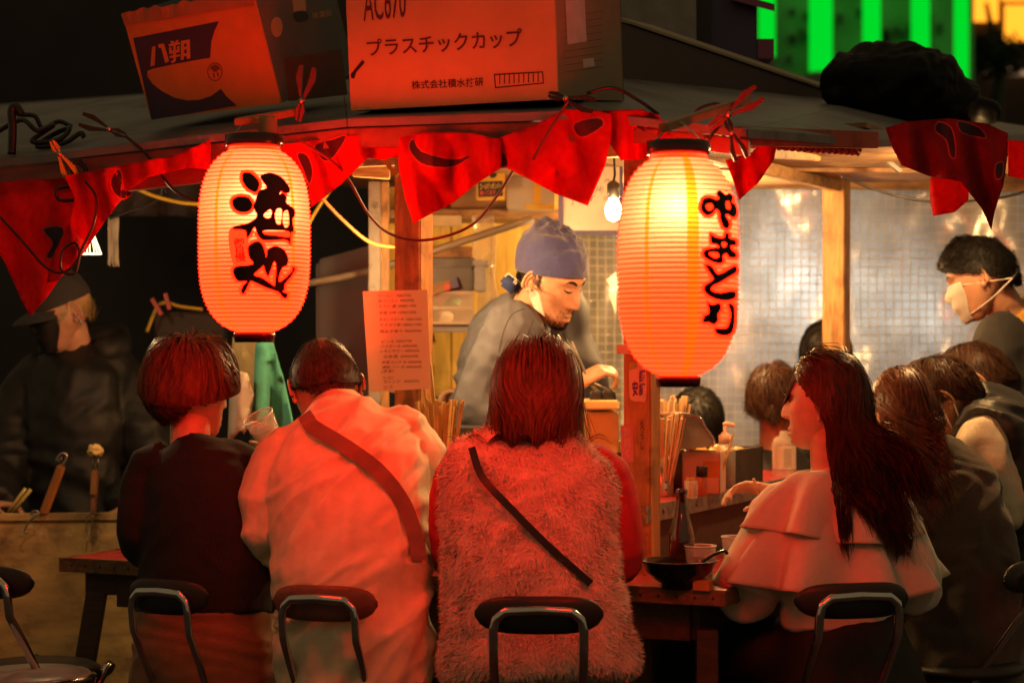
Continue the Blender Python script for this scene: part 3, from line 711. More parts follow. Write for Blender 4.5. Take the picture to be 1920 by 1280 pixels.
def strap(name, pxs, bvh, w, m, parent, off=.005, n=8, th=.003):
    """band laid on the surface along picture points"""
    P = [Vector((p[0], p[1], 0)) for p in pxs]; P = smooth_path(P, n); pts = []; last = None
    for p in P:
        h = hit(bvh, p.x, p.y, off, None)
        if h is None and last is not None: h = W(p.x, p.y, last.y)
        if h is not None: pts.append(h); last = h
    ds = np.array([p.y for p in pts]); 
    med = np.array([ds[max(0, i - 3):i + 4].min() for i in range(len(ds))])
    for _ in range(2): med = np.convolve(np.pad(med, 2, 'edge'), np.ones(5) / 5, 'valid')
    if off > .003: pts = [p * 1 if abs(p.y) < 1e-6 else Vector((p.x * dd / p.y, dd, CZ + (p.z - CZ) * dd / p.y)) for p, dd in zip(pts, med)]
    b = MB(); m_ = len(pts); vs = []; fs = []
    for i in range(m_):
        t = (pts[min(i + 1, m_ - 1)] - pts[max(i - 1, 0)]).normalized(); vdir = (pts[i] - Vector((0, 0, CZ))).normalized(); x = t.cross(vdir).normalized()
        vs += [pts[i] - x * w / 2, pts[i] + x * w / 2, pts[i] + x * w / 2 + vdir * th, pts[i] - x * w / 2 + vdir * th]
    for i in range(m_ - 1):
        a = i * 4
        for k in range(4): k2 = (k + 1) % 4; fs.append((a + k, a + k2, a + 4 + k2, a + 4 + k))
    b.add(vs, fs); return b.build(name, m, parent, False)
# ---------------------------------------------------------------- hair
def ribbons(name, P, wid, m, parent, center, taper=.75, extra_n=None, soft=.7):
    """P: (n,K,3) world points -> one mesh of narrow ribbons"""
    n, K, _ = P.shape; T = np.gradient(P, axis=1); T /= np.linalg.norm(T, axis=2)[..., None] + 1e-9
    Nn = P - np.array(center); Nn /= np.linalg.norm(Nn, axis=2)[..., None] + 1e-9
    if extra_n is not None: Nn = extra_n
    Nn = Nn + RNG.normal(size=(n, 1, 3)) * .35
    Sd = np.cross(T, Nn); Sd /= np.linalg.norm(Sd, axis=2)[..., None] + 1e-9
    tw = wid * (1 - taper * np.linspace(0, 1, K) ** 2.2); tw = tw[None, :, None] * RNG.uniform(.6, 1.3, (n, 1, 1))
    a = P - Sd * tw / 2; b_ = P + Sd * tw / 2; V_ = np.stack([a, b_], 2).reshape(-1, 3)
    base = (np.arange(n) * K * 2)[:, None] + (np.arange(K - 1) * 2)[None, :]
    Fq = np.stack([base, base + 1, base + 3, base + 2], -1).reshape(-1, 4)
    me = bpy.data.meshes.new(name); me.vertices.add(len(V_)); me.vertices.foreach_set('co', V_.ravel())
    me.loops.add(Fq.size); me.loops.foreach_set('vertex_index', Fq.ravel().astype(np.int32))
    me.polygons.add(len(Fq)); me.polygons.foreach_set('loop_start', np.arange(0, Fq.size, 4, dtype=np.int32)); me.update(calc_edges=True)
    rn = np.cross(Sd, T); rn /= np.linalg.norm(rn, axis=2)[..., None] + 1e-9; sm = (P - np.array(center)) if extra_n is None else extra_n
    sm = sm / (np.linalg.norm(sm, axis=2)[..., None] + 1e-9); rn = rn * np.sign((rn * sm).sum(2))[..., None]; vn = sm * soft + rn * (1 - soft); vn = vn - T * (vn * T).sum(2)[..., None] * .5; vn /= np.linalg.norm(vn, axis=2)[..., None] + 1e-9
    o = link_mesh(name, me, m, parent, True); me.normals_split_custom_set_from_vertices(np.repeat(vn[:, :, None, :], 2, 2).reshape(-1, 3).tolist()); return o
def scalp_dirs(n, zf=.52, zs=-.02, zb=-.55, clear=None):
    out = []
    while len(out) < n:
        u = RNG.normal(size=(4 * n, 3)); u /= np.linalg.norm(u, axis=1)[:, None]; y = u[:, 1]
        zm = np.where(y > 0, zs + (zf - zs) * sst(0.1, .85, y), zs + (zb - zs) * sst(0.1, .7, -y))
        k = u[:, 2] > zm
        if clear is not None: k &= clear(u)
        out = list(out) + list(u[k])
    return np.array(out[:n])
def hair(name, parent, H, m, n=3000, L=.12, K=9, wid=.0032, crown=(0, -.35, .94), vol=.12, lift=.0, grav=.35, gravk=1.0, wave=0., wavef=3., clump=.45, nclump=160,
         zf=.52, zs=-.02, zb=-.55, part=None, coll=(), jit=.12, lenvar=.25, clear=None, flow=None, lmap=None, tip_in=0., fringe=0, gmap=None, vmap=None, ztaper=False, zcut=None):
    c, R, s = H; u = scalp_dirs(n, zf, zs, zb, clear); ax = np.array([.0745, .095, .117]) * s
    Rn = np.array(R); g = Rn.T @ np.array([0, 0, -1.]); cr = np.array(crown) / np.linalg.norm(crown)
    u0 = u.copy(); p = u * ax + np.array([0, -.003, 0]); th = RNG.uniform(.015, 1, n) ** .8 * vol
    if vmap is not None: th = th * vmap(u)
    Ln = L * RNG.uniform(1 - lenvar, 1 + lenvar * .4, n)
    if lmap is not None: Ln = Ln * lmap(u)
    st = (Ln / (K - 1))[:, None]; out = [p.copy()]; jd = RNG.normal(size=(n, 3)) * jit
    for k in range(K - 1):
        nn = p / ax ** 2; nn /= np.linalg.norm(nn, axis=1)[:, None]; q = p / ax; q /= np.linalg.norm(q, axis=1)[:, None]
        if part is not None:
            fl = np.stack([np.sign(q[:, 0] - part) * (.9 - .0 * q[:, 2]), -.25 - .2 * np.sign(-q[:, 1]) * 0 + 0 * q[:, 0], -.6 + 0 * q[:, 0]], -1)
        elif flow is not None: fl = flow(q, u0)
        else: fl = q - cr * (q @ cr)[:, None]
        fl = fl - nn * np.sum(fl * nn, 1)[:, None]; fl /= np.linalg.norm(fl, axis=1)[:, None] + 1e-6
        gw = grav * (1 + gravk * k / K * 3) * (np.ones(n) if gmap is None else gmap(u0))[:, None]; d = fl + g * gw + nn * lift + jd
        if tip_in and k > K * .6: d = d - nn * tip_in
        d /= np.linalg.norm(d, axis=1)[:, None]; p = p + d * st
        tk = 1 + th * min(1, (k + 1) / (K * .3)) * ((.1 + .9 * sst(-.95, .15, q[:, 2])) if ztaper else 1); e = np.linalg.norm(p / ax, axis=1); ins = e < tk
        # keep out of the skull (only above the chin line so that hair can fall freely)
        p[ins] = p[ins] / e[ins][:, None] * tk[ins][:, None]
        if ztaper:
            e2 = np.linalg.norm(p / ax, axis=1); far_ = (e2 > tk) & (p[:, 2] > -.1 * s); p[far_] = p[far_] * (.35 + .65 * (tk / e2)[far_])[:, None]
        if coll:
            wp = p @ Rn.T + np.array(c)
            for cc, cr_ in coll:
                dv = (wp - np.array(cc)) / np.array(cr_); ee = np.linalg.norm(dv, axis=1); i2 = ee < 1 + th * .15
                wp[i2] = np.array(cc) + dv[i2] / ee[i2][:, None] * (1 + th[i2] * .15)[:, None] * np.array(cr_)
            p = (wp - np.array(c)) @ Rn
        out.append(p.copy())
    P = np.stack(out, 1)
    if clump:
        ci = RNG.choice(n, min(nclump, n), replace=False); dd = ((u0[:, None, :] - u0[ci][None]) ** 2).sum(-1); near = ci[dd.argmin(1)]
        w = clump * (np.linspace(0, 1, K) ** 1.3)[None, :, None]; P = P * (1 - w) + P[near] * w
        if wave:
            ph = RNG.uniform(0, 6.28, n)[near][:, None]; kk = np.linspace(0, 1, K)[None]; a1 = wave * kk ** .8 * np.sin(ph + kk * wavef * 6.28); a2 = wave * kk ** .8 * np.cos(ph * 1.7 + kk * wavef * 6.28)
            dv1 = RNG.normal(size=(n, 3))[near]; dv1 /= np.linalg.norm(dv1, axis=1)[:, None]; dv2 = np.cross(dv1, [.3, .5, .8]); P = P + a1[..., None] * dv1[:, None] + a2[..., None] * dv2[:, None]
    P = P @ Rn.T + np.array(c)
    if zcut is not None: P[..., 2] = np.maximum(P[..., 2], zcut + RNG.uniform(0, .014, (n, 1)) + .02 * np.abs(np.sin(P[..., 0] * 55)) * (P[..., 2] < zcut + .03))
    return ribbons(name, P, wid, m, parent, c)
def scalp(parent, H, m, k=1.02, zf=.5, zs=0., zb=-.6, name='scalp_hair'):
    """close hair layer on the skull under the strands"""
    P, fs = head_grid(48, 40); nrm = P / np.linalg.norm(P, axis=1)[:, None]; ax = np.array([.0745, .095, .117]); u = P / ax; u /= np.linalg.norm(u, axis=1)[:, None]
    y = u[:, 1]; zm = np.where(y > 0, zs + (zf - zs) * sst(0.1, .85, y), zs + (zb - zs) * sst(0.1, .7, -y)); ok = u[:, 2] > zm
    F2 = [f for f in fs if all(ok[i] for i in f)]; b = MB(); b.add(hp(H, P * k), F2); return b.build(name, m, parent, True)
def patch(parent, H, name, m, lon, lat, off=.001, female=False, n=10, wprof=None):
    """thin piece lying on the face: a strip along (lon,lat) degree points with half-height in degrees"""
    b = MB(); vs = []; fs = []
    for i, (a, t, h) in enumerate(lon):
        for sgn in (-1, 1):
            p = head_surf(np.array(rad(a)), np.array(rad(t + sgn * h)), female); q = p / np.linalg.norm(p); vs.append(p + q * off)
    for i in range(len(lon) - 1): fs.append((2 * i, 2 * i + 1, 2 * i + 3, 2 * i + 2))
    b.add(hp(H, np.array(vs)), fs); return b.build(name, m, parent, True)
def face(parent, H, female=False, closed=True, brow=HAIRB):
    for sx in (-1, 1):
        patch(parent, H, 'eyebrow', brow, [(sx * a, t, h) for a, t, h in ((8, 14.5, 1.0), (14, 16.5, 1.9), (21, 17.8, 1.9), (29, 17.3, 1.4), (35, 14.5, .6))], None, .0014, female)
        patch(parent, H, 'eyelash', LASH, [(sx * a, t, h) for a, t, h in ((11.5, 4.8, .4), (15, 3.3, 1.0), (20, 2.5, 1.35), (25, 3.0, 1.3), (30.5, 5.0, .7))], None, .0012, female)
        patch(parent, H, 'eyelid_crease', mat('lid_crease', (.33, .16, .09), .5), [(sx * a, t, h) for a, t, h in ((12.5, 6.6, .2), (16, 7.6, .3), (20, 8.1, .3), (24, 7.6, .3), (28.5, 6, .2))], None, .0008, female)
    patch(parent, H, 'upper_lip', LIP, [(a, t, h) for a, t, h in ((-13, -35.6, .3), (-7, -33.6, 1.4), (0, -33.4, 1.5), (7, -33.6, 1.4), (13, -35.6, .3))], None, .0006, female)
    patch(parent, H, 'lower_lip', LIP, [(a, t, h) for a, t, h in ((-12, -36.6, .3), (-6, -38.5, 1.8), (0, -39, 2.1), (6, -38.5, 1.8), (12, -36.6, .3))], None, .0006, female)
def face_mask(parent, H, m, ear_px=None, z0=-.106, z1=.004, lonmax=58, name='face_mask', off=.007, pleat=.0022):
    b = MB(); nx, nz = 30, 22; vs = []
    for j in range(nz + 1):
        for i in range(nx + 1):
            s = -1 + 2 * i / nx; t = j / nz; Z = z0 + (z1 - z0) * t + .010 * (1 - s * s) * (t - .3); lon = s * lonmax
            lat = math.asin(max(-.97, min(.97, Z / .117))); p = head_surf(np.array(rad(lon)), np.array(lat))
            dome = .098 + .012 * math.sin(math.pi * min(1, max(0, t))) - .9 * abs(p[0]) ** 1.6 * 2
            y = max(p[1] + off * .6, dome * (1 - .6 * (abs(s) ** 4))) if abs(s) < .85 else p[1] + off * .5
            y += pleat * (1 - s * s) * math.sin(t * 18)
            vs.append((p[0] * 1.06, y, p[2]))
    for j in range(nz):
        for i in range(nx): k = j * (nx + 1) + i; b.f.append((k, k + 1, k + nx + 2, k + nx + 1)); b.mi.append(0)
    b.v = [tuple(q) for q in hp(H, np.array(vs))]
    me = b.mesh(); o = link_mesh(name, me, m, parent, True); md = o.modifiers.new('t', 'SOLIDIFY'); md.thickness = .0015
    return o, (lambda i, j: hp(H, np.array([vs[j * (nx + 1) + i]]))[0])
def cords(name, pts, r, m, parent, n=6, sub=8):
    b = MB(); b.tube(smooth_path(pts, sub), r, n); return b.build(name, m, parent, True)
# ---------------------------------------------------------------- people
def fwd(h): return Vector((-math.sin(rad(h)), math.cos(rad(h)), 0))
def rgt(h): return Vector((math.cos(rad(h)), math.sin(rad(h)), 0))
def seated_legs(mb, pel, h, zs=.47, hw=.085, r=(.085, .062, .045), spread=.03):
    for sx in (-1, 1):
        a = pel + rgt(h) * hw * sx; k = a + fwd(h) * .42 + rgt(h) * spread * sx; k.z = zs + .02; f = k + fwd(h) * .05; f.z = .06
        tubeR(mb, [Vector((a.x, a.y, zs + .05)), k, f], r)
def shoes(p, pts, h):
    for q in pts:
        b = MB(); b.ell(Vector((q[0], q[1], .04)) + fwd(h) * .05, .045, .12, .04, Matrix.Rotation(rad(h), 3, 'Z')); b.build('shoe', BLACK, p.root, True)
def coatmat(n, c, rough=.75, bump=.12, bs=250, sheen=.05, **k): return mat(n, c, rough, bump=bump, bs=bs, sheen=sheen, var=k.pop('var', .12), vs=k.pop('vs', 25), wrinkle=k.pop('wrinkle', .35), **k)

# --- woman in the pink fur vest, front centre
P1 = Person(W(1005, 0, 4.9), 'woman seen from behind in pink fur vest with straight auburn bob'); h = -8
H = hframe(W(1007, 742, 4.98), -4, 14, 2, 1.0)
sp = [(W(1010, 1262, 4.88), .232, .17), (W(1006, 1190, 4.89), .215, .16), (W(996, 1090, 4.9), .198, .148), (W(990, 980, 4.92), .196, .14), (W(990, 900, 4.94), .2, .13), (W(994, 858, 4.95), .188, .115), (W(1000, 826, 4.96), .135, .095), (W(1004, 806, 4.965), .085, .078), (W(1006, 792, 4.97), .055, .06)]
P1.torso(sp[:-1], h, .85); P1.neck(W(1006, 850, 4.96), W(1007, 760, 4.98), .052); add_head(P1.heads, H, True, False)
aR = [W(1142, 905, 4.97), W(1162, 1050, 4.97), W(1110, 1040, 5.2)]; aL = [W(850, 910, 4.98), W(850, 1050, 5.0), W(900, 1040, 5.25)]
P1.arm(aR); P1.arm(aL); hand(P1.body, aR[2], (-.5, .8, 0), (-.3, -.2, -1), 1); hand(P1.body, aL[2], (.4, .8, 0), (.3, -.2, -1), -1)
P1.finish(SKINF, .009)
b = MB(); tubeR(b, [W(1095, 870, 4.97)] + aR, (.06, .058, .054, .04)); tubeR(b, [W(890, 870, 4.98)] + aL, (.06, .052, .048, .04)); b.sweep(dense(secs_of(sp, h, .9)), 20)
P1.cloth('sweater', b, coatmat('red_knit', (.5, .02, .03), .8, .2, 350), .01, 5, .003, ridged(14, 14, 22, 3))
b = MB(); b.sweep(dense(secs_of(sp[:-1] + [(sp[-1][0], .065, .07)], h, 1.0), 4), 28)
FURB = coatmat('fur_base', (.85, .68, .60), .9, .3, 200)
vest = P1.cloth('fur_vest', b, FURB, .012, 5, .008, ridged(9, 9, 7, 5))
b = MB(); pel = W(1008, 1270, 4.92); seated_legs(b, pel, h, .46); b.ell((pel.x, pel.y, .53), .17, .15, .1); P1.cloth('trousers', b, coatmat('dark_trousers', (.03, .025, .025)), .014, 4)
# fur strands
def fur(name, o, n, L, wid, m, parent, keep=None, seed=3):
    me = o.data; off = np.array(ORG[o.name]); co = get_co(me) + off; pol = [tuple(p.vertices) for p in me.polygons]; ar = np.array([p.area for p in me.polygons]); nr = np.array([tuple(p.normal) for p in me.polygons])
    if keep is not None: ar = ar * keep(nr, np.array([co[list(p)].mean(0) for p in pol]))
    fi = RNG.choice(len(pol), n, p=ar / ar.sum()); q = np.array([pol[i][:3] for i in fi]); w = RNG.dirichlet((1, 1, 1), n)
    p0 = (co[q] * w[..., None]).sum(1); nn = nr[fi]; K = 4; l = L * RNG.uniform(.6, 1.25, n)[:, None]
    tn = np.array([[noise.noise(Vector(p) * 22), noise.noise(Vector(p) * 22 + Vector((5, 1, 7))), noise.noise(Vector(p) * 22 + Vector((8, 3, 2)))] for p in p0])
    d = nn * .6 + np.array([0, 0, -.3]) + tn * 1.1 + RNG.normal(size=(n, 3)) * .42; pts = [p0]; p = p0
    for k in range(K - 1):
        d = d + np.array([0, 0, -.18]); dn = d / np.linalg.norm(d, axis=1)[:, None]; p = p + dn * l / (K - 1); pts.append(p)
    return ribbons(name, np.stack(pts, 1), wid, m, parent, (0, 0, 0), .8, np.repeat(nn[:, None], K, 1))
FURM = mat('pink_fur', (.95, .74, .64), .8, var=.12, vs=40, spec=.2, sheen=.3)
ff = fur('fur_pile', vest, 85000, .0165, .0014, FURM, vest, keep=lambda nr, c: (nr[:, 1] < .45) * 1.0)
bv = bvh_of(vest)
strap('bag_strap', [(884, 838), (905, 895), (960, 955), (1030, 1025), (1108, 1094)], bv, .017, BLACK, P1.root, .014)
hc = [((W(1000, 905, 4.96)), (.2, .13, .115))]
scalp(P1.root, H, HAIRR, 1.03)
hair('hair', P1.root, H, HAIRR, 13000, .235, 13, .0019, crown=(-.05, -.05, .99), vol=.5, grav=.62, gravk=1.0, zs=-.02, zb=-.35, zf=.55, coll=hc, jit=.025, clump=.12, nclump=240, tip_in=.35, wave=.002, wavef=1, lenvar=.14, zcut=1.036, lmap=lambda u: .9 + .32 * np.abs(u[:, 0]))

# --- older man leaning over the table
P2 = Person(W(650, 0, 5.05), 'older man with thinning hair in pale shirt and brown shoulder strap, leaning forward'); h = -12
H = hframe(W(611, 726, 5.32), 8, 40, -6, 1.1)
sp = [(W(668, 1275, 4.97), .178, .14), (W(664, 1190, 4.97), .18, .14), (W(660, 1080, 5.0), .182, .135), (W(655, 980, 5.05), .185, .13), (W(650, 900, 5.1), .19, .12), (W(645, 838, 5.17), .17, .1), (W(638, 795, 5.23), .10, .08), (W(630, 772, 5.27), .066, .066)]
P2.torso(sp[:-1], h, .85); P2.neck(W(634, 800, 5.24), W(615, 745, 5.31), .056); add_head(P2.heads, H, False, True)
aL = [W(520, 872, 5.17), W(506, 1020, 5.15), W(540, 985, 5.42)]; aR = [W(772, 838, 5.19), W(795, 1010, 5.15), W(765, 1000, 5.42)]
P2.arm(aL); P2.arm(aR); hand(P2.body, aL[2], (.4, .8, -.1), (.3, -.2, -1), -1); hand(P2.body, aR[2], (-.4, .8, -.1), (-.3, -.2, -1), 1)
P2.finish(SKIN, .009)
b = MB(); b.sweep(dense(secs_of(sp, h)), 26); tubeR(b, [W(590, 828, 5.2)] + aL, (.07, .068, .066, .046)); tubeR(b, [W(700, 815, 5.2)] + aR, (.07, .066, .062, .046))
SHIRT = coatmat('pale_shirt', (.82, .70, .50), .7, .08, 300, wrinkle=.2)
Rt = Matrix.Rotation(rad(38), 3, 'Y')
shirt = P2.cloth('shirt', b, SHIRT, .0065, 4, .0125, ridged(4.5, 5, 15, 2.2, Rt), .004, ridged(13, 9, 7, 8))
b = MB(); c0, c1 = W(636, 785, 5.25), W(626, 757, 5.3); t = (c1 - c0).normalized(); x = Vector((.98, -.1, .1)); y = t.cross(x).normalized(); x = y.cross(t)
b.sweep([(c0, x * .074, y * .072), (c0.lerp(c1, .5), x * .068, y * .068), (c1, x * .063, y * .064), (c1 - t * .002, x * .057, y * .058), (c0, x * .06, y * .06)], 28); b.build('collar', SHIRT, P2.root, True)
b = MB(); pel = W(668, 1265, 5.0); seated_legs(b, pel, h, .46); b.ell((pel.x, pel.y, .53), .165, .14, .1); P2.cloth('trousers', b, coatmat('grey_trousers', (.05, .045, .045)), .014, 4)
bv2 = bvh_of(shirt); SEAM2 = mat('shirt_seam', (.66, .56, .42), .9)
strap('bag_strap', [(566, 770), (576, 785), (590, 802), (650, 838), (712, 885), (757, 945), (780, 1010), (786, 1050)], bvh_of(shirt), .036, mat('brown_leather', (.26, .10, .06), .35, var=.2, bump=.06, bs=150), P2.root, .016)
cl = lambda u: ~((u[:, 2] > .5) & (RNG.random(len(u)) > .3))
scalp(P2.root, H, mat('thin_scalp_hair', (.26, .13, .08), .5, var=.4, vs=120), 1.006, zf=.6, zs=.1, zb=-.55)
hair('hair', P2.root, H, HAIRG, 6500, .085, 9, .0019, crown=(0, -.35, .9), vol=.09, grav=.12, clump=.3, zs=.05, zb=-.6, clear=cl, jit=.12, wave=.002)

# --- woman with short brown hair, left
P3 = Person(W(365, 0, 5.2), 'woman with short brown hair in black sweater and brown trousers, head turned right'); h = -14
H = hframe(W(355, 730, 5.27), -42, 6, 0, 1.05)
sp = [(W(382, 1148, 5.16), .168, .125), (W(382, 1080, 5.17), .162, .12), (W(378, 990, 5.19), .148, .115), (W(372, 920, 5.21), .14, .108), (W(366, 876, 5.23), .125, .095), (W(358, 848, 5.24), .085, .075), (W(355, 832, 5.25), .058, .058)]
pel = W(380, 1265, 5.15); sp0 = [(pel, .16, .12)] + sp
P3.torso(sp0[:-1], h, .85); P3.neck(W(356, 855, 5.24), W(357, 770, 5.27), .05); add_head(P3.heads, H, True, True)
aL = [W(275, 888, 5.24), W(262, 1020, 5.22), W(330, 1015, 5.5)]; aR = [W(455, 882, 5.25), W(478, 1020, 5.35), W(532, 862, 5.52)]
P3.arm(aL); P3.arm(aR); hand(P3.body, aL[2], (.3, .9, -.1), (.3, -.2, -1), -1)
hand(P3.body, W(536, 858, 5.54), (-.45, .1, .75), (-.75, -.25, -.35), -1, (28, 42, 35), .95, 30)
P3.finish(SKINF, .0065)
b = MB(); b.sweep(dense(secs_of(sp, h)), 22); tubeR(b, [W(310, 868, 5.23)] + aL, (.06, .054, .05, .038)); tubeR(b, [W(410, 865, 5.24)] + aR[:2] + [W(520, 900, 5.49)], (.06, .054, .05, .036))
P3.cloth('sweater', b, coatmat('black_knit', (.007, .007, .009), .85, .25, 400, 0), .009, 4, .004, ridged(7, 7, 12, 4))
b = MB(); b.sweep(dense(secs_of([(W(384, 1300, 5.13), .186, .15), (W(382, 1230, 5.14), .178, .14), (W(380, 1130, 5.17), .158, .118)], h)), 22); seated_legs(b, pel, h, .46, r=(.09, .065, .05))
P3.cloth('trousers', b, coatmat('brown_trousers', (.20, .10, .045), .8), .011, 4, .006, ridged(6, 6, 16, 7))
scalp(P3.root, H, HAIRR, 1.03)
hair('hair', P3.root, H, HAIRR, 16000, .19, 12, .0018, crown=(.1, -.2, .97), vol=.40, ztaper=True, grav=.12, gravk=.3, zs=-.05, zb=-.85, zf=.5, jit=.07, clump=.2, nclump=320, tip_in=.25, lenvar=.45, wave=.003, wavef=1, lmap=lambda u: .4 + .6 * sst(-.7, .7, u[:, 2]))
face(P3.root, H, True)
# plastic cup in her hand
CLEARP = mat('clear_plastic', (.95, .93, .9), .12, trans=0, alpha=.22, var=.02, spec=.8)
def cup(c, up, r=.041, hgt=.088, label='', rim=WHITEP, fill=None, name='plastic_cup'):
    z = Vector(up).normalized(); x = z.orthogonal().normalized(); R = Matrix((x, z.cross(x), z)).transposed(); e = empty(name, Vector(c), label, 'cup')
    b = MB(); b.lathe(c, [(r * .72, 0), (r * .74, .004), (r, hgt), (r - .0012, hgt), (r * .72, .005), (.001, .004)], 40, R, cap=False); b.build('wall', CLEARP, e, True)
    b = MB(); b.tube([Vector(c) + R @ Vector((r * math.cos(a), r * math.sin(a), hgt)) for a in np.linspace(0, 2 * math.pi, 41)], .0018, 6, cap=False); b.build('rim', mat('cup_rim', (.8, .78, .75), .25, spec=.8), e, True)
    b = MB()
    for k in range(7):
        q = Vector(c) + R @ Vector((random.uniform(-.5, .5) * r, random.uniform(-.5, .5) * r, random.uniform(.015, .05))); b.cbox(q, .018, .017, .015, Matrix.Rotation(random.random() * 3, 3, Vector((random.random(), random.random(), 1)).normalized()))
        b.build('ice_cube', mat('ice', (.9, .92, .95), .1, alpha=.35, spec=.9, var=.02), e); b = MB()
    if fill:
        b.lathe(Vector(c), [(r * .7, .006), (r * .86, .05), (r * .86, .0505), (.001, .0505)], 32, R); b.build('drink', mat('pale_drink', fill, .1, alpha=.5, spec=.7, var=.05), e, True)
    return e
cup(W(512, 832, 5.5), (-.36, -.28, .72), .041, .085, 'clear plastic cup tilted in the raised hand of the woman in black', fill=(.7, .6, .5))

# --- woman in the ruffled pale blouse, right
P4 = Person(W(1580, 0, 5.15), 'woman with long dark wavy hair in pale ruffled blouse, face in profile'); h = 22
H = hframe(W(1548, 752, 5.17), 66, 4, 0, .98)
sp = [(W(1572, 1175, 5.13), .14, .11), (W(1570, 1090, 5.14), .145, .11), (W(1566, 1010, 5.15), .155, .11), (W(1562, 950, 5.16), .15, .1), (W(1558, 912, 5.165), .11, .085), (W(1556, 880, 5.17), .06, .06)]
pel = W(1580, 1270, 5.14); P4.torso([(pel, .16, .13)] + sp[:-1], h, .85); P4.neck(W(1557, 920, 5.165), W(1552, 780, 5.17), .047); add_head(P4.heads, H, True, True)
aL = [W(1452, 968, 5.14), W(1398, 1108, 5.1), W(1452, 935, 5.36)]; aR = [W(1668, 965, 5.2), W(1712, 1100, 5.22), W(1640, 1010, 5.45)]
P4.arm(aL); P4.arm(aR); hand(P4.body, W(1458, 922, 5.38), (-.75, .25, .12), (-.2, -.35, -.9), -1, (22, 35, 25), .92, 18); hand(P4.body, aR[2], (-.6, .7, 0), (-.2, -.2, -1), 1)
P4.finish(SKINF, .0065)
BLOUSE = coatmat('cream_blouse', (.80, .68, .58), .7, .06, 300)
b = MB(); b.sweep(dense(secs_of(sp, h)), 22); tubeR(b, [W(1490, 948, 5.15)] + aL[:2] + [W(1440, 960, 5.32)], (.06, .062, .078, .036)); tubeR(b, [W(1630, 945, 5.19)] + aR, (.06, .062, .07, .036))
P4.cloth('blouse', b, BLOUSE, .0085, 4, .006, ridged(8, 8, 10, 6))
def ruffle(name, c, r0, r1, z0, z1, nf, amp, m, parent, h, tilt=0, sx=1.35, sy=.95, seed=0, drop=None):
    b = MB(); na, nr = 220, 22; vs = []; x = rgt(h); y = fwd(h)
    for j in range(nr + 1):
        t = j / nr
        for k in range(na):
            a = 2 * math.pi * k / na; wv = math.sin(a * nf + seed + .6 * math.sin(a * 3 + seed)); r = r0 + (r1 - r0) * t ** .75 + amp * wv * t ** 1.4
            z = z0 + (z1 - z0) * t ** 1.25 + amp * .25 * wv * t + (.02 * math.sin(a * 2 + 1) * t)
            rr = r * (1 + .05 * math.sin(a * 2 + .5)); rr += .006 * noise.noise(Vector((math.cos(a) * 4, math.sin(a) * 4, t * 3 + seed))) * t; vs.append(Vector(c) + x * rr * sx * math.cos(a) + y * rr * sy * math.sin(a) + Vector((0, 0, z)))
    fs = [(j * na + k, j * na + (k + 1) % na, (j + 1) * na + (k + 1) % na, (j + 1) * na + k) for j in range(nr) for k in range(na)]
    b.add(vs, fs); o = b.build(name, m, parent, True); md = o.modifiers.new('t', 'SOLIDIFY'); md.thickness = .0014; return o
cn = W(1558, 905, 5.165)
BLT = thin('cream_ruffle', (.82, .70, .60), tl=.25, df=.75, gl=.02, rough=.5, var=.04, vs=60)
ruffle('ruffle', cn, .055, .165, .03, -.12, 8, .024, BLT, P4.root, h, seed=1)
ruffle('ruffle', cn, .10, .20, -.06, -.25, 9, .034, BLT, P4.root, h, seed=2.2)
b = MB(); b.sweep(dense(secs_of([(W(1590, 1310, 5.13), .2, .17), (W(1584, 1240, 5.14), .18, .15), (W(1574, 1160, 5.14), .15, .12)], h)), 20); seated_legs(b, pel, 40, .46); P4.cloth('skirt', b, coatmat('black_skirt', (.010, .009, .009), sheen=0), .012, 4, .005, ridged(9, 9, 5, 2))
face(P4.root, H, True)
scalp(P4.root, H, HAIRD, 1.03, zf=.62)
hcol = [(W(1560, 1010, 5.15), (.175, .14, .15)), (W(1560, 920, 5.165), (.1, .085, .06))]
backflow = lambda q, u: np.stack([q[:, 0] * .7, -.35 - .6 * sst(-.1, .4, u[:, 1]), -.7 + .45 * sst(-.1, .4, u[:, 1])], -1)
backg = lambda u: 1 - .75 * sst(-.1, .4, u[:, 1])
longm = lambda u: np.where((u[:, 1] > .35), .42, 1.)
HAIRW = mat('hair_warm_brown', (.10, .034, .018), .4, var=.5, vs=90, stretch=(1, 1, .15), spec=.3)
hair('hair', P4.root, H, HAIRW, 15000, .46, 18, .0022, flow=backflow, gmap=backg, vol=.24, grav=1.1, gravk=1.8, zs=.12, zb=-.4, zf=.6, coll=hcol, jit=.05, clump=.2, nclump=160, wave=.016, wavef=1.6, lmap=lambda u: np.where(u[:, 1] > .55, .5, 1.))
hair('fringe', P4.root, H, HAIRR, 420, .13, 9, .0026, crown=(0, -.2, .97), vol=.06, grav=.35, zs=.6, zf=.55, zb=.8, clear=lambda u: (u[:, 1] > .35) & (np.abs(u[:, 0]) < .6), jit=.06, clump=.4, nclump=30)
hair('hair', P4.root, H, HAIRW, 3000, .37, 16, .0022, flow=lambda q, u: np.stack([-.8 + 0 * q[:, 0], -.25 + 0 * q[:, 0], -.7 + 0 * q[:, 0]], -1), vol=.2, grav=1.0, gravk=1.8, zs=.1, zb=-.4, clear=lambda u: (u[:, 0] < .1) & (u[:, 1] < -.3), coll=hcol, jit=.07, clump=.15, nclump=60, wave=.016, wavef=1.5)
b = MB(); q = hp(H, np.array([[-.079, -.002, -.042]]))[0]; b.ell(q, .004, .004, .004, n=10, m=8); b.build('earring', mat('pearl', (.8, .7, .65), .2), P4.root, True)

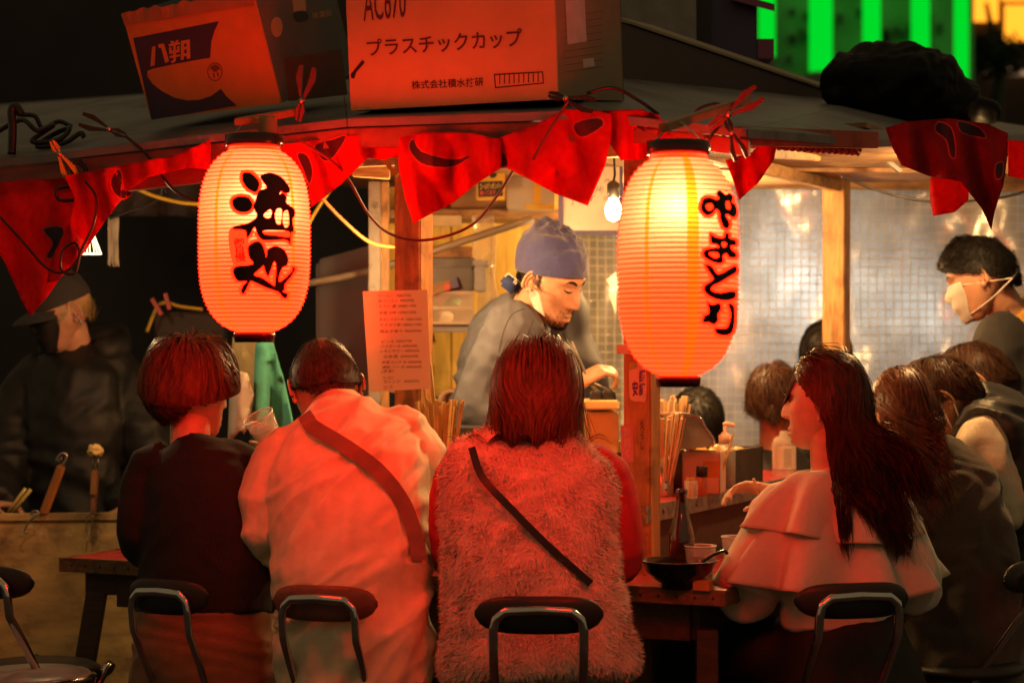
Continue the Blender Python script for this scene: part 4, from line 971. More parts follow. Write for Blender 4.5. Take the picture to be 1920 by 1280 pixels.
# --- woman with brown long hair and dark coat, behind the ruffled blouse
P5 = Person(W(1790, 0, 5.6), 'woman in dark brown coat with long brown hair, bent over the counter'); h = 48
H = hframe(W(1690, 772, 5.62), 28, 16, 0, .96)
sp = [(W(1790, 1290, 5.55), .19, .17), (W(1795, 1180, 5.56), .185, .165), (W(1795, 1080, 5.58), .17, .15), (W(1782, 980, 5.6), .16, .14), (W(1762, 905, 5.61), .15, .12), (W(1740, 860, 5.62), .1, .09), (W(1725, 840, 5.62), .06, .06)]
P5.torso(sp[:-1], h, .8); P5.neck(W(1730, 870, 5.62), W(1708, 790, 5.62), .048); add_head(P5.heads, H, True, False)
aL = [W(1690, 930, 5.52), W(1690, 1090, 5.5), W(1600, 1010, 5.7)]; aR = [W(1825, 930, 5.72), W(1850, 1080, 5.7), W(1720, 1000, 5.85)]
P5.arm(aL); P5.arm(aR); hand(P5.body, aL[2], (-.8, .4, 0), (0, -.2, -1), -1); hand(P5.body, aR[2], (-.8, .4, 0), (0, -.2, -1), 1); P5.finish(SKIN, .009)
b = MB(); b.sweep(dense(secs_of(sp, h)), 22); tubeR(b, [W(1720, 900, 5.56)] + aL, (.07, .066, .06, .045)); tubeR(b, [W(1790, 895, 5.68)] + aR, (.075, .07, .062, .045))
P5.cloth('coat', b, coatmat('brown_coat', (.06, .038, .024), .85, .25, 250, .3), .0105, 4, .012, ridged(4, 4, 5, 3), .006, ridged(10, 10, 14, 9))
b = MB(); pel = W(1790, 1270, 5.57); seated_legs(b, pel, h, .46); P5.cloth('trousers', b, coatmat('dark_trousers', (.03, .025, .025)), .014, 4)
scalp(P5.root, H, HAIRR, 1.03)
hair('hair', P5.root, H, HAIRR, 7000, .38, 14, .0027, flow=backflow, gmap=backg, vol=.2, grav=.75, gravk=1.2, zs=.1, zb=-.4, coll=[(W(1770, 960, 5.6), (.17, .15, .17)), (W(1735, 880, 5.62), (.11, .1, .08))], jit=.05, clump=.5, nclump=60, wave=.012, wavef=1.3)

# --- boy with mask, black vest and cream sleeve
P6 = Person(W(1900, 0, 5.95), 'young man bowed over his food, mask under chin, black vest over cream sleeves'); h = 62
H = hframe(W(1768, 742, 5.92), 74, 40, -6, .98)
sp = [(W(1945, 1150, 5.9), .17, .14), (W(1940, 1030, 5.92), .175, .14), (W(1922, 920, 5.94), .18, .14), (W(1895, 835, 5.96), .175, .125), (W(1865, 785, 5.96), .13, .1), (W(1838, 770, 5.95), .075, .075), (W(1818, 765, 5.94), .06, .062)]
P6.torso(sp[:-1], h, .8); P6.neck(W(1842, 780, 5.95), W(1782, 755, 5.93), .05); add_head(P6.heads, H, False, True)
aL = [W(1838, 842, 5.78), W(1872, 965, 5.74), W(1770, 960, 5.8)]; aR = [W(1890, 830, 6.1), W(1905, 950, 6.12), W(1780, 950, 6.12)]
P6.arm(aL); P6.arm(aR); hand(P6.body, aL[2], (-.8, .4, 0), (0, -.2, -1), -1); hand(P6.body, aR[2], (-.8, .4, 0), (0, -.2, -1), 1); P6.finish(SKIN, .008)
b = MB(); tubeR(b, [W(1860, 815, 5.86)] + aL, (.07, .074, .066, .045)); tubeR(b, [W(1880, 815, 6.05)] + aR, (.07, .07, .062, .045)); b.sweep(dense(secs_of(sp, h, .9)), 20)
P6.cloth('sweatshirt', b, coatmat('cream_fleece', (.70, .58, .42), .85, .2, 200), .0095, 4, .007, ridged(9, 9, 6, 4))
b = MB(); b.sweep(dense(secs_of(sp[:-1] + [(W(1822, 766, 5.94), .068, .07)], h, 1.06)), 24); tubeR(b, [W(1870, 800, 5.88), W(1848, 822, 5.80)], (.1, .09), sub=4)
P6.cloth('padded_vest', b, coatmat('black_nylon', (.02, .019, .02), .5, .1, 120, .1), .0095, 4, .010, ridged(5, 5, 13, 8))
b = MB(); seated_legs(b, W(1945, 1200, 5.9), h, .46); P6.cloth('trousers', b, coatmat('dark_trousers', (.03, .025, .025)), .014, 4)
face(P6.root, H); scalp(P6.root, H, HAIRB, 1.03, zs=.1)
hair('hair', P6.root, H, HAIRD, 7000, .1, 9, .002, crown=(0, -.35, .9), vol=.2, grav=.25, zs=.12, zb=-.5, zf=.42, jit=.09, clump=.5, nclump=110, wave=.004, lmap=lambda u: np.where(u[:, 2] < .2, .5, 1.15))
e1 = Vector(hp(H, np.array([[-.083, .006, .018]]))[0]); e2 = Vector(hp(H, np.array([[-.083, -.016, -.03]]))[0]); k1 = Vector(hp(H, np.array([[-.06, .035, -.085]]))[0]); k2 = Vector(hp(H, np.array([[-.058, .02, -.105]]))[0])
MSTR = mat('mask_strap', (.75, .7, .6), .6)
cords('mask_strap', [e1, e1.lerp(k1, .5) + Vector((-.002, -.004, 0)), k1], .0022, MSTR, P6.root); cords('mask_strap', [e2, e2.lerp(k2, .5) + Vector((.002, -.004, 0)), k2], .0022, MSTR, P6.root)
o, _ = face_mask(P6.root, hframe(Vector(H[0]) + H[1] @ Vector((0, .012, -.036)), 74, 48, -6, .94), MASKW, z0=-.10, z1=-.05, lonmax=48)

# --- second boy behind him
P7 = Person(W(1880, 0, 6.3), 'dark haired young man mostly hidden behind the boy in black vest'); h = 60
H = hframe(W(1838, 712, 6.25), 66, 38, 0, .98)
sp = [(W(1960, 1100, 6.3), .17, .14), (W(1945, 940, 6.3), .175, .14), (W(1915, 830, 6.3), .17, .12), (W(1885, 775, 6.29), .1, .09), (W(1868, 755, 6.28), .06, .06)]
P7.torso(sp, h, .85); P7.neck(W(1885, 780, 6.29), W(1848, 735, 6.26), .05); add_head(P7.heads, H, False, False); P7.finish(SKIN, .01)
b = MB(); b.sweep(dense(secs_of(sp, h)), 20); tubeR(b, [W(1890, 800, 6.2), W(1900, 930, 6.15), W(1800, 950, 6.25)], (.08, .065, .045)); seated_legs(b, W(1960, 1150, 6.3), h, .46); P7.cloth('jacket', b, coatmat('charcoal_jacket', (.03, .028, .03)), .012, 4, .006, ridged(6, 6, 9, 2))
scalp(P7.root, H, HAIRB, 1.03); hair('hair', P7.root, H, HAIRD, 4500, .1, 8, .0024, crown=(0, -.35, .9), vol=.2, grav=.25, zs=.05, zb=-.6, zf=.42, jit=.09, clump=.5, nclump=90)

# --- standing man with mask and mustard shirt, right edge
P8 = Person(W(1930, 0, 6.45), 'standing man with curly black hair, white mask and mustard shirt, looking down'); h = 62
H = hframe(W(1838, 518, 6.38), 72, 26, 2, 1.02)
sp = [(W(1975, 1100, 6.4), .165, .12), (W(1965, 950, 6.4), .165, .115), (W(1945, 800, 6.42), .175, .12), (W(1925, 690, 6.44), .185, .125), (W(1912, 630, 6.45), .165, .105), (W(1902, 592, 6.45), .09, .08), (W(1893, 572, 6.44), .062, .062)]
P8.torso(sp[:-1], h, .85); P8.neck(W(1902, 605, 6.44), W(1856, 535, 6.39), .058); add_head(P8.heads, H, False, True)
aL = [W(1868, 660, 6.28), W(1905, 830, 6.25), W(1830, 900, 6.3)]; aR = [W(1950, 650, 6.62), W(1970, 820, 6.6), W(1860, 880, 6.6)]
P8.arm(aL); P8.arm(aR); hand(P8.body, aL[2], (-.8, .2, -.5), (0, -.2, -1), -1); hand(P8.body, aR[2], (-.8, .2, -.5), (0, -.2, -1), 1); P8.finish(SKIN, .008)
b = MB(); b.sweep(dense(secs_of(sp, h)), 22); P8.cloth('mustard_shirt', b, coatmat('mustard_cotton', (.52, .27, .04), .8, .12, 300), .01, 4, .006, ridged(8, 8, 5, 3))
bk = fwd(h) * -.035
b = MB(); b.sweep(dense(secs_of([(p + bk, a * 1.1, c * 1.02) for p, a, c in sp[:-2]], h)), 22); tubeR(b, [W(1890, 625, 6.35)] + aL, (.075, .07, .062, .045)); tubeR(b, [W(1935, 622, 6.55)] + aR, (.075, .07, .062, .045)); 
P8.cloth('cardigan', b, coatmat('black_cardigan', (.018, .017, .018), .8, .2, 300), .01, 4, .006, ridged(6, 6, 9, 5))
b = MB(); f0 = W(1975, 0, 6.4)
for sx in (-1, 1): q = Vector((f0.x, f0.y, .55)) + rgt(h) * .09 * sx; tubeR(b, [q, q * 1 - Vector((0, 0, .28)), Vector((q.x, q.y, .05))], (.09, .065, .05))
P8.cloth('trousers', b, coatmat('dark_trousers', (.03, .025, .025)), .014, 4)
face(P8.root, H); scalp(P8.root, H, HAIRB, 1.04, zs=.1, zb=-.5)
hair('hair', P8.root, H, HAIRB, 9000, .07, 12, .0018, crown=(0, -.45, .85), vol=.17, grav=.05, gravk=.2, lift=.12, zs=.12, zb=-.5, zf=.4, jit=.2, clump=.5, nclump=260, wave=.008, wavef=1.5, lmap=lambda u: np.where(u[:, 2] < .3, .45, 1.15) * (1 - .45 * sst(.3, .7, u[:, 1])))
o, mp_ = face_mask(P8.root, H, MASKW)
c1 = Vector(mp_(0, 20)); c2 = Vector(mp_(0, 3)); nk = Vector(hp(H, np.array([[-.062, -.085, -.052]]))[0])
MST2 = mat('mask_elastic', (.8, .72, .66), .6)
cords('mask_strap', [c1, c1.lerp(nk, .5) + Vector((0, -.006, 0)), nk], .0018, MST2, P8.root); cords('mask_strap', [c2, c2.lerp(nk, .5) + Vector((0, -.012, -.004)), nk], .0018, MST2, P8.root)
nk2 = Vector(hp(H, np.array([[-.03, -.105, -.03]]))[0]); cords('strap_hook', [nk, nk.lerp(nk2, .5) + Vector((.004, -.01, 0)), nk2], .0045, BLACK, P8.root)

# --- the cook
P9 = Person(W(930, 0, 6.25), 'cook with blue knit cap and chin mask in grey sweatshirt behind the counter'); h = -78
H = hframe(W(1034, 522, 6.15), -127, 30, 6, 1.08)
sp = [(W(935, 960, 6.3), .175, .125), (W(925, 860, 6.3), .18, .125), (W(930, 770, 6.29), .185, .13), (W(945, 690, 6.28), .19, .13), (W(962, 625, 6.26), .17, .115), (W(978, 590, 6.24), .10, .085), (W(990, 570, 6.22), .066, .066)]
P9.torso(sp[:-1], h, .85); P9.neck(W(982, 600, 6.23), W(1018, 545, 6.17), .06); add_head(P9.heads, H, False, True)
aR = [W(955, 640, 6.08), W(900, 785, 6.02), W(1070, 735, 5.98)]; aL = [W(985, 640, 6.42), W(1000, 790, 6.44), W(1080, 760, 6.3)]
P9.arm(aR); P9.arm(aL); hand(P9.body, W(1078, 722, 5.98), (.72, .1, .42), (.3, .35, -.8), 1, (38, 55, 35), 1.0, 30); hand(P9.body, aL[2], (.8, -.2, 0), (0, -.2, -1), -1)
P9.finish(SKIN, .0065)
GREY = coatmat('grey_sweat', (.095, .098, .13), .85, .15, 350)
b = MB(); b.sweep(dense(secs_of(sp, h)), 22); tubeR(b, [W(968, 612, 6.15)] + aR[:2] + [W(1040, 748, 5.99)], (.085, .078, .07, .046)); tubeR(b, [W(975, 612, 6.36)] + aL, (.085, .074, .066, .046))
sw9 = P9.cloth('sweatshirt', b, GREY, .0085, 4, .010, ridged(7, 7, 11, 3, Matrix.Rotation(rad(-25), 3, 'Y')), .004, ridged(18, 14, 16, 6))
SEAM = mat('seam_thread', (.05, .045, .045), .9)
bv9 = bvh_of(sw9)
for pp_ in ([(985, 578), (960, 590), (945, 620), (935, 660)], [(1000, 600), (985, 640), (968, 690)]): strap('seam', pp_, bv9, .0028, SEAM, P9.root, .001, 8, .001)
b = MB(); f0 = W(935, 0, 6.3)
for sx in (-1, 1): q = Vector((f0.x, f0.y, .8)) + rgt(h) * .09 * sx; tubeR(b, [q, q - Vector((0, 0, .4)), Vector((q.x, q.y, .05))], (.09, .065, .05))
P9.cloth('trousers', b, coatmat('dark_trousers', (.03, .025, .025)), .014, 4)
face(P9.root, H)
# knit cap: slouchy shell
def cap_shell(parent, H, m, name, zlow, k, slouch, nx=64, nz=34, amp=.003, seed=0, tiltf=.25, bulge=.03):
    b = MB(); vs = []
    for j in range(nz + 1):
        t = j / nz
        for i in range(nx):
            a = 2 * math.pi * i / nx; lo = zlow + tiltf * math.cos(a); lat = lo + (math.pi / 2 - .02 - lo) * t
            x, y, z = math.sin(a) * math.cos(lat), math.cos(a) * math.cos(lat), math.sin(lat)
            kk = k + bulge * math.sin(math.pi * min(1, t * .92)) * (1 - .45 * math.cos(a)); p = np.array([.0745 * x * kk * 1.02, (.095 * y - .003) * kk, .117 * z * kk])
            w = t ** 1.2; p = p + np.array(slouch) * w
            n_ = noise.noise(Vector((a * 1.6 + seed, t * 9, seed))) * amp * 2.2 + noise.noise(Vector((math.cos(a) * 3, math.sin(a) * 3 + seed, t * 5))) * amp * 1.6
            p = p * (1 + n_ / .09 * (.2 + t)); vs.append(p)
    for j in range(nz):
        for i in range(nx): i2 = (i + 1) % nx; b.f.append((j * nx + i, j * nx + i2, (j + 1) * nx + i2, (j + 1) * nx + i)); b.mi.append(0)
    b.f.append(tuple(nz * nx + i for i in range(nx))); b.mi.append(0)
    b.v = [tuple(q) for q in hp(H, np.array(vs))]; o = b.build(name, m, parent, True); md = o.modifiers.new('t', 'SOLIDIFY'); md.thickness = .004; md.offset = 1; return o
BEANIE = coatmat('blue_towel_knit', (.042, .05, .19), .9, .5, 260, .5)
cap_shell(P9.root, H, BEANIE, 'knit_cap', .12, 1.10, (0, -.03, -.004), amp=.0035, seed=2, tiltf=.30, bulge=.19)
# knot of the head towel
b = MB(); q0 = W(958, 532, 6.16)
b.cbox(q0, .058, .022, .046, Matrix.Rotation(rad(38), 3, 'Y')); o = b.build('towel_tail', mat('navy_cloth', (.02, .035, .14), .85, bump=.2, bs=300), P9.root, True, .009)
b = MB(); q = q0 + Vector((0, -.013, .003)); R_ = Matrix.Rotation(rad(38), 3, 'Y')
for du, dv, w_, h_ in ((-.0, .017, .05, .003), (-.024, .01, .003, .016), (.006, .01, .003, .012), (.012, .008, .003, .009)): b.cbox(q + R_ @ Vector((du, 0, dv)), w_, .002, h_, R_)
b.build('towel_print', WHITEP, P9.root)
hair('hair', P9.root, H, HAIRB, 900, .055, 7, .0024, crown=(0, .2, .97), vol=.06, grav=.3, zs=-.05, zb=-.75, zf=.9, clear=lambda u: (u[:, 2] < .25) & (u[:, 1] < .25), jit=.1, clump=.3)
def stubble(parent, H, n, L, m, mask, name='beard', wid=.0012):
    ln = RNG.uniform(-1.2, 1.2, n * 6); lt = RNG.uniform(-1.25, -.2, n * 6); P = head_surf(ln, lt); k = mask(P) > RNG.random(len(P)); P = P[k][:n]
    N_ = P / np.linalg.norm(P, axis=1)[:, None]; d = N_ * .5 + np.array([0, .2, -.8]) + RNG.normal(size=P.shape) * .25; d /= np.linalg.norm(d, axis=1)[:, None]
    pts = np.stack([P, P + d * L * .5, P + d * L], 1); Q = hp(H, pts.reshape(-1, 3)).reshape(pts.shape); return ribbons(name, Q, wid, m, parent, H[0])
bm_ = lambda P: np.clip(G(P[:, 2] + .1, .016) * G(P[:, 0], .03) + G(P[:, 2] + .054, .005) * G(P[:, 0], .024) * 1.2 + .12 * G(P[:, 2] + .085, .03) * G(np.abs(P[:, 0]) - .03, .012), 0, 1) * (P[:, 1] > .03)
stubble(P9.root, H, 1000, .007, HAIRB, bm_)
# chin mask hanging from the ear
ea = Vector(hp(H, np.array([[.083, .0, -.02]]))[0])
m0 = [W(992, 545, 6.04), W(1010, 552, 6.03), W(1018, 588, 6.03), W(1020, 592, 6.04), W(1002, 578, 6.05), W(994, 560, 6.06)]
b = MB(); n_ = Vector((.3, .9, 0)) * .012; b.add([p for p in m0] + [p + n_ for p in m0], [(0, 1, 2, 3, 4, 5), (11, 10, 9, 8, 7, 6)] + [(i, (i + 1) % 6, (i + 1) % 6 + 6, i + 6) for i in range(6)]); b.build('chin_mask', MASKW, P9.root)
for q in (m0[0], m0[1]): cords('mask_strap', [ea, ea.lerp(q, .5) + Vector((.003, -.003, 0)), q], .0018, MST2, P9.root)
# tongs
tg = empty('tongs', W(1112, 740, 5.95), 'dark steel tongs gripped in the hand of the cook', 'tongs')
for k, (x1, y1) in enumerate(((1118, 750), (1142, 748))):
    b = MB(); b.bar(W(1072, 640 + 4 * k, 6.0), W(1105, 715, 5.97), .008, .003); b.bar(W(1105, 715, 5.97), W(x1, y1 - 18, 5.94), .012, .003)
    b.build('arm', STEEL, tg)
    b = MB(); b.lathe(W(x1, y1 - 6, 5.94), [(.004, -.026), (.016, -.015), (.02, .0), (.015, .014), (.006, .022)], 14, Matrix.Rotation(rad(-25), 3, 'Y') @ Matrix.Diagonal((1, .3, 1))); b.build('tip', BLACK, tg, True)

# --- man with cap and black mask, left
P10 = Person(W(140, 0, 6.95), 'standing man in black cap, black mask and dark hooded coat behind wooden cart'); h = 128
H = hframe(W(118, 582, 6.9), 122, 22, 0, 1.04)
sp = [(W(140, 1080, 6.95), .2, .16), (W(140, 960, 6.95), .21, .165), (W(138, 850, 6.96), .215, .165), (W(140, 760, 6.97), .22, .155), (W(145, 700, 6.98), .2, .13), (W(150, 665, 6.98), .12, .1), (W(148, 645, 6.97), .07, .07)]
P10.torso(sp[:-1], h, .8); P10.neck(W(148, 680, 6.97), W(130, 610, 6.92), .055); add_head(P10.heads, H, False, True)
aL = [W(50, 745, 7.0), W(10, 880, 6.85), W(-10, 950, 6.55)]; aR = [W(245, 740, 6.95), W(285, 880, 6.85), W(230, 960, 6.7)]
P10.arm(aL); P10.arm(aR); hand(P10.body, W(-22, 948, 6.5), (.8, -.1, 0), (.1, -.2, -1), -1, (40, 50, 30)); hand(P10.body, aR[2], (-.6, -.5, -.2), (0, -.2, -1), 1); P10.finish(SKIN, .008)
COAT = coatmat('black_coat', (.009, .009, .011), .6, .15, 180, 0)
b = MB(); b.sweep(dense(secs_of(sp, h)), 22); tubeR(b, [W(95, 705, 7.0)] + aL, (.09, .08, .075, .06)); tubeR(b, [W(200, 700, 6.98)] + aR, (.09, .085, .078, .06))
P10.cloth('coat', b, COAT, .011, 4, .014, ridged(5, 5, 6, 6), .006, ridged(12, 10, 10, 1))
b = MB(); cc = W(160, 652, 6.97)
for a in np.linspace(-.9, math.pi + .9, 18): b.ell(cc + Vector((.115 * math.cos(a), .02 + .085 * math.sin(a), -.005 + .03 * max(0, math.sin(a)))), .035, .035, .04 + .02 * max(0, math.sin(a)), n=10, m=8)
b.ell(cc + Vector((.06, .08, .02)), .08, .045, .06)
P10.cloth('hood', b, COAT, .01, 4, .010, ridged(9, 9, 9, 2))
b = MB(); f0 = W(140, 0, 6.95)
for sx in (-1, 1): q = Vector((f0.x, f0.y, .8)) + rgt(h) * .09 * sx; tubeR(b, [q, q - Vector((0, 0, .4)), Vector((q.x, q.y, .05))], (.09, .065, .05))
P10.cloth('trousers', b, coatmat('dark_trousers', (.03, .025, .025)), .014, 4)
face(P10.root, H)
CAPM = coatmat('black_cap', (.03, .03, .032), .8, .15, 300)
cap_shell(P10.root, H, CAPM, 'cap', .2, 1.07, (0, -.01, .005), amp=.0015, seed=5, tiltf=.0)
b = MB(); vs = []
for j in range(7):
    for i in range(15):
        a = rad(-62 + 124 * i / 14); t = j / 6; r = .097 + .068 * t * math.cos(a) ** .6; vs.append((.84 * r * math.sin(a), r * math.cos(a) + .002, .032 - .018 * t * t - .016 * (math.sin(a)) ** 2))
b.add(hp(H, np.array(vs)), [(j * 15 + i, j * 15 + i + 1, (j + 1) * 15 + i + 1, (j + 1) * 15 + i) for j in range(6) for i in range(14)]); o = b.build('cap_brim', CAPM, P10.root, True); md = o.modifiers.new('t', 'SOLIDIFY'); md.thickness = .004
face_mask(P10.root, H, mat('black_mask', (.012, .012, .013), .55), pleat=.001, lonmax=62)
hair('hair', P10.root, H, mat('hair_bleached', (.42, .30, .12), .4, var=.4, vs=90), 700, .05, 7, .0022, crown=(0, .2, .97), vol=.05, grav=.3, zs=-.1, zb=-.6, zf=.9, clear=lambda u: (u[:, 2] < .22) & (u[:, 1] < .35), jit=.1, clump=.3)
for k in range(4):
    b = MB(); q = Vector(hp(H, np.array([[-.082, -.004 - .003 * k, -.015 - .011 * k]]))[0]); b.lathe(q, [(.0035, -.001), (.005, 0), (.0035, .001)], 12, Matrix.Rotation(rad(90), 3, 'X')); b.build('ear_ring', CHROME, P10.root, True)

# --- customers on the far side
def far_person(px, d, head_py, h, headh, pitch, hairm, label, cloth, tw=.17, hair_kw={}, base_py=None, neck_dx=0):
    P = Person(W(px, 0, d), label); H = hframe(W(px, head_py, d), headh, pitch, 0, .98); s = F / d
    y0 = head_py + .125 * s
    sp = [(W(px, y0 + .62 * s, d + .05), tw, .14), (W(px, y0 + .35 * s, d + .05), tw, .13), (W(px, y0 + .16 * s, d + .05), tw, .12), (W(px, y0 + .08 * s, d + .03), .13, .1), (W(px, y0 + .03 * s, d + .02), .06, .06)]
    P.torso(sp, h, .85); P.neck(W(px, y0 + .06 * s, d + .03), W(px, head_py + .05 * s, d), .05); add_head(P.heads, H, True, False); P.finish(SKIN, .01)
    b = MB(); b.sweep(dense(secs_of(sp, h)), 20)
    for sx in (-1, 1): q = W(px + sx * tw * .85 * s, y0 + .14 * s, d + .03); tubeR(b, [q, q + Vector((sx * .04, -.03, -.25)), q + Vector((-sx * .03, -.25, -.27))], (.07, .058, .042))
    seated_legs(b, sp[0][0], h, .46); P.cloth('jacket', b, cloth, .012, 4, .007, ridged(6, 6, 8, px * .1)); scalp(P.root, H, hairm, 1.04); face(P.root, H, True)
    kw = dict(n=4500, L=.16, K=9, wid=.0026, vol=.2, grav=.4, zf=.5); kw.update(hair_kw); hair('hair', P.root, H, hairm, **kw); return P, H
far_person(1548, 7.25, 662, 180, 185, 20, HAIRB, 'woman with parted black hair facing the camera behind the back post', coatmat('grey_jacket', (.06, .06, .065)), hair_kw=dict(part=.02, L=.22, vol=.22))
far_person(1452, 6.95, 748, 150, 170, 40, HAIRD, 'customer with curly dark hair bowed behind the ruffled blouse woman', coatmat('charcoal_jacket', (.03, .028, .03)), tw=.15, hair_kw=dict(wave=.012, wavef=1.6, L=.14, vol=.32, nclump=300))
P12, H12 = far_person(1306, 7.1, 790, 175, 180, 62, HAIRB, 'dark clothed customer bent low behind the steaming griddle', coatmat('dark_jacket', (.022, .02, .02)), tw=.19, hair_kw=dict(L=.12, vol=.3))
P13 = Person(W(770, 0, 6.75), 'helper hidden behind the menu with one pale hand showing'); h = -20
H = hframe(W(762, 640, 6.75), -30, 10, 0, .95); sp = [(W(765, 1000, 6.8), .16, .12), (W(765, 850, 6.8), .16, .12), (W(765, 770, 6.8), .15, .11), (W(763, 730, 6.79), .07, .07)]
P13.torso(sp, h, .85); P13.neck(W(763, 740, 6.79), W(762, 680, 6.76), .048); add_head(P13.heads, H, True, False)
P13.arm([W(790, 790, 6.75), W(800, 850, 6.7), W(818, 790, 6.62)]); hand(P13.body, W(818, 778, 6.6), (.35, -.1, .75), (.6, -.2, -.5), 1, (42, 55, 35), .9); P13.finish(SKINF, .0065)
b = MB(); b.sweep(dense(secs_of(sp, h)), 18); tubeR(b, [W(785, 775, 6.76), W(800, 850, 6.7), W(813, 796, 6.63)], (.065, .058, .043)); P13.cloth('sweater', b, coatmat('black_knit', (.007, .007, .009)), .011, 4)
scalp(P13.root, H, HAIRB, 1.04, zf=.4); hair('hair', P13.root, H, HAIRB, 1500, .12, 8, .004, vol=.15, grav=.3)
# ---------------------------------------------------------------- customer table
tb = empty('customer_table', S(-.9, .15, 0), 'red topped wooden customer table wrapped around the stall corner', 'table')
TZ = .70
def tslab(name, s0, s1, t0, t1, z0, z1, m, bev=.0015):
    b = MB(); b.obox(S(s0, t0, z0), U * (s1 - s0), V * (t1 - t0), Vector((0, 0, z1 - z0))); return b.build(name, m, tb, False, bev)
tslab('red_top', -1.848, -.002, .004, .297, TZ - .012, TZ, REDTOP); tslab('red_top', -.296, -.004, .3, 1.9, TZ - .012, TZ, REDTOP)
TW = mat('table_edge_wood', (.2, .1, .05), .45, var=.3, vs=6, stretch=(1, 4, 8), wood=True, bump=.1, dirt=(.08, .04, .02), ds=12)
tslab('edge_board', -1.852, .002, -.012, .003, TZ - .036, TZ + .002, TW); tslab('edge_board', -.003, .01, -.012, 1.9, TZ - .036, TZ + .002, TW); tslab('edge_board', -1.862, -1.85, -.012, .3, TZ - .036, TZ + .002, TW)
for s in np.arange(-1.82, 0, .045):
    b = MB(); b.lathe(S(s, -.012, TZ - .018), [(.0035, 0), (.003, .002), (.001, .003)], 8, Matrix.Rotation(math.pi / 2, 3, 'X')); b.build('nail_head', mat('nail', (.06, .04, .03), .4, .8), tb)
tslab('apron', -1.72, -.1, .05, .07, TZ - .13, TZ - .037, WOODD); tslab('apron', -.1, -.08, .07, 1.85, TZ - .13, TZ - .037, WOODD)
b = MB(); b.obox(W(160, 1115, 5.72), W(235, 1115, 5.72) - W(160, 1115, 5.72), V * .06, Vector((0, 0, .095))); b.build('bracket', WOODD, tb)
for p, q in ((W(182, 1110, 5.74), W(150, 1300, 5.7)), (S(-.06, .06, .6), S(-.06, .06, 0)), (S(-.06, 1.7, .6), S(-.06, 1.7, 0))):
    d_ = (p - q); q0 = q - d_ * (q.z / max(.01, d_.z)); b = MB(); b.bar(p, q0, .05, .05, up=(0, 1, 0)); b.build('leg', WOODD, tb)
# ---------------------------------------------------------------- folding chairs
def make_chair(label, vinyl=BLACKV):
    c = empty('folding_chair', (0, 0, 0), label, 'chair', 'folding chairs at the stall')
    def bb(mb, n, m, sm=True): return mb.build(n, m, c, sm)
    # pad: curved rounded bar
    b = MB(); vs = []; na, nc = 24, 16
    for i in range(na + 1):
        t = -1 + 2 * i / na; x = .14 * t; y = -.19 + .03 * t * t; e = max(.02, (1 - abs(t) ** 4)) ** .5
        for k in range(nc): a = 2 * math.pi * k / nc; cz = math.copysign(abs(math.sin(a)) ** .6, math.sin(a)); vs.append((x, y + .014 * e * math.cos(a), .69 + .041 * e * cz))
    b.add(vs, [(i * nc + k, i * nc + (k + 1) % nc, (i + 1) * nc + (k + 1) % nc, (i + 1) * nc + k) for i in range(na) for k in range(nc)] + [tuple(range(nc)), tuple(na * nc + k for k in reversed(range(nc)))]); bb(b, 'backrest', vinyl)
    w = .097
    P = [(-w + .03, .21, .015), (-w, -.15, .54), (-w, -.2, .61), (-w, -.208, .66), (-w + .006, -.21, .684), (-w + .026, -.213, .70), (0, -.218, .704), (w - .026, -.213, .70), (w - .006, -.21, .684), (w, -.208, .66), (w, -.2, .61), (w, -.15, .54), (w - .03, .21, .015)]
    b = MB(); pp = []
    for i in range(len(P) - 1):
        for k in range(4): pp.append(Vector(P[i]).lerp(Vector(P[i + 1]), k / 4))
    pp.append(Vector(P[-1])); b.tube(pp, .0105, 12); bb(b, 'back_tube', CHROME)
    b = MB(); b.tube(smooth_path([(-.12, -.23, .015), (-.125, .1, .42), (-.1, .14, .43), (.1, .14, .43), (.125, .1, .42), (.12, -.23, .015)], 6), .0105, 12); bb(b, 'leg_tube', CHROME)
    b = MB(); b.lathe((0, 0, .43), [(.13, 0), (.16, .003), (.165, .012), (.16, .024), (.14, .034), (.001, .036)], 36); bb(b, 'seat', vinyl)
    for x, y in ((-w + .03, .21), (w - .03, .21), (-.12, -.23), (.12, -.23)):
        b = MB(); b.lathe((x, y, 0), [(.014, 0), (.014, .03)], 10); bb(b, 'rubber_foot', BLACK)
    return c
BROWNV = mat('brown_vinyl', (.17, .06, .035), .35, var=.3, vs=20, bump=.25, bs=60)
ch0 = make_chair('black folding chair under the woman in the fur vest')
def put_chair(c, pad, h):
    z = Matrix.Rotation(rad(h), 3, 'Z') @ Vector((0, -.19, .69)); c.location = Vector(pad) - z; c.location.z = pad.z - .69 if pad.z < .69 else 0; c.rotation_euler = (0, 0, rad(h))
    c.location.z = 0; return c
def another(label, pad, h, vinyl=None, sc=1.):
    c = copy_tree(ch0); c['label'] = label
    if vinyl:
        for k in c.children:
            if k.name.startswith(('backrest', 'seat')):
                k.data = k.data.copy(); k.data.materials[0] = vinyl
    c.scale = (sc, sc, 1); return put_chair(c, pad, h)
put_chair(ch0, W(1010, 1148, 4.6), -2)
another('brown vinyl folding chair under the older man in pale shirt', W(596, 1150, 4.79), -16, BROWNV, .9)
another('folding chair with bare chrome tube behind the woman in black sweater', W(287, 1140, 4.9), -26, None, .8)
another('folding chair under the woman in the ruffled blouse', W(1606, 1150, 4.86), 14)
another('folding chair at the right edge beside the brown coat', W(1935, 1110, 5.4), 60)
another('empty folding chair cut off by the left picture edge', W(-32, 1120, 5.25), -30)
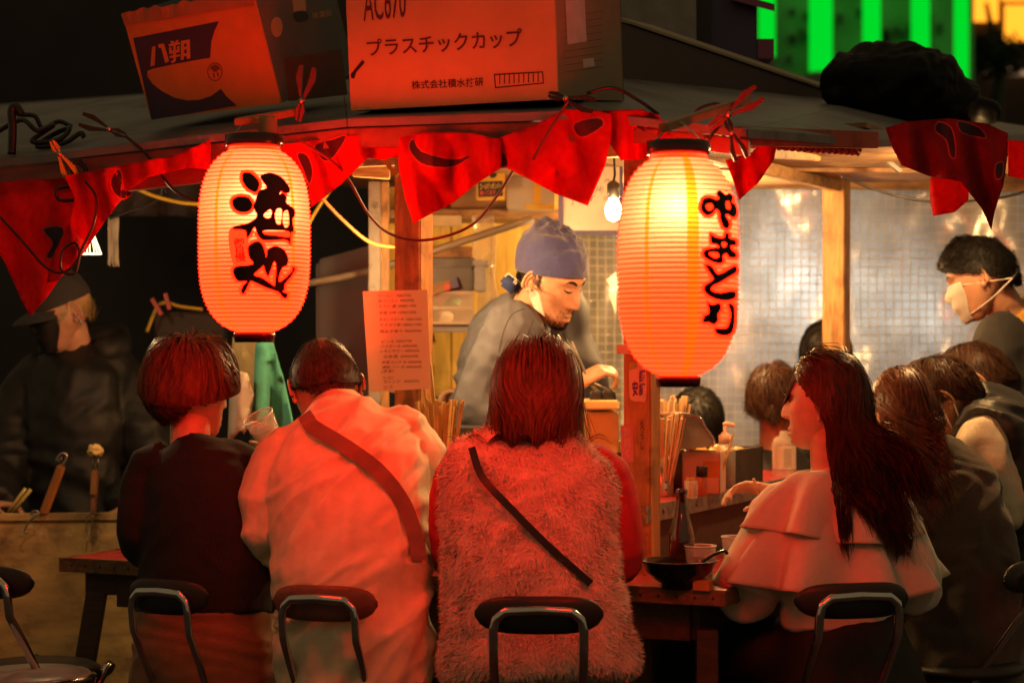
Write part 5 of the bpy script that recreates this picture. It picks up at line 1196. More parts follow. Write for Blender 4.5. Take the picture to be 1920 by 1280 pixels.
# round stool bottom left
st = empty('round_stool', W(60, 1262, 5.25), 'grey round stool with chrome rim in the bottom left corner', 'stool'); p = W(58, 1262, 5.25)
b = MB(); b.lathe((p.x, p.y, p.z - .03), [(.150, 0), (.157, .008), (.158, .024), (.15, .03)], 48, cap=False); b.build('rim', CHROME, st, True)
b = MB(); b.lathe((p.x, p.y, p.z - .02), [(.148, 0), (.150, .016), (.14, .024), (.09, .029), (.001, .030)], 48); b.build('seat', mat('grey_vinyl', (.2, .23, .24), .35, var=.15, bump=.2, bs=40), st, True)
for k in range(4):
    a = k * math.pi / 2 + .5; b = MB(); b.tube([(p.x + .13 * math.cos(a), p.y + .13 * math.sin(a), p.z - .03), (p.x + .17 * math.cos(a), p.y + .17 * math.sin(a), 0)], .01, 10); b.build('leg', CHROME, st, True)
# ---------------------------------------------------------------- boxes on the roof
def carton(o, e1, e2, e3, m_front, m_side, label, name='carton'):
    e = empty(name, o, label, 'box'); th = .006; n1 = e2.normalized() * th; n2 = e1.normalized() * th
    b = MB(); b.obox(o, e1, n1, e3); b.build('front_panel', m_front, e)
    b = MB(); b.obox(o + e1 - n2, e2 * .999 + n1 * 0, n2, e3 * .999); 
    b = MB(); b.obox(o + e1 + n1 * 1.01, e2 - n1 * 1.01, -n2, e3); b.build('side_panel', m_side, e)
    b = MB(); b.obox(o + e2 + n1 * .01, e1, -n1 * .98, e3); b.build('rear_panel', CARD, e)
    b = MB(); b.obox(o + n1 * 1.01, e2 - n1 * 2.1, n2, e3); b.build('side_panel', m_side, e)
    b = MB(); b.obox(o + n1 + n2 * 1.02, e1 - n2 * 2.04, e2 - n1 * 2.02, e3.normalized() * th); b.build('base_panel', CARD, e); return e
e1 = W(526, 194, 5.5 - DE) - W(283, 224, 5.75 - DE); o1 = W(283, 224, 5.75 - DE); e3 = Vector((-.057, -.071, .25)); e3 = (e3 - e1 * (e3.dot(e1) / e1.dot(e1))); e3 = e3.normalized() * .262; e2 = e3.cross(e1).normalized()
if e2.y < 0: e2 = -e2
e2 = e2 * .30
ORC = mat('orange_carton', (.62, .26, .07), .7, var=.08, bump=.03); NAVY = mat('navy_print', (.05, .045, .10), .7, var=.15); TEAL = mat('teal_carton', (.10, .17, .18), .75, var=.2, vs=6, dirt=(.18, .16, .11), ds=5)
bx1 = carton(o1, e1, e2, e3, ORC, TEAL, 'orange and navy fruit carton tilted on the roof edge', 'fruit_carton')
nf = e1.cross(e3)
q4 = lambda x, y: (230 + x / 4.465, y / 4.465)
navy_top = [q4(*p) for p in [(88, 322), (805, 180), (770, 260), (742, 350), (733, 485), (640, 500), (400, 545), (250, 578), (205, 595), (205, 640), (250, 705), (330, 765), (430, 818), (540, 842), (640, 838), (740, 805), (822, 745), (870, 810), (955, 885), (600, 945), (242, 1005), (160, 640)]]
decal_poly('navy_print', [navy_top], o1, nf, NAVY, bx1, .001)
for lp in ([(246, 393), (276, 388), (268, 550), (232, 558)], [(298, 372), (345, 366), (390, 515), (356, 530), (322, 402), (300, 404)],
           [(398, 347), (424, 343), (434, 364), (410, 369)], [(446, 338), (470, 336), (460, 360), (436, 363)], [(385, 372), (480, 354), (480, 374), (387, 392)], [(388, 400), (410, 397), (410, 426), (456, 418), (456, 390), (476, 386), (476, 440), (390, 455)],
           [(422, 372), (444, 368), (446, 510), (430, 528), (404, 530), (406, 510), (424, 506)], [(392, 470), (480, 455), (480, 474), (394, 490)]):
    decal_poly('lettering', [[q4(*p) for p in lp]], o1, nf, ORC, bx1, .002 + random.random() * .0003)
decal_poly('lettering', [[q4(*p) for p in [(488, 345), (562, 332), (567, 490), (538, 496), (534, 470), (514, 474), (511, 500), (486, 505)]], [q4(*p) for p in [(514, 368), (534, 364), (535, 392), (515, 396)]], [q4(*p) for p in [(515, 418), (536, 414), (537, 446), (516, 450)]]], o1, nf, ORC, bx1, .002)
def circ(cx, cy, rx, ry, n=28, s=0): return [(cx + rx * math.cos(a + s), cy + ry * math.sin(a + s)) for a in np.linspace(0, 2 * math.pi, n, endpoint=False)]
DKOR = mat('brown_print', (.2, .07, .03), .7)
decal_poly('round_emblem', [circ(403, 135, 14.5, 17.5), circ(403, 135, 12.5, 15.3)], o1, nf, DKOR, bx1, .0012)
decal_poly('round_emblem', [[(393, 132), (396, 124), (403, 121), (410, 124), (414, 132), (409, 130), (406, 135), (400, 135), (397, 130)]], o1, nf, DKOR, bx1, .0012)
decal_poly('round_emblem', [[(399, 138), (402, 136), (403, 147), (400, 146)], [(406, 137), (409, 136), (411, 143), (408, 145)]], o1, nf, DKOR, bx1, .0012)
sf = e2.cross(e3); so = o1 + e1
PALE = mat('pale_print', (.42, .36, .2), .7)
decal_poly('oval_mark', [circ(519, 51, 11, 19)], so, sf, PALE, bx1, .001); decal_poly('hand_hole', [round_loop([(551, 24), (574, 22), (577, 38), (556, 41)])], so, sf, BLACK, bx1, .001)
decal_poly('tape_strip', [[(548, 0), (573, -4), (574, 24), (551, 26)]], so, sf, PALE, bx1, .0008)
decal_text('lettering', '味選別', [(585, 24), (620, 18), (622, 30), (588, 37)], so, sf, PALE, bx1, .01)
decal_poly('label_patch', [[(533, 110), (640, 92), (652, 178), (541, 190)]], so, sf, mat('brown_label', (.13, .07, .05), .7), bx1, .001)
# torn flap strip on the top edge
b = MB(); n = 40; pr = []
for i in range(n + 1):
    t = i / n; base = o1 + e3 + e1 * t; hgt = .008 + .009 * abs(noise.noise(Vector((t * 9, 2, 0)))) * 2; pr += [base - e3.normalized() * .022 - e2.normalized() * .003, base + e3.normalized() * hgt - e2.normalized() * (.004 + .01 * noise.noise(Vector((t * 14, 0, 5))))]
b.add(pr, [(2 * i, 2 * i + 2, 2 * i + 3, 2 * i + 1) for i in range(n)]); b.build('torn_flap', CARD, bx1)
# cup carton
o2 = W(658, 208, 5.3 - DE); f1 = W(1046, 186, 5.05 - DE) - o2; f3 = Vector((-.03, -.02, .36)); f3 = f3 - f1 * (f3.dot(f1) / f1.dot(f1)); f3 = f3.normalized() * .37; f2 = f3.cross(f1).normalized()
if f2.y < 0: f2 = -f2
f2 *= .34
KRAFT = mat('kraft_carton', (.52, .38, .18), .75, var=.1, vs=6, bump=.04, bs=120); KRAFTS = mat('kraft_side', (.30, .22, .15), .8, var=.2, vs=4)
bx2 = carton(o2, f1, f2, f3, KRAFT, KRAFTS, 'large orange lit cup carton with Japanese lettering on the roof', 'cup_carton'); nf2 = f1.cross(f3)
DK = mat('dark_print', (.09, .025, .05), .7)
decal_text('lettering', 'AC670', [(681, -26), (760, -34), (761, 33), (682, 41)], o2, nf2, DK, bx2, .0, .0015)
decal_text('lettering', 'プラスチックカップ', [(686, 75), (978, 53), (980, 88), (692, 107)], o2, nf2, DK, bx2, .012, .0015)
decal_text('lettering', '株式会社積水技研', [(771, 152), (906, 145), (906, 162), (772, 168)], o2, nf2, DK, bx2, .01, .0015)
fr = [(926, 139), (1018, 134), (1020, 157), (928, 166)]; decal_poly('printed_frame', [fr, [(928, 141.5), (1016, 136.5), (1018, 155), (930, 163.5)]], o2, nf2, DK, bx2, .0012)
for k in range(9): x = 936 + k * 9; decal_poly('printed_frame', [[(x, 140 - k * .4), (x + 1.6, 140 - k * .4), (x + 1.8, 158 - k * .5), (x, 158 - k * .5)]], o2, nf2, DK, bx2, .0012)
decal_poly('printed_mark', [[(657, 140), (679, 113), (684, 117), (668, 136), (664, 148), (659, 147)]], o2, nf2, INK, bx2, .0012)
sf2 = f2.cross(f3); so2 = o2 + f1
decal_poly('paper_label', [[(1060, -5), (1096, -5), (1100, 78), (1064, 84)]], so2, sf2, mat('white_label', (.6, .55, .58), .6), bx2, .001)
decal_poly('paper_label', [[(1093, 111), (1113, 109), (1115, 124), (1094, 128)]], so2, sf2, mat('white_label', (.6, .55, .58), .6), bx2, .001)
for k in range(9): y = 30 + k * 13; decal_poly('printed_rule', [[(1058, y + 1.5), (1130, y - 9), (1130, y - 8.2), (1058, y + 2.3)]], so2, sf2, DK, bx2, .0007)
# folded shutter board, crates and bag on the right roof
b = MB(); p0, p1 = W(1150, 178, 5.45), W(1590, 236, 6.3); t0_, t1_ = W(1150, 38, 5.45), W(1590, 186, 6.3); dv = Vector((.12, .35, .03))
b.box8([p0, p1, p1 + dv, p0 + dv, t0_, t1_, t1_ + dv, t0_ + dv]); sb = b.build('shutter_board', mat('shutter_dark', (.07, .05, .055), .6, var=.3, vs=3, bump=.05)); tag(sb, 'dark folded shutter board lying along the right roof slope', 'board')
b = MB(); u_ = Vector((0, 0, .010)); b.box8([t0_ - Vector((0, .01, 0)) + u_ * .3, t1_ - Vector((0, .01, 0)) + u_ * .3, t1_ + dv + u_ * .3, t0_ + dv + u_ * .3, t0_ - Vector((0, .01, 0)) + u_, t1_ - Vector((0, .01, 0)) + u_, t1_ + dv + u_, t0_ + dv + u_]); o = b.build('roof_batten', mat('pale_batten', (.3, .25, .17), .7)); tag(o, 'pale thin batten along the top of the dark shutter board', 'batten')
def pthing(name, label, cat, x0, y0, x1, y1, d, dep, m, bev=.003, group=None):
    b = MB(); b.pbox(x0, y0, x1, y1, d, dep); o = b.build(name, m, None, False, bev); tag(o, label, cat, group); return o
pthing('storage_crate', 'grey panel box standing on the roof beside the purple cabinet', 'crate', 1148, -40, 1306, 112, 6.3, .3, mat('grey_crate', (.26, .24, .23), .5, var=.2))
cb = empty('purple_cabinet', W(1360, 110, 6.6), 'purple cabinet standing on the stall roof in front of the green-lit columns', 'cabinet'); PUR = mat('purple_panel', (.06, .045, .12), .45, var=.2, vs=3)
b = MB(); b.pbox(1306, -60, 1420, 118, 6.5, .3); b.build('case', PUR, cb, False, .004)
b = MB(); b.pbox(1306, -60, 1334, 114, 6.494, .005); b.build('door_stile', mat('dark_panel', (.03, .025, .03), .5), cb)
PINK = mat('pink_board', (.26, .08, .17), .6)
b = MB(); b.add([W(1372, -14, 6.45), W(1452, 8, 6.45), W(1452, 22, 6.45), W(1372, 0, 6.45), W(1372, -14, 6.5), W(1452, 8, 6.5), W(1452, 22, 6.5), W(1372, 0, 6.5)], [(0, 3, 2, 1), (4, 5, 6, 7), (0, 1, 5, 4), (1, 2, 6, 5), (2, 3, 7, 6), (3, 0, 4, 7)]); b.build('side_tray', PINK, cb)
b = MB(); b.pbox(1420.5, 73, 1451, 110, 6.5, .25); b.build('side_box', PINK, cb)
b = MB(); b.pbox(1180, -10, 1240, 20, 6.28, .02)
bag = MB(); P_ = [(1590, 165, .06), (1625, 105, .05), (1625, 150, .12), (1680, 150, .15), (1740, 165, .13), (1780, 190, .09), (1830, 195, .05), (1845, 200, .03)]
for x, y, r in P_: bag.ell(W(x, y + 10, 6.0), r, r * .9, r * .75, n=14, m=10)
me = remesh(bag, .009, 2); folds(me, .02, ridged(9, 9, 9, 4)); folds(me, .004, ridged(24, 24, 24, 1)); o = link_mesh('black_bag', me, mat('bin_bag', (.002, .002, .002), .5, var=.2, spec=.15), None, True); tag(o, 'black crumpled bag lying on the right roof edge', 'bag')
# ---------------------------------------------------------------- red banners on the eave
def cloth_piece(loops, d0, d1, label, amp=.02, fr=.05, seed=0, marks=(), m=None, wind=0., name='red_banner', slope=None):
    X = [p[0] for p in loops[0]]; x0, x1 = min(X), max(X); y0 = min(p[1] for p in loops[0]); y1 = max(p[1] for p in loops[0])
    def depth(x, y):
        t = (x - x0) / max(1, x1 - x0); v = (y - y0) / max(1, y1 - y0)
        f = 1.5 * math.sin(x * fr * 1.5 + seed + 1.3 * math.sin(y * .02 + seed)) + .8 * math.sin(x * fr * 2.9 - y * .03 + seed * 2) + .35 * noise.noise(Vector((x * .02, y * .02, seed)))
        return d0 + (d1 - d0) * t + amp * f * (.35 + .65 * v) - wind * v
    e = empty(name, W((x0 + x1) / 2, y1, d0), label, 'banner', 'red banners along the eave')
    me = poly_mesh2d([l for l in loops]); slice2d(me, 9); map2d(me, lambda x, y: W(x, y, depth(x, y))); o = link_mesh('cloth', me, m or RED_CLOTH, e, True); md = o.modifiers.new('t', 'SOLIDIFY'); md.thickness = .0016
    for lp in marks:
        for nm, l2, mm, of in (('print_edge', halo(lp, 3), mat('pale_red_print', (.5, .05, .05), .7), .0035), ('character', lp, mat('banner_ink', (.03, .008, .02), .7), .005)):
            me = poly_mesh2d([round_loop(l2, 3)]); slice2d(me, 9); map2d(me, lambda x, y: W(x, y, depth(x, y) - of)); link_mesh(nm, me, mm, e, True)
    return e
cloth_piece([[(-30, 345), (60, 335), (130, 345), (160, 350), (175, 400), (150, 450), (120, 510), (90, 555), (57, 592), (40, 560), (10, 495), (-30, 430)]], 5.20, 5.10, 'bright red triangular banner at the left edge above the man in black cap', .02, .03, 1, [[(82, 430), (118, 428), (112, 470), (98, 482), (88, 480), (100, 455)]])
cloth_piece([[(120, 330), (230, 310), (330, 290), (395, 262), (395, 318), (350, 315), (280, 332), (240, 358), (200, 410), (160, 470), (110, 525), (88, 530), (100, 480), (130, 420), (140, 370)]], 5.08, 4.93, 'red banner fold with black curved mark beside the left lantern', .02, .05, 2.1, [[(212, 330), (222, 318), (228, 330), (230, 355), (246, 362), (232, 372), (216, 362), (209, 345)]])
cloth_piece([[(520, 272), (600, 262), (700, 248), (748, 250), (752, 290), (720, 300), (690, 296), (640, 345), (585, 388), (578, 340), (560, 310)]], 4.86, 4.78, 'red banner strip right of the left lantern with dark print', .014, .045, 3.2, [[(592, 272), (625, 262), (648, 256), (628, 290), (612, 302), (598, 290)], [(558, 290), (575, 292), (585, 320), (580, 345), (570, 320)]])
cloth_piece([[(748, 258), (800, 246), (890, 250), (940, 262), (940, 300), (985, 300), (944, 312), (900, 340), (850, 380), (776, 418), (760, 370), (748, 310)]], 4.72, 4.60, 'large red triangular banner with wavy black print over the orange post', .02, .04, .4, [[(775, 262), (790, 285), (850, 300), (880, 292), (850, 312), (800, 310), (778, 295), (768, 275)]])
cloth_piece([[(925, 262), (990, 240), (1060, 205), (1110, 205), (1148, 215), (1146, 255), (1135, 310), (1102, 386), (1040, 362), (980, 330), (945, 312), (935, 300)]], 4.61, 4.51, 'red banner hanging left of the right lantern with pointed corner', .022, .03, 5, [[(1078, 232), (1120, 222), (1130, 235), (1098, 255), (1082, 252)], [(932, 290), (944, 288), (952, 308), (938, 312)]])
cloth_piece([[(1120, 208), (1200, 205), (1235, 215), (1258, 262), (1240, 290), (1200, 300), (1165, 300), (1145, 270), (1140, 240)]], 4.53, 4.48, 'bunched red banner tied above the right lantern', .02, .05, 6.4, [[(1188, 222), (1200, 222), (1210, 242), (1200, 246)]])
cloth_piece([[(1360, 300), (1410, 285), (1430, 265), (1458, 262), (1450, 300), (1420, 345), (1385, 375), (1375, 340)]], 4.56, 4.66, 'small bright red banner corner right of the right lantern', .014, .06, 7)
cloth_piece([[(1660, 240), (1700, 228), (1780, 222), (1850, 232), (1890, 250), (1888, 300), (1880, 350), (1862, 408), (1858, 430), (1840, 390), (1800, 340), (1740, 330), (1690, 310), (1672, 275)]], 5.08, 5.18, 'red banner with black lettering at the right eave, shade put into its colour', .022, .045, 8.1, [[(1760, 230), (1782, 240), (1790, 270), (1790, 295), (1782, 290), (1775, 262), (1755, 245)], [(1798, 228), (1835, 240), (1848, 258), (1830, 255), (1815, 252), (1802, 245)], [(1868, 310), (1880, 306), (1878, 330), (1868, 334)]], m=thin('shaded_red_cloth', (.24, .012, .018), tl=.35, df=.65, gl=.015, rough=.6, var=.12, vs=60))  # cloth colour darkened in place of the shade on its near side
cloth_piece([[(1744, 332), (1790, 336), (1818, 345), (1815, 375), (1790, 398), (1750, 405), (1744, 370)]], 5.30, 5.33, 'small red banner flap below the dark lettered banner', .01, .06, 9)
cloth_piece([[(1890, 262), (1960, 268), (1960, 345), (1890, 330)]], 5.33, 5.38, 'dim red banner end cut by the right picture edge', .012, .05, 9.7)
# ---------------------------------------------------------------- clamps, cables, ropes
def cable(label, pts, r=.0028, m=BLACK, name='cable', cat='cable', sub=10):
    b = MB(); b.tube(smooth_path(pts, sub), r, 7); o = b.build(name, m, None, True); tag(o, label, cat); return o
w_ = lambda L_, d: [W(x, y, d) if not hasattr(d, '__len__') else W(x, y, d[i]) for i, (x, y) in enumerate(L_)]
MAROON = mat('maroon_cable', (.12, .02, .03), .4); YEL = mat('yellow_rope', (.55, .38, .03), .7, bump=.3, bs=300)
cable('maroon cable looping from the left eave across the orange post to the banners', w_([(560, 262), (640, 318), (690, 400), (735, 440), (800, 450), (880, 425), (930, 370), (975, 300), (1020, 250)], (4.8, 4.82, 4.95, 5.05, 5.1, 5.05, 4.9, 4.7, 4.6)), .0034, MAROON)
cable('thin black cable hanging from the clamp down to the left lantern', w_([(235, 255), (275, 290), (320, 350), (355, 372), (385, 380)], 5.03), .0034)
cable('black cable running over the left banner to its knot', w_([(-20, 385), (40, 450), (85, 500), (120, 510), (148, 480), (140, 455), (118, 470), (115, 505), (140, 512), (152, 470), (175, 420), (180, 370), (160, 340)], 5.00), .0032)
cable('black cable loops bunched under the left fascia', w_([(140, 300), (160, 320), (145, 345), (108, 355), (112, 375), (150, 370), (155, 335), (135, 320), (150, 300), (165, 330), (158, 350)], 5.08), .0045)
cable('yellow rope sagging behind the left lantern', w_([(248, 350), (290, 368), (340, 380), (385, 383)], 6.4), .006, YEL, 'rope', 'rope')
cable('yellow rope slanting up behind the right side of the left lantern', w_([(560, 455), (590, 400), (622, 352)], 6.3), .0055, YEL, 'rope', 'rope')
cable('orange twisted wire running from the lantern to the grey post', w_([(600, 368), (640, 410), (690, 452), (735, 462), (762, 458)], (5.9, 5.95, 6, 6, 5.95)), .005, mat('orange_wire', (.35, .14, .03), .6))
cable('black cable sagging along the right stall side', w_([(1578, 330), (1640, 355), (1720, 375), (1790, 378), (1880, 370), (1950, 350)], 6.3), .004)
cable('black cable over the roof near the right lantern', w_([(1100, 175), (1150, 165), (1200, 190), (1235, 215)], 4.53), .004)
cable('black cable looped by the right lantern hook', w_([(1290, 235), (1310, 205), (1345, 195), (1362, 215), (1330, 260)], 4.42), .0032)
cable('maroon cable hanging down over the corner banner', w_([(1065, 190), (1040, 230), (1020, 262), (1000, 300)], 4.48), .0035, MAROON)
cable('thin grey pole slanting behind the posts', w_([(575, 532), (700, 506), (850, 458), (1000, 410)], 6.55), .012, mat('grey_pole', (.25, .2, .15), .5), 'pole', 'pole', 4)
cable('coiled black cables lying on the left roof edge', w_([(-10, 250), (40, 225), (70, 245), (100, 235), (60, 265), (110, 262), (130, 240), (95, 255), (70, 275), (120, 268), (150, 250), (158, 258)], (5.33, 5.3, 5.28, 5.32, 5.28, 5.28, 5.3, 5.33, 5.28, 5.28, 5.28, 5.28)), .0065)
cable('black hooked cable end standing on the left roof edge', w_([(22, 290), (24, 240), (22, 208), (30, 200), (40, 215)], 5.24), .011)
cable('second cable coil on the left roof edge', w_([(35, 215), (65, 218), (80, 240), (110, 228), (135, 238)], 5.36), .006)
def clamp(c, ang, label, m, s=1., jaw=True):
    e = empty('spring_clamp', c, label, 'clamp'); R = Matrix.Rotation(rad(ang), 3, 'Y'); c = Vector(c)
    for sg in (-1, 1):
        b = MB(); P = [(0, 0), (.018, .006), (.045, .016), (.07, .014), (.072, .006), (.04, .003), (0, -.004)]; vs = []
        for yy in (-.009, .009): vs += [c + R @ Vector((x * s, yy * s, sg * z * s + sg * .004)) for x, z in P]
        n = len(P); b.add(vs, [tuple(range(n)), tuple(range(2 * n - 1, n - 1, -1))] + [(i, (i + 1) % n, (i + 1) % n + n, i + n) for i in range(n)]); b.build('handle', m, e)
        b = MB(); P = [(0, 0), (-.02, .008), (-.04, .004), (-.042, .0), (-.02, -.001)]; vs = []
        for yy in (-.008, .008): vs += [c + R @ Vector((x * s, yy * s, sg * z * s + sg * .002)) for x, z in P]
        n = len(P); b.add(vs, [tuple(range(n)), tuple(range(2 * n - 1, n - 1, -1))] + [(i, (i + 1) % n, (i + 1) % n + n, i + n) for i in range(n)]); b.build('jaw', m, e)
    b = MB(); b.tube([c + R @ Vector((0, -.012 * s, 0)), c + R @ Vector((0, .012 * s, 0))], .006 * s, 10); b.build('spring', STEEL, e, True)
DRED = mat('dark_red_plastic', (.14, .02, .02), .35); YELP = mat('yellow_plastic', (.6, .38, .03), .4)
clamp(W(205, 243, 5.5 - DE), 200, 'black spring clamp on the left fascia above the red banner', BLACK)
clamp(W(112, 290, 5.5 - DE), 60, 'yellow and red spring clamp holding the left banner cloth', YELP, .9)
clamp(W(566, 190, 5.22 - DE), -80, 'dark red spring clamp gripping the roof edge between the two cartons', DRED, 1.1)
clamp(W(1365, 215, 4.78 - DE), -35, 'red spring clamp on the hook bar of the right lantern', DRED, 1.1)
clamp(W(1372, 250, 4.78 - DE), 70, 'black spring clamp below the red clamp at the right eave', BLACK, .8)
clamp(W(1060, 185, 4.93 - DE), 15, 'dark spring clamp half lost in shadow at the roof corner', BLACK, .9)
# hanger bars for the lanterns
HB = mat('hanger_wood', (.4, .2, .1), .6, var=.2)
for lb, a, c, d in (('wooden hanger bar above the left lantern', (448, 228), (556, 210), 5.24 - .72), ('wooden hanger bar above the right lantern', (1243, 240), (1400, 188), 4.85 - .72)):
    b = MB(); b.bar(W(*a, d - .02), W(*c, d + .32), .022, .016); o = b.build('hanger_bar', HB, None, False, .002); tag(o, lb, 'bar')
b = MB(); b.lathe(W(502, 258, 5.26 - .72), [(.019, 0), (.02, .01), (.02, .04), (.017, .046)], 20); o = b.build('cable_spool', CARD, None, True); tag(o, 'small cardboard tube on the left lantern hanger', 'tube')
# tassel and small lit shade behind, left
ts = empty('rope_tassel', W(212, 500, 6.6), 'white rope tassel hanging behind the left banner', 'tassel'); TAS = mat('cotton_string', (.55, .53, .45), .9)
for k in range(14):
    x = 203 + k * 1.4; b = MB(); b.tube(smooth_path(w_([(x + 1, 408), (x + random.uniform(-1, 1), 440), (x + random.uniform(-2, 2), 470), (x + random.uniform(-2, 2), 490 + random.uniform(0, 10))], 6.6 + .01 * (k % 3)), 4), .0022, 5); b.build('strand', TAS, ts, True)
cable('dark cable bundle tied above the white tassel', w_([(206, 410), (240, 398), (280, 385), (300, 365), (305, 345), (310, 362)], 6.55), .004)
ls = empty('wire_lampshade', W(165, 475, 5.85), 'small glowing wire lampshade just behind the left red banner', 'lamp'); p = W(166, 462, 5.85)
b = MB()
for k in range(10): a = k * .628; b.tube([p + Vector((.014 * math.cos(a), .014 * math.sin(a), .035)), p + Vector((.035 * math.cos(a), .035 * math.sin(a), -.02))], .0018, 5); 
b.tube([p + Vector((.035 * math.cos(a), .035 * math.sin(a), -.02)) for a in np.linspace(0, 6.3, 20)], .002, 5); b.build('shade', emit('wire_glow', (1, .8, .45), 2.2), ls)
b = MB(); b.tube([p + Vector((0, 0, .03)), Vector((p.x, p.y, 1.72))], .002, 5); b.build('cord', BLACK, ls)
l = bpy.data.lights.new('shade_bulb', 'POINT'); l.energy = 6; l.color = (1, .66, .3); l.shadow_soft_size = .02; lo = bpy.data.objects.new('shade_bulb', l); COL.objects.link(lo); lo.parent = ls; lo.location = p - Vector((0, 0, .03)) - ls.location
# ---------------------------------------------------------------- menu and signs
mp0 = W(744, 640, 5.36); mn = Vector((-.06, -1, .02)); q = [(680, 546), (801, 543), (808, 728), (692, 735)]
mc = [on_plane(x, y, mp0, mn) for x, y in q]
menu = empty('menu_sheet', mc[3], 'laminated handwritten price menu hanging on the orange post', 'menu')
b = MB(); nn = Vector((0, .0012, 0)); b.box8([mc[3], mc[2], mc[2] + nn, mc[3] + nn, mc[0], mc[1], mc[1] + nn, mc[0] + nn]); b.build('sheet', thin('laminate', (.74, .62, .48), tl=.62, df=.38, gl=.07, rough=.15), menu)
rows = [('ラーメン  700(770)', 708, 553, 770), ('豚ラーメン  900(990)', 709, 562, 776), ('おでん 盛 1000(1100)', 710, 572, 780), ('串盛 10本 1200(1320)', 711, 584, 780), ('牛タンステーキ 1500(1650)', 711, 597, 790), ('牛サガリ串 1000(1100)', 712, 607, 790), ('明太子巻り 900(990)', 712, 619, 790),
        ('ビール 700(770)', 715, 638, 772), ('ハイボール 600(660)', 713, 647, 782), ('レモンサワー 600(660)', 713, 656, 786), ('日本酒  600(660)', 719, 666, 784), ('梅酒 ロック 水 500(550)', 716, 677, 790), ('焼酎 ソーダ 600(660)', 716, 686, 790), ('(芋麦)', 715, 694, 738), ('ウーロン', 718, 706, 738), ('オレンジ   500(550)', 719, 713, 786), ('コーラ', 718, 724, 736)]
for tx, x, y, x1 in rows:
    hh = 6.2; decal_text('handwriting', tx, [(x, y - .5), (x1, y - 2.2), (x1 + .4, y + hh - 1.6), (x + .4, y + hh)], mp0, mn, mat('marker_ink', (.09, .025, .012), .6), menu, .004, .0008, shear=.15)
# whiteboard
wb = empty('whiteboard', W(1105, 430, 6.35), 'whiteboard with blue frame hanging above the cook', 'whiteboard'); wp = W(1100, 370, 6.35); wn_ = Vector((.0, -1, 0))
b = MB(); b.pbox(1056, 270, 1162, 432, 6.35, .012); b.build('panel', mat('white_enamel', (.75, .7, .6), .3, var=.05), wb)
BLF = mat('blue_frame', (.10, .10, .30), .4)
for a in ((1047, 265, 1056, 440), (1056, 432, 1168, 440), (1162, 265, 1168, 432)): b = MB(); b.pbox(*a, 6.343, .025); b.build('frame', BLF, wb, False, .002)
for tx, x, y, ww, hh in (('(S4)', 1112, 350, 19, 14), ('(M)', 1133, 336, 10, 7), ('X', 1070, 374, 8, 12), ('T', 1105, 368, 12, 10), ('(L)', 1132, 368, 10, 8)): decal_text('handwriting', tx, [(x, y), (x + ww, y - 1), (x + ww, y + hh - 1), (x, y + hh)], wp, wn_, mat('marker_grey', (.12, .1, .1), .6), wb, .0, .001, shear=.3)
# yellow and black sticker sign on the shelf box
sg = empty('sticker_sign', W(920, 380, 6.6), 'yellow sign with black lettered panel under the banners', 'sign'); sp0 = W(920, 350, 6.6)
b = MB(); b.pbox(893, 290, 947, 376, 6.6, .006); b.build('plate', mat('yellow_sign', (.62, .36, .03), .5), sg, False, .002)
decal_poly('black_panel', [[(896, 341), (942, 339), (943, 368), (897, 370)]], sp0, Vector((0, -1, 0)), INK, sg, .001); decal_poly('round_mark', [circ(924, 325, 8, 9)], sp0, Vector((0, -1, 0)), INK, sg, .001)
decal_text('lettering', 'ゴールデンボンバー', [(899, 344), (940, 342), (940, 354), (900, 356)], sp0, Vector((0, -1, 0)), mat('sign_yellow_ink', (.7, .45, .08), .5), sg, .02, .002); decal_text('lettering', '聴いてます', [(900, 358), (929, 356), (929, 365), (900, 367)], sp0, Vector((0, -1, 0)), mat('sign_red_ink', (.6, .05, .03), .5), sg, .02, .002)
pthing('cardboard_box', 'brown cardboard box with tape on the upper shelf left part', 'box', 845, 300, 950, 394, 6.95, .2, CARD)
gb = empty('grey_box', W(998, 394, 6.75), 'grey carton with yellow tape on the upper shelf', 'box'); b = MB(); b.pbox(951, 315, 1040, 392, 6.75, .2); b.build('case', mat('grey_card', (.45, .4, .36), .7), gb, False, .003)
b = MB(); b.pbox(1000, 318, 1014, 382, 6.748, .003); b.build('tape', YELP, gb); b = MB(); b.pbox(985, 383, 1040, 393, 6.746, .003); b.build('tape', YELP, gb)
pthing('paper_roll_box', 'pale flat carton with opened lid under the roof above the sign', 'box', 945, 245, 1000, 275, 6.4, .15, mat('cream_board', (.6, .5, .3), .6))
# stickers on the corner post
def on_post(px, py): return on_plane(px, py, S(-.335, .323, 0), V)
stk = empty('post_sticker', W(1200, 750, 5.38), 'purple lettered round sticker wrapped on the corner post', 'sticker'); pst = S(-.335, .323, 1); psr = S(-.298, .36, 1)
decal_poly('sticker_face', [round_loop([(1181, 684), (1196, 682), (1211, 690), (1211, 748), (1200, 752), (1184, 750), (1180, 735)], 3)], pst, V, mat('sticker_peach', (.75, .5, .35), .5), stk, .0015)
decal_text('lettering', '安', [(1185, 714), (1196, 713), (1196, 742), (1186, 743)], pst, V, mat('purple_ink', (.12, .02, .2), .5), stk, .03, .003); decal_text('lettering', '師\n証', [(1198, 694), (1210, 692), (1210, 741), (1198, 742)], pst, V, mat('purple_ink', (.12, .02, .2), .5), stk, .03, .003)
decal_poly('green_tab', [[(1180, 680), (1194, 678), (1194, 690), (1180, 694)]], pst, V, mat('green_tab', (.4, .45, .08), .5), stk, .0022)
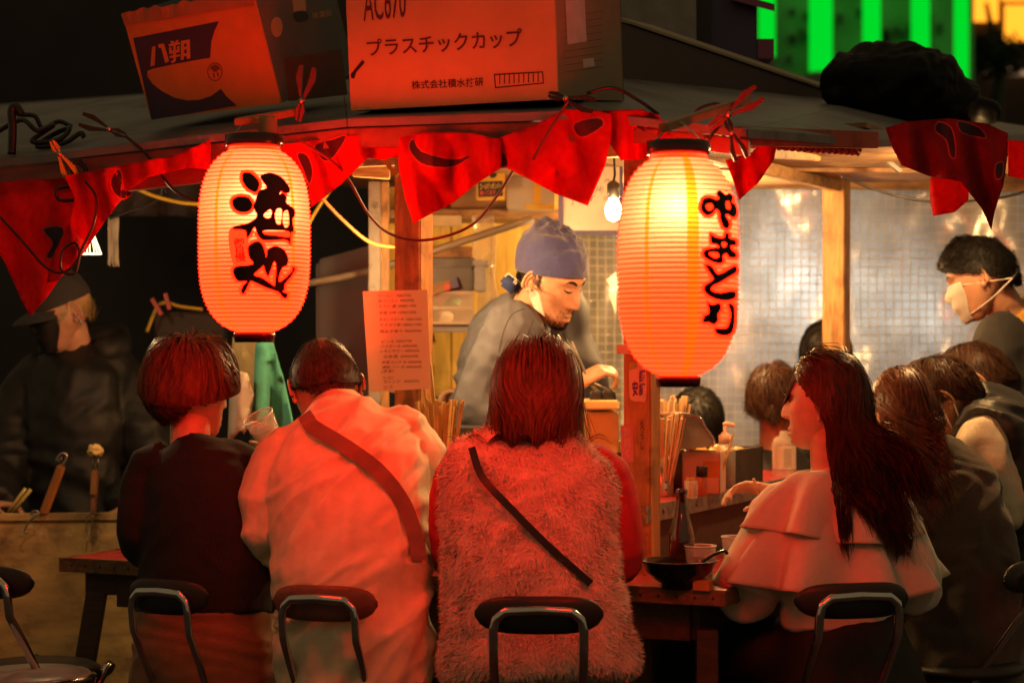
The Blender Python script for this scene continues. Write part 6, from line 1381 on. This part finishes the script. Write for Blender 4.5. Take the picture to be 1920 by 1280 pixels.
s2 = empty('pink_sticker', W(1176, 865, 5.38), 'small pink paper strip with white characters on the corner post', 'sticker'); decal_poly('paper', [[(1164, 797), (1187, 796), (1188, 865), (1165, 867)]], pst, V, mat('pink_paper', (.65, .2, .25), .6), s2, .0015)
decal_text('lettering', '焼\n豚\nく', [(1169, 800), (1183, 800), (1184, 858), (1171, 858)], pst, V, mat('pale_pink_ink', (.75, .4, .35), .6), s2, .01, .003)
s3 = empty('paper_note', W(1162, 662, 5.38), 'small cream paper note on the corner post below the lantern', 'note'); decal_poly('paper', [[(1156, 646), (1180, 646), (1180, 664), (1156, 663)]], pst, V, mat('cream_paper', (.7, .55, .35), .6), s3, .0015)
s4 = empty('wood_tag', W(1205, 845, 5.38), 'narrow wooden tag with dark writing on the side of the corner post', 'tag'); decal_poly('tag_face', [[(1198, 785), (1208, 784), (1208, 845), (1198, 846)]], pst, V, mat('tag_wood', (.4, .2, .06), .5), s4, .0015); decal_text('lettering', '久\nら\nし', [(1200, 788), (1207, 788), (1207, 842), (1200, 842)], pst, V, INK, s4, .01, .003)
# ---------------------------------------------------------------- things on the counter
CW = mat('chopstick_wood', (.68, .40, .13), .55, var=.15, vs=30); CW2 = mat('chopstick_paper', (.72, .52, .28), .6, var=.12)
def bundle(c, r, h, n, label, m, hol=None, holm=None, lean=.12, flat=True, hh=.1, name='chopstick_holder'):
    e = empty(name, c, label, 'chopsticks'); c = Vector(c)
    if hol:
        b = MB(); b.lathe(c, [(r * .96, 0), (r, .004), (r, hh), (r - .003, hh), (r - .003, .006), (.001, .006)], 32); b.build('cup', holm, e, True)
    for k in range(n):
        a = random.random() * 6.283; q = r * .8 * math.sqrt(random.random()); p = c + Vector((q * math.cos(a), q * math.sin(a), .02)); t = p + Vector((math.cos(a) * lean * q / r * h, math.sin(a) * lean * q / r * h, h * random.uniform(.93, 1.04)))
        b = MB(); b.bar(p, t, random.uniform(.008, .013) if flat else .005, .0045, up=(math.cos(a + .4), math.sin(a + .4), 0)); b.build('chopstick', m, e)
    return e
def counter_at(px, py): return on_plane(px, py, Vector((0, 0, CT)), Vector((0, 0, 1)))
c1 = Vector(counter_at(1240, 932)); c1.z = CT
PERF = mat('perforated_steel', (.55, .48, .4), .3, 1, var=.1)
e = bundle(c1 + Vector((0, .035, 0)), .035, .20, 58, 'steel perforated cup packed with paper wrapped chopsticks beside the corner post', CW2, True, PERF, .28, True, .115)
for k in range(5):
    for a in (-1.9, -1.2):
        b = MB(); q = c1 + Vector((.0352 * math.cos(a), .035 + .0352 * math.sin(a), .02 + .02 * k)); b.lathe(q, [(.0028, 0), (.0028, .001)], 8, Matrix.Rotation(math.pi / 2, 3, 'X')); b.build('perforation', BLACK, e)
c2 = W(1240, 800, 6.0); c2.z = CT; bundle(c2, .045, .235, 44, 'second chopstick bundle standing further back behind the steel lid', CW2, True, STEEL, .25, True, .12)
b = MB()
c3 = W(825, 868, 5.6); c3.z = CT; e = bundle(c3, .036, .235, 40, 'wooden chopstick holder with yellow chopsticks beside the menu post', CW, True, WOODX, .22, True, .14)
for x0, x1, y in ((792, 786, 655), (800, 806, 650), (806, 808, 668)): b = MB(); b.tube([W(x0 + 14, 800, 5.6), W(x1, y + 15, 5.58)], .0026, 8); b.build('straw', mat('straw', (.75, .5, .2), .4, alpha=.8), e, True)
# beer bottle on the table
def table_at(px, py): p = on_plane(px, py, Vector((0, 0, TZ)), Vector((0, 0, 1))); p.z = TZ; return p
p = W(1278, 1010, 5.13); p.z = TZ; bo = empty('beer_bottle', p, 'brown glass beer bottle standing on the red table', 'bottle'); GL = mat('brown_glass', (.035, .008, .004), .06, var=.1, spec=.9, coat=.6)
b = MB(); b.lathe(p, [(.028, 0), (.031, .004), (.031, .11), (.029, .125), (.018, .165), (.0135, .19), (.0125, .212), (.0145, .214), (.0145, .222), (.012, .226), (.010, .226), (.009, .2), (.001, .2)], 36); b.build('glass', GL, bo, True)
# cups, bowl, spoon, little box on the table
cup(W(1312, 1050, 5.05).lerp(W(1312, 1040, 5.05), 0) * 1, (0, 0, 1), .037, .085, 'clear plastic cup with ice on the red table beside the bottle', fill=(.8, .7, .6)) if False else None
pc = W(1313, 1030, 5.1); pc.z = TZ; cup(pc, (0, 0, 1), .038, .092, 'clear plastic cup with ice on the red table beside the bottle', fill=(.75, .6, .45))
pc = W(1383, 1010, 5.25); pc.z = TZ; cup(pc, (0, 0, 1), .04, .1, 'clear plastic cup with amber drink next to the ruffled sleeve', fill=(.55, .3, .12))
pb_ = W(1272, 1062, 5.02); pb_.z = TZ; BOWL = mat('black_lacquer', (.012, .011, .011), .2, var=.2, coat=.4)
bw_ = empty('black_bowl', pb_, 'black ramen bowl on the red table corner', 'bowl'); b = MB(); b.lathe(pb_, [(.04, 0), (.042, .012), (.055, .02), (.078, .04), (.089, .062), (.093, .064), (.093, .067), (.087, .067), (.07, .04), (.04, .02), (.001, .018)], 48); b.build('shell', BOWL, bw_, True)
b = MB(); b.lathe(pb_, [(.001, .052), (.08, .052), (.081, .0525)], 40); b.build('soup', mat('soup', (.13, .06, .02), .12), bw_, True)
b = MB(); b.tube(smooth_path([pb_ + Vector((.055, 0, .062)), pb_ + Vector((.085, .01, .078)), pb_ + Vector((.11, .02, .085)), pb_ + Vector((.118, .02, .078))]), .004, 8); o = b.build('ladle_spoon', BOWL, None, True); tag(o, 'black spoon handle leaning over the bowl rim', 'spoon')
pbx = W(1318, 1078, 4.98); pbx.z = TZ; b = MB(); b.cbox(pbx + Vector((0, 0, .012)), .04, .03, .024, Matrix.Rotation(-YAW, 3, 'Z')); o = b.build('matchbox', mat('orange_card', (.55, .25, .06), .6), None, False, .001); tag(o, 'small orange card box on the table corner under the bowl', 'box')
pcd = W(1272, 1000, 5.2); pcd.z = TZ; b = MB(); b.obox(pcd, Vector((.035, 0, 0)), Vector((0, .004, 0)), Vector((0, 0, .04))); o = b.build('price_card', mat('kraft_card', (.45, .28, .12), .7)); tag(o, 'small brown card standing behind the bowl', 'card')
# plastic box, shaker, toothpicks, pump bottle on the counter
q0 = counter_at(1318, 926); q0.z = CT; R_ = Matrix.Rotation(-YAW + .15, 3, 'Z'); PB = mat('pale_pink_plastic', (.75, .45, .32), .35, var=.05)
pb2 = empty('plastic_box', q0, 'pale pink square plastic container on the counter', 'container'); b = MB(); a = R_ @ Vector((.105, 0, 0)); c_ = R_ @ Vector((0, .09, 0)); z = Vector((0, 0, .115)); o_ = q0 + Vector((-.055, .02, 0))
b.obox(o_, a, c_ * .04, z); b.build('wall', PB, pb2); b = MB(); b.obox(o_ + a, -a * .035, c_, z); b.build('wall', PB, pb2); b = MB(); b.obox(o_ + c_, a, -c_ * .04, z); b.build('wall', PB, pb2); b = MB(); b.obox(o_, a * .035, c_, z); b.build('wall', PB, pb2); b = MB(); b.obox(o_, a, c_, z * .04); b.build('floor_panel', PB, pb2)
b = MB(); b.obox(o_ + a * .55 + Vector((0, -.0015, .045)) , a * .44, Vector((0, .001, 0)), Vector((0, 0, .045))); b.build('label_band', mat('orange_label', (.62, .24, .06), .5), pb2)
b = MB(); b.bar(o_ + a * .9 + c_ * .5 + Vector((0, 0, .03)), o_ + a * 1.25 + c_ * .7 + Vector((0, 0, .165)), .006, .004); o = b.build('wooden_stick', CW, None); tag(o, 'wooden stick leaning out of the pink plastic container', 'stick')
ps = counter_at(1316, 930); ps.z = CT; sh = empty('spice_shaker', ps, 'small spice shaker with black cap on the counter edge', 'shaker'); b = MB(); b.lathe(ps, [(.014, 0), (.015, .003), (.015, .05), (.013, .053)], 20); b.build('glass', mat('red_spice', (.45, .1, .04), .2, alpha=.9), sh, True); b = MB(); b.lathe(ps + Vector((0, 0, .053)), [(.0155, 0), (.0155, .026), (.014, .028)], 20); b.build('cap', BLACK, sh, True)
pt_ = counter_at(1296, 934); pt_.z = CT; tp_ = empty('toothpick_jar', pt_, 'little jar of toothpicks on the counter edge behind the bottle', 'jar'); b = MB(); b.lathe(pt_, [(.017, 0), (.018, .003), (.018, .045), (.017, .046)], 20); b.build('jar', CLEARP, tp_, True)
for k in range(16): a_ = random.random() * 6.28; q_ = .012 * math.sqrt(random.random()); b = MB(); b.tube([pt_ + Vector((q_ * math.cos(a_), q_ * math.sin(a_), .003)), pt_ + Vector((q_ * math.cos(a_) * 1.2, q_ * math.sin(a_) * 1.2, .056))], .0012, 5); b.build('toothpick', CW, tp_)
pp_ = counter_at(1362, 917); pp_.z = CT; pu = empty('pump_bottle', pp_, 'clear pump bottle with pink pump head on the counter', 'bottle'); b = MB(); b.lathe(pp_ + Vector((0, .03, 0)), [(.026, 0), (.029, .005), (.029, .105), (.024, .122), (.014, .13)], 28); b.build('bottle', mat('gel_bottle', (.8, .7, .6), .12, alpha=.35, spec=.8), pu, True)
PK = mat('pump_pink', (.75, .45, .32), .4); z0_ = pp_ + Vector((0, .03, .128)); b = MB(); b.lathe(z0_, [(.019, 0), (.019, .022), (.012, .025), (.012, .03), (.006, .031), (.006, .05), (.004, .05)], 24); b.build('collar', PK, pu, True); b = MB(); b.tube(smooth_path([z0_ + Vector((-.006, 0, .052)), z0_ + Vector((.006, 0, .054)), z0_ + Vector((.026, -.004, .05))]), .0065, 10); b.build('spout', PK, pu, True)
# label bottle
pl = counter_at(1470, 893); pl.z = CT; lb_ = empty('sanitiser_bottle', pl, 'clear bottle with printed label behind the ruffled blouse woman', 'bottle'); b = MB(); b.lathe(pl, [(.034, 0), (.037, .006), (.037, .10), (.030, .118), (.014, .126), (.013, .14)], 32); b.build('bottle', mat('gel_bottle', (.8, .7, .6), .12, alpha=.35), lb_, True)
b = MB(); vs = [];  n = 20
for i in range(n + 1): a_ = rad(200 + 140 * i / n); vs += [(pl.x + .0376 * math.cos(a_), pl.y + .0376 * math.sin(a_), CT + .025), (pl.x + .0376 * math.cos(a_), pl.y + .0376 * math.sin(a_), CT + .095)]
b.add(vs, [(2 * i, 2 * i + 2, 2 * i + 3, 2 * i + 1) for i in range(n)]); b.build('label', mat('label_paper', (.75, .62, .48), .6), lb_, True)
for k in range(9): z_ = CT + .085 - k * .0065; a0, a1 = rad(262), rad(300); b = MB(); P_ = [(pl.x + .0379 * math.cos(a0 + (a1 - a0) * i / 8), pl.y + .0379 * math.sin(a0 + (a1 - a0) * i / 8), z_) for i in range(9)]; b.tube(P_, .0009, 4); b.build('print_line', INK, lb_)
# griddle box with oden, steel lid, crates behind counter
gd = empty('oden_griddle', W(1390, 880, 5.95), 'dark steel oden pan with yellow food on the counter', 'pan'); DST = mat('burnt_steel', (.10, .07, .05), .45, .6, var=.5, vs=8, dirt=(.03, .02, .015), ds=9)
ga = W(1328, 890, 5.85); ga.z = CT + .001; gdir = V * .5; gw = -U * .28; zz = Vector((0, 0, .105)); t_ = .01
b = MB(); b.obox(ga, gdir, gw * .04, zz); b.build('wall', DST, gd); b = MB(); b.obox(ga, gdir * .03, gw, zz); b.build('wall', DST, gd); b = MB(); b.obox(ga + gw, gdir, -gw * .04, zz + Vector((0, 0, .03))); b.build('wall', mat('brass_back', (.5, .36, .1), .4, .6), gd); b = MB(); b.obox(ga + gdir, -gdir * .03, gw, zz); b.build('wall', DST, gd)
b = MB(); b.obox(ga + gdir * .03 + gw * .04, gdir * .94, gw * .92, Vector((0, 0, .075))); b.build('broth', mat('broth', (.4, .2, .03), .1), gd)
FOOD = mat('oden_food', (.72, .40, .05), .4, var=.25, vs=40, bump=.2)
for k in range(16):
    q_ = ga + gdir * random.uniform(.1, .9) + gw * random.uniform(.12, .85) + Vector((0, 0, .09)); b = MB(); b.ell(q_, random.uniform(.02, .032), random.uniform(.02, .03), random.uniform(.014, .024), Matrix.Rotation(random.random() * 3, 3, 'Z'), 12, 8); b.build('oden_piece', FOOD, gd, True)
ld = empty('warmer_hood', W(1270, 840, 5.75), 'curved stainless warmer hood beside the chopsticks', 'hood'); b = MB(); prof = [(1216, 835), (1216, 782), (1240, 777), (1290, 777), (1312, 783), (1322, 800), (1334, 836)]; vs = []
P_ = round_loop(prof, 5)
for d_ in (5.72, 5.95): vs += [W(x, y, 5.72) + Vector((0, d_ - 5.72, 0)) for x, y in P_]
n = len(P_); b.add(vs, [tuple(range(n)), tuple(range(2 * n - 1, n - 1, -1))] + [(i, (i + 1) % n, (i + 1) % n + n, i + n) for i in range(n)]); b.build('hood', mat('hood_glass', (.45, .4, .28), .15, .7, var=.15), ld)
b = MB(); b.tube([W(x, y, 5.715) for x, y in P_[2:-4]], .004, 6); b.build('hood_rim', CHROME, ld, True)
pthing('cream_crate', 'cream plastic tray stacked behind the counter near the cook', 'tray', 1098, 772, 1160, 850, 5.85, .25, mat('cream_plastic', (.72, .55, .22), .4), .004, 'cream trays behind the counter'); pthing('cream_crate', 'upper cream plastic tray just under the hand with tongs', 'tray', 1094, 752, 1162, 768, 5.8, .3, mat('cream_plastic', (.72, .55, .22), .4), .004, 'cream trays behind the counter')
pw = W(1118, 840, 5.7); pw.z = CT; b = MB(); b.lathe(pw, [(.016, 0), (.017, .003), (.017, .035), (.012, .04), (.012, .055), (.015, .056), (.015, .07), (.012, .072)], 24); o = b.build('sauce_bottle', WHITEP, None, True); tag(o, 'small white capped sauce bottle next to the fur vest woman', 'bottle')
pr_ = W(867, 850, 5.45); pr_.z = CT; rb = empty('red_cap_bottle', pr_, 'small bottle with red cap between the shirt and the fur vest', 'bottle'); b = MB(); b.lathe(pr_, [(.013, 0), (.013, .04)], 16); b.build('bottle', CLEARP, rb, True); b = MB(); b.lathe(pr_ + Vector((0, 0, .04)), [(.0085, 0), (.0085, .028), (.006, .034)], 16); b.build('cap', mat('red_cap', (.6, .02, .02), .35), rb, True)
# black tub behind red cap
pthing('steel_tray', 'dark grey steel tray behind the red capped bottle', 'tray', 845, 802, 925, 850, 5.75, .25, mat('tray_steel', (.1, .1, .105), .35, .6), .004)
# shelf goods behind the cook
SB = mat('black_tub', (.03, .027, .025), .4, var=.2)
t1 = empty('storage_tub', W(880, 560, 6.75), 'black lidded storage tub on the shelf left of the cook', 'tub'); b = MB(); b.pbox(788, 500, 888, 545, 6.75, .25); b.build('tub', SB, t1, False, .006); b = MB(); b.pbox(784, 484, 892, 500, 6.74, .27); b.build('lid', SB, t1, False, .004); b = MB(); b.pbox(889, 498, 911, 545, 6.72, .24); b.build('end_panel', mat('grey_tub_end', (.3, .3, .31), .4), t1, False, .004); b = MB(); b.pbox(886, 487, 916, 498, 6.71, .25); b.build('end_lip', mat('grey_tub_end', (.3, .3, .31), .4), t1, False, .003)
pthing('wooden_tray', 'brown wooden tray lying on top of the black tub', 'tray', 790, 462, 886, 483, 6.76, .22, WOODX)
bs_ = empty('white_basket', W(845, 608, 6.72), 'white slotted plastic basket on the grey shelf', 'basket'); BK = mat('basket_white', (.6, .5, .38), .5)
for k in range(22): x = 802 + k * 3.9; b = MB(); b.pbox(x, 548, x + 2.1, 606, 6.72, .006); b.build('slat', BK, bs_)
for y in (546, 575, 603): b = MB(); b.pbox(800, y, 888, y + 5, 6.716, .012); b.build('rail', BK, bs_)
b = MB(); b.pbox(800, 603, 888, 607, 6.73, .18); b.build('base', BK, bs_); b = MB(); b.pbox(800, 548, 888, 604, 6.9, .006); b.build('rear', BK, bs_)
for lb, x, y, rx, ry, col in (('pink crumpled packet inside the white basket', 826, 560, .035, .02, (.7, .25, .25)), ('green crumpled packet inside the white basket', 845, 567, .03, .018, (.08, .35, .22)), ('white plastic bag at the bottom of the basket', 822, 594, .04, .025, (.7, .62, .5))):
    b = MB(); b.ell(W(x, y, 6.8), rx, .04, ry); me = remesh(b, .007, 1); folds(me, .008, ridged(25, 25, 25, x)); o = link_mesh('packet', me, mat('packet_%d' % x, col, .35), None, True); tag(o, lb, 'packet')
bxx = empty('small_carton', W(850, 545, 6.7), 'tilted small carton with red and blue end on the basket', 'carton'); b = MB(); b.bar(W(808, 545, 6.7), W(846, 532, 6.7), .03, .03); b.build('case', CARD, bxx); b = MB(); b.bar(W(846, 532, 6.7), W(858, 528, 6.7), .034, .034); b.build('printed_end', mat('blue_print', (.06, .06, .22), .5), bxx); b = MB(); b.lathe(W(838, 538, 6.66), [(.011, 0), (.011, .002)], 16, Matrix.Rotation(math.pi / 2, 3, 'X')); b.build('round_seal', mat('red_seal', (.6, .04, .02), .5), bxx)

b = MB(); b.ell(W(1045, 620, 6.7), .1, .06, .16); b.ell(W(1060, 720, 6.7), .13, .07, .2); me = remesh(b, .014, 3); folds(me, .012, ridged(8, 8, 4, 2)); o = link_mesh('clothing_shape', me, mat('navy_jacket', (.045, .045, .06), .7), None, True); tag(o, 'dark blue clothing of a person behind the cook, shaped without the body', 'jacket')  # stands in for the clothes of a person behind the cook
for lb, pts in (('pale paper scrap pinned on the mesh beside the corner post', [(1137, 525), (1155, 510), (1155, 548)]), ('lower pale paper scrap pinned on the mesh', [(1142, 552), (1155, 545), (1155, 590)])):
    e = empty('paper_scrap', W(1148, 550, 6.9), lb, 'paper'); b = MB(); v_ = [W(x, y, 6.9) for x, y in pts]; b.add(v_ + [p + Vector((0, .002, 0)) for p in v_], [(0, 1, 2), (5, 4, 3), (0, 3, 4, 1), (1, 4, 5, 2), (2, 5, 3, 0)]); b.build('sheet', WHITEP, e)
# ---------------------------------------------------------------- left background: cart, cabinet, hanging cloths
fr_ = empty('grey_cabinet', W(640, 760, 7.0), 'dark grey blue cabinet standing behind the orange post', 'cabinet'); CAB = mat('cabinet_grey', (.075, .085, .105), .45, var=.15, vs=4, dirt=(.05, .05, .06), ds=4)
b = MB(); a, c_, d_, e_ = W(592, 488, 6.9), W(700, 458, 6.9), W(700, 1200, 6.9), W(594, 1200, 6.9); k = Vector((0, .5, 0)); b.box8([e_, d_, d_ + k, e_ + k, a, c_, c_ + k, a + k]); b.build('case', CAB, fr_, False, .012)
ct = empty('wooden_cart', W(100, 1280, 6.4), 'weathered plywood cart panel with hooks on its top edge', 'cart'); PLY = mat('weathered_ply', (.42, .27, .11), .7, var=.3, vs=3, stretch=(1, 1, 2.5), wood=True, bump=.12, bs=50, dirt=(.09, .05, .025), ds=5)
z0_ = W(0, 977, 6.35).z; b = MB(); a = W(-60, 0, 6.35); c_ = W(560, 0, 6.45); b.obox(Vector((a.x, 6.35, .12)), Vector((c_.x - a.x, .1, 0)), Vector((0, .018, 0)), Vector((0, 0, z0_ - .12))); b.build('panel', PLY, ct)
b = MB(); b.obox(Vector((a.x, 6.342, z0_)), Vector((c_.x - a.x, .1, 0)), Vector((0, .034, 0)), Vector((0, 0, .022))); b.build('top_rail', PLY, ct, False, .002)
b = MB(); b.obox(Vector((a.x, 6.37, .1)), Vector((c_.x - a.x, .1, 0)), Vector((0, .35, 0)), Vector((0, 0, .02))); b.build('floor_board', WOODD, ct)
for x in (-40, 530): p = W(x, 0, 6.6); b = MB(); b.obox(Vector((p.x, 6.5, 0)), Vector((.06, 0, 0)), Vector((0, .06, 0)), Vector((0, 0, .2))); b.build('foot', WOODD, ct)
WIRE = mat('hook_wire', (.45, .4, .36), .3, 1)
tl = empty('hook_handle', W(100, 905, 6.33), 'wooden handled steel hook leaning on the cart rail', 'tool'); b = MB(); b.bar(W(82, 962, 6.36), W(116, 872, 6.33), .026, .02); b.build('handle', mat('handle_wood', (.42, .16, .05), .45, var=.2), tl, False, .004)
b = MB(); b.tube(smooth_path(w_([(117, 872), (124, 862), (124, 852), (116, 850), (110, 856), (107, 862), (110, 864), (116, 858)], 6.32)), .0042, 8); b.build('hook', WIRE, tl, True); b = MB(); b.tube(smooth_path(w_([(58, 964), (62, 958), (70, 958), (72, 964), (60, 972), (52, 980), (46, 996), (54, 998)], 6.33)), .003, 7); b.build('clip', WIRE, tl, True)
t2 = empty('brush_tool', W(177, 905, 6.33), 'brown leather wrapped tool with frayed head hung on the cart rail', 'tool'); b = MB(); b.bar(W(175, 958, 6.33), W(178, 880, 6.33), .03, .014); b.build('handle', mat('brown_leather', (.16, .055, .03), .35), t2, False, .003)
b = MB(); b.bar(W(176, 928, 6.325), W(178, 882, 6.325), .034, .018); b.build('wrap', mat('wrap_leather', (.26, .11, .04), .6), t2, False, .003)
b = MB(); b.tube(smooth_path(w_([(172, 958), (168, 962), (163, 968), (162, 995), (166, 1001), (171, 996), (174, 965)], 6.33)), .0022, 7); b.build('wire_hook', WIRE, t2, True); b = MB(); b.tube(w_([(174, 880), (176, 858), (184, 858), (182, 880)], 6.325), .0025, 6); b.build('wire_neck', WIRE, t2, True)
b = MB(); b.ell(W(178, 845, 6.32), .02, .018, .017); me = remesh(b, .004, 0); folds(me, .007, ridged(60, 60, 60, 2)); link_mesh('frayed_head', me, mat('frayed_rope', (.6, .42, .16), .9), t2, True)
for k, (lb, x0, x1) in enumerate((('left one of two thin bamboo skewers behind the cart rail', 12, 48), ('right one of two thin bamboo skewers behind the cart rail', 20, 58))): b = MB(); b.tube([W(x0, 965, 6.45), W(x1, 915 + 2 * k, 6.45)], .0055, 8); o = b.build('bamboo_skewer', mat('bamboo', (.6, .48, .14), .5), None, True); tag(o, lb, 'skewer')
def hangcloth(name, label, loop, d, m, cat, amp=.03, seed=0):
    me = poly_mesh2d([loop]); slice2d(me, 12); f = lambda x, y: d + amp * math.sin(x * .09 + seed + y * .006) + amp * .5 * math.sin(x * .2 + seed); map2d(me, lambda x, y: W(x, y, f(x, y))); o = link_mesh(name, me, m, None, True); md = o.modifiers.new('t', 'SOLIDIFY'); md.thickness = .006; tag(o, label, cat)
hangcloth('plastic_bag', 'crumpled clear plastic bag hanging by the shelf behind the cook', [(884, 404), (925, 404), (932, 450), (928, 520), (936, 570), (920, 612), (895, 600), (900, 540), (888, 480)], 6.74, mat('clear_bag', (.7, .6, .5), .12, alpha=.3, spec=.9, wrinkle=.9, ws=25), 'bag', .022, 5)
hangcloth('teal_apron', 'teal green apron hanging behind the woman in black sweater', [(482, 640), (512, 640), (535, 720), (552, 800), (575, 850), (470, 850), (478, 760)], 6.2, coatmat('teal_cotton', (.06, .33, .26), .85, .1, 200), 'apron', .03, 1)
hangcloth('beige_bag', 'beige cloth bag hanging beside the teal apron', [(438, 632), (484, 640), (480, 720), (470, 780), (440, 770), (430, 700)], 6.3, coatmat('beige_cotton', (.36, .30, .14), .85, .1, 200), 'bag', .02, 2)
hangcloth('white_towel', 'grey white towel hanging left of the teal apron', [(436, 690), (462, 700), (476, 740), (456, 800), (430, 830)], 6.15, coatmat('towel_white', (.42, .36, .3), .9, .2, 200), 'towel', .02, 3)
hangcloth('grey_awning', 'grey awning cloth hanging behind the left banners', [(-60, 300), (330, 300), (520, 320), (520, 420), (330, 405), (200, 405), (-60, 420)], 8.6, mat('awning_grey', (.17, .15, .16), .8), 'awning', .05, 4)
for k, (lb, x0, y0, x1, y1) in enumerate((('red handled peg leaning left on the dark rack', 285, 560, 303, 590), ('red handled peg standing upright on the dark rack', 310, 550, 318, 580))): b = MB(); b.bar(W(x0, y0, 6.9), W(x1, y1, 6.9), .014, .012); o = b.build('peg', mat('red_peg', (.4, .06, .06), .5)); tag(o, lb, 'peg')
cable('yellow rope tied along the dark rack left of the lantern', w_([(275, 622), (300, 570), (340, 575), (380, 580)], 6.95), .006, YEL, 'rope', 'rope')
b = MB(); b.pbox(290, 585, 420, 640, 7.1, .1); o = b.build('dark_rack', mat('rack_dark', (.03, .026, .024), .6), None, False, .004); tag(o, 'dark rack shelf behind the short haired woman', 'rack')
# chopsticks held in the ruffled woman's hand
for k, (lb, a, c_) in enumerate((('upper chopstick held by the woman in ruffles', (1422, 925), (1413, 897)), ('lower chopstick held by the woman in ruffles', (1430, 932), (1424, 905)))): b = MB(); b.bar(W(*a, 5.38), W(*c_, 5.36), .006, .004); o = b.build('held_chopstick', CW2); tag(o, lb, 'chopstick')

no_sample('wire_glow')

SOY = mat('soy_glass', (.02, .008, .004), .08, coat=.5)
for lb, px_, s_, t_, r_, hh_, m_, nm in (('dark soy sauce bottle with red cap on the right counter', 0, -.42, .98, .017, .11, SOY, 'soy_bottle'), ('slim dark vinegar bottle beside the soy sauce on the right counter', 0, -.46, 1.06, .014, .13, SOY, 'vinegar_bottle')):
    p = S(s_, t_, CT); e_ = empty(nm, p, lb, 'bottle'); b = MB(); b.lathe(p, [(r_ * .9, 0), (r_, .004), (r_, hh_ * .55), (r_ * .5, hh_ * .8), (r_ * .45, hh_)], 20); b.build('glass', m_, e_, True); b = MB(); b.lathe(p + Vector((0, 0, hh_)), [(r_ * .55, 0), (r_ * .55, .012), (r_ * .4, .015)], 16); b.build('cap', mat('red_cap', (.6, .02, .02), .35), e_, True)
p = S(-.45, .72, CT); e_ = empty('plate_stack', p, 'stack of small white plates on the counter behind the pink container', 'plates')
for k in range(7): b = MB(); b.lathe(p + Vector((0, 0, .006 * k)), [(.03, 0), (.055, .007), (.056, .009), (.03, .003), (.001, .003)], 28); b.build('plate', mat('white_ceramic', (.75, .7, .62), .2), e_, True)
p = S(-.8, .46, CT); e_ = empty('glass_stack', p, 'stack of clear plastic cups on the front counter near the cook', 'cups')
for k in range(6): b = MB(); b.lathe(p + Vector((0, 0, .016 * k)), [(.028, 0), (.038, .085), (.039, .085), (.029, 0)], 24, cap=False); b.build('cup', CLEARP, e_, True)
p = S(-.68, .48, CT); b = MB(); b.cbox(p + Vector((0, 0, .03)), .11, .07, .06, Matrix.Rotation(-YAW, 3, 'Z')); o = b.build('napkin_box', mat('napkin_box', (.6, .5, .35), .5), None, False, .004); tag(o, 'beige napkin box on the front counter beside the cups', 'box')
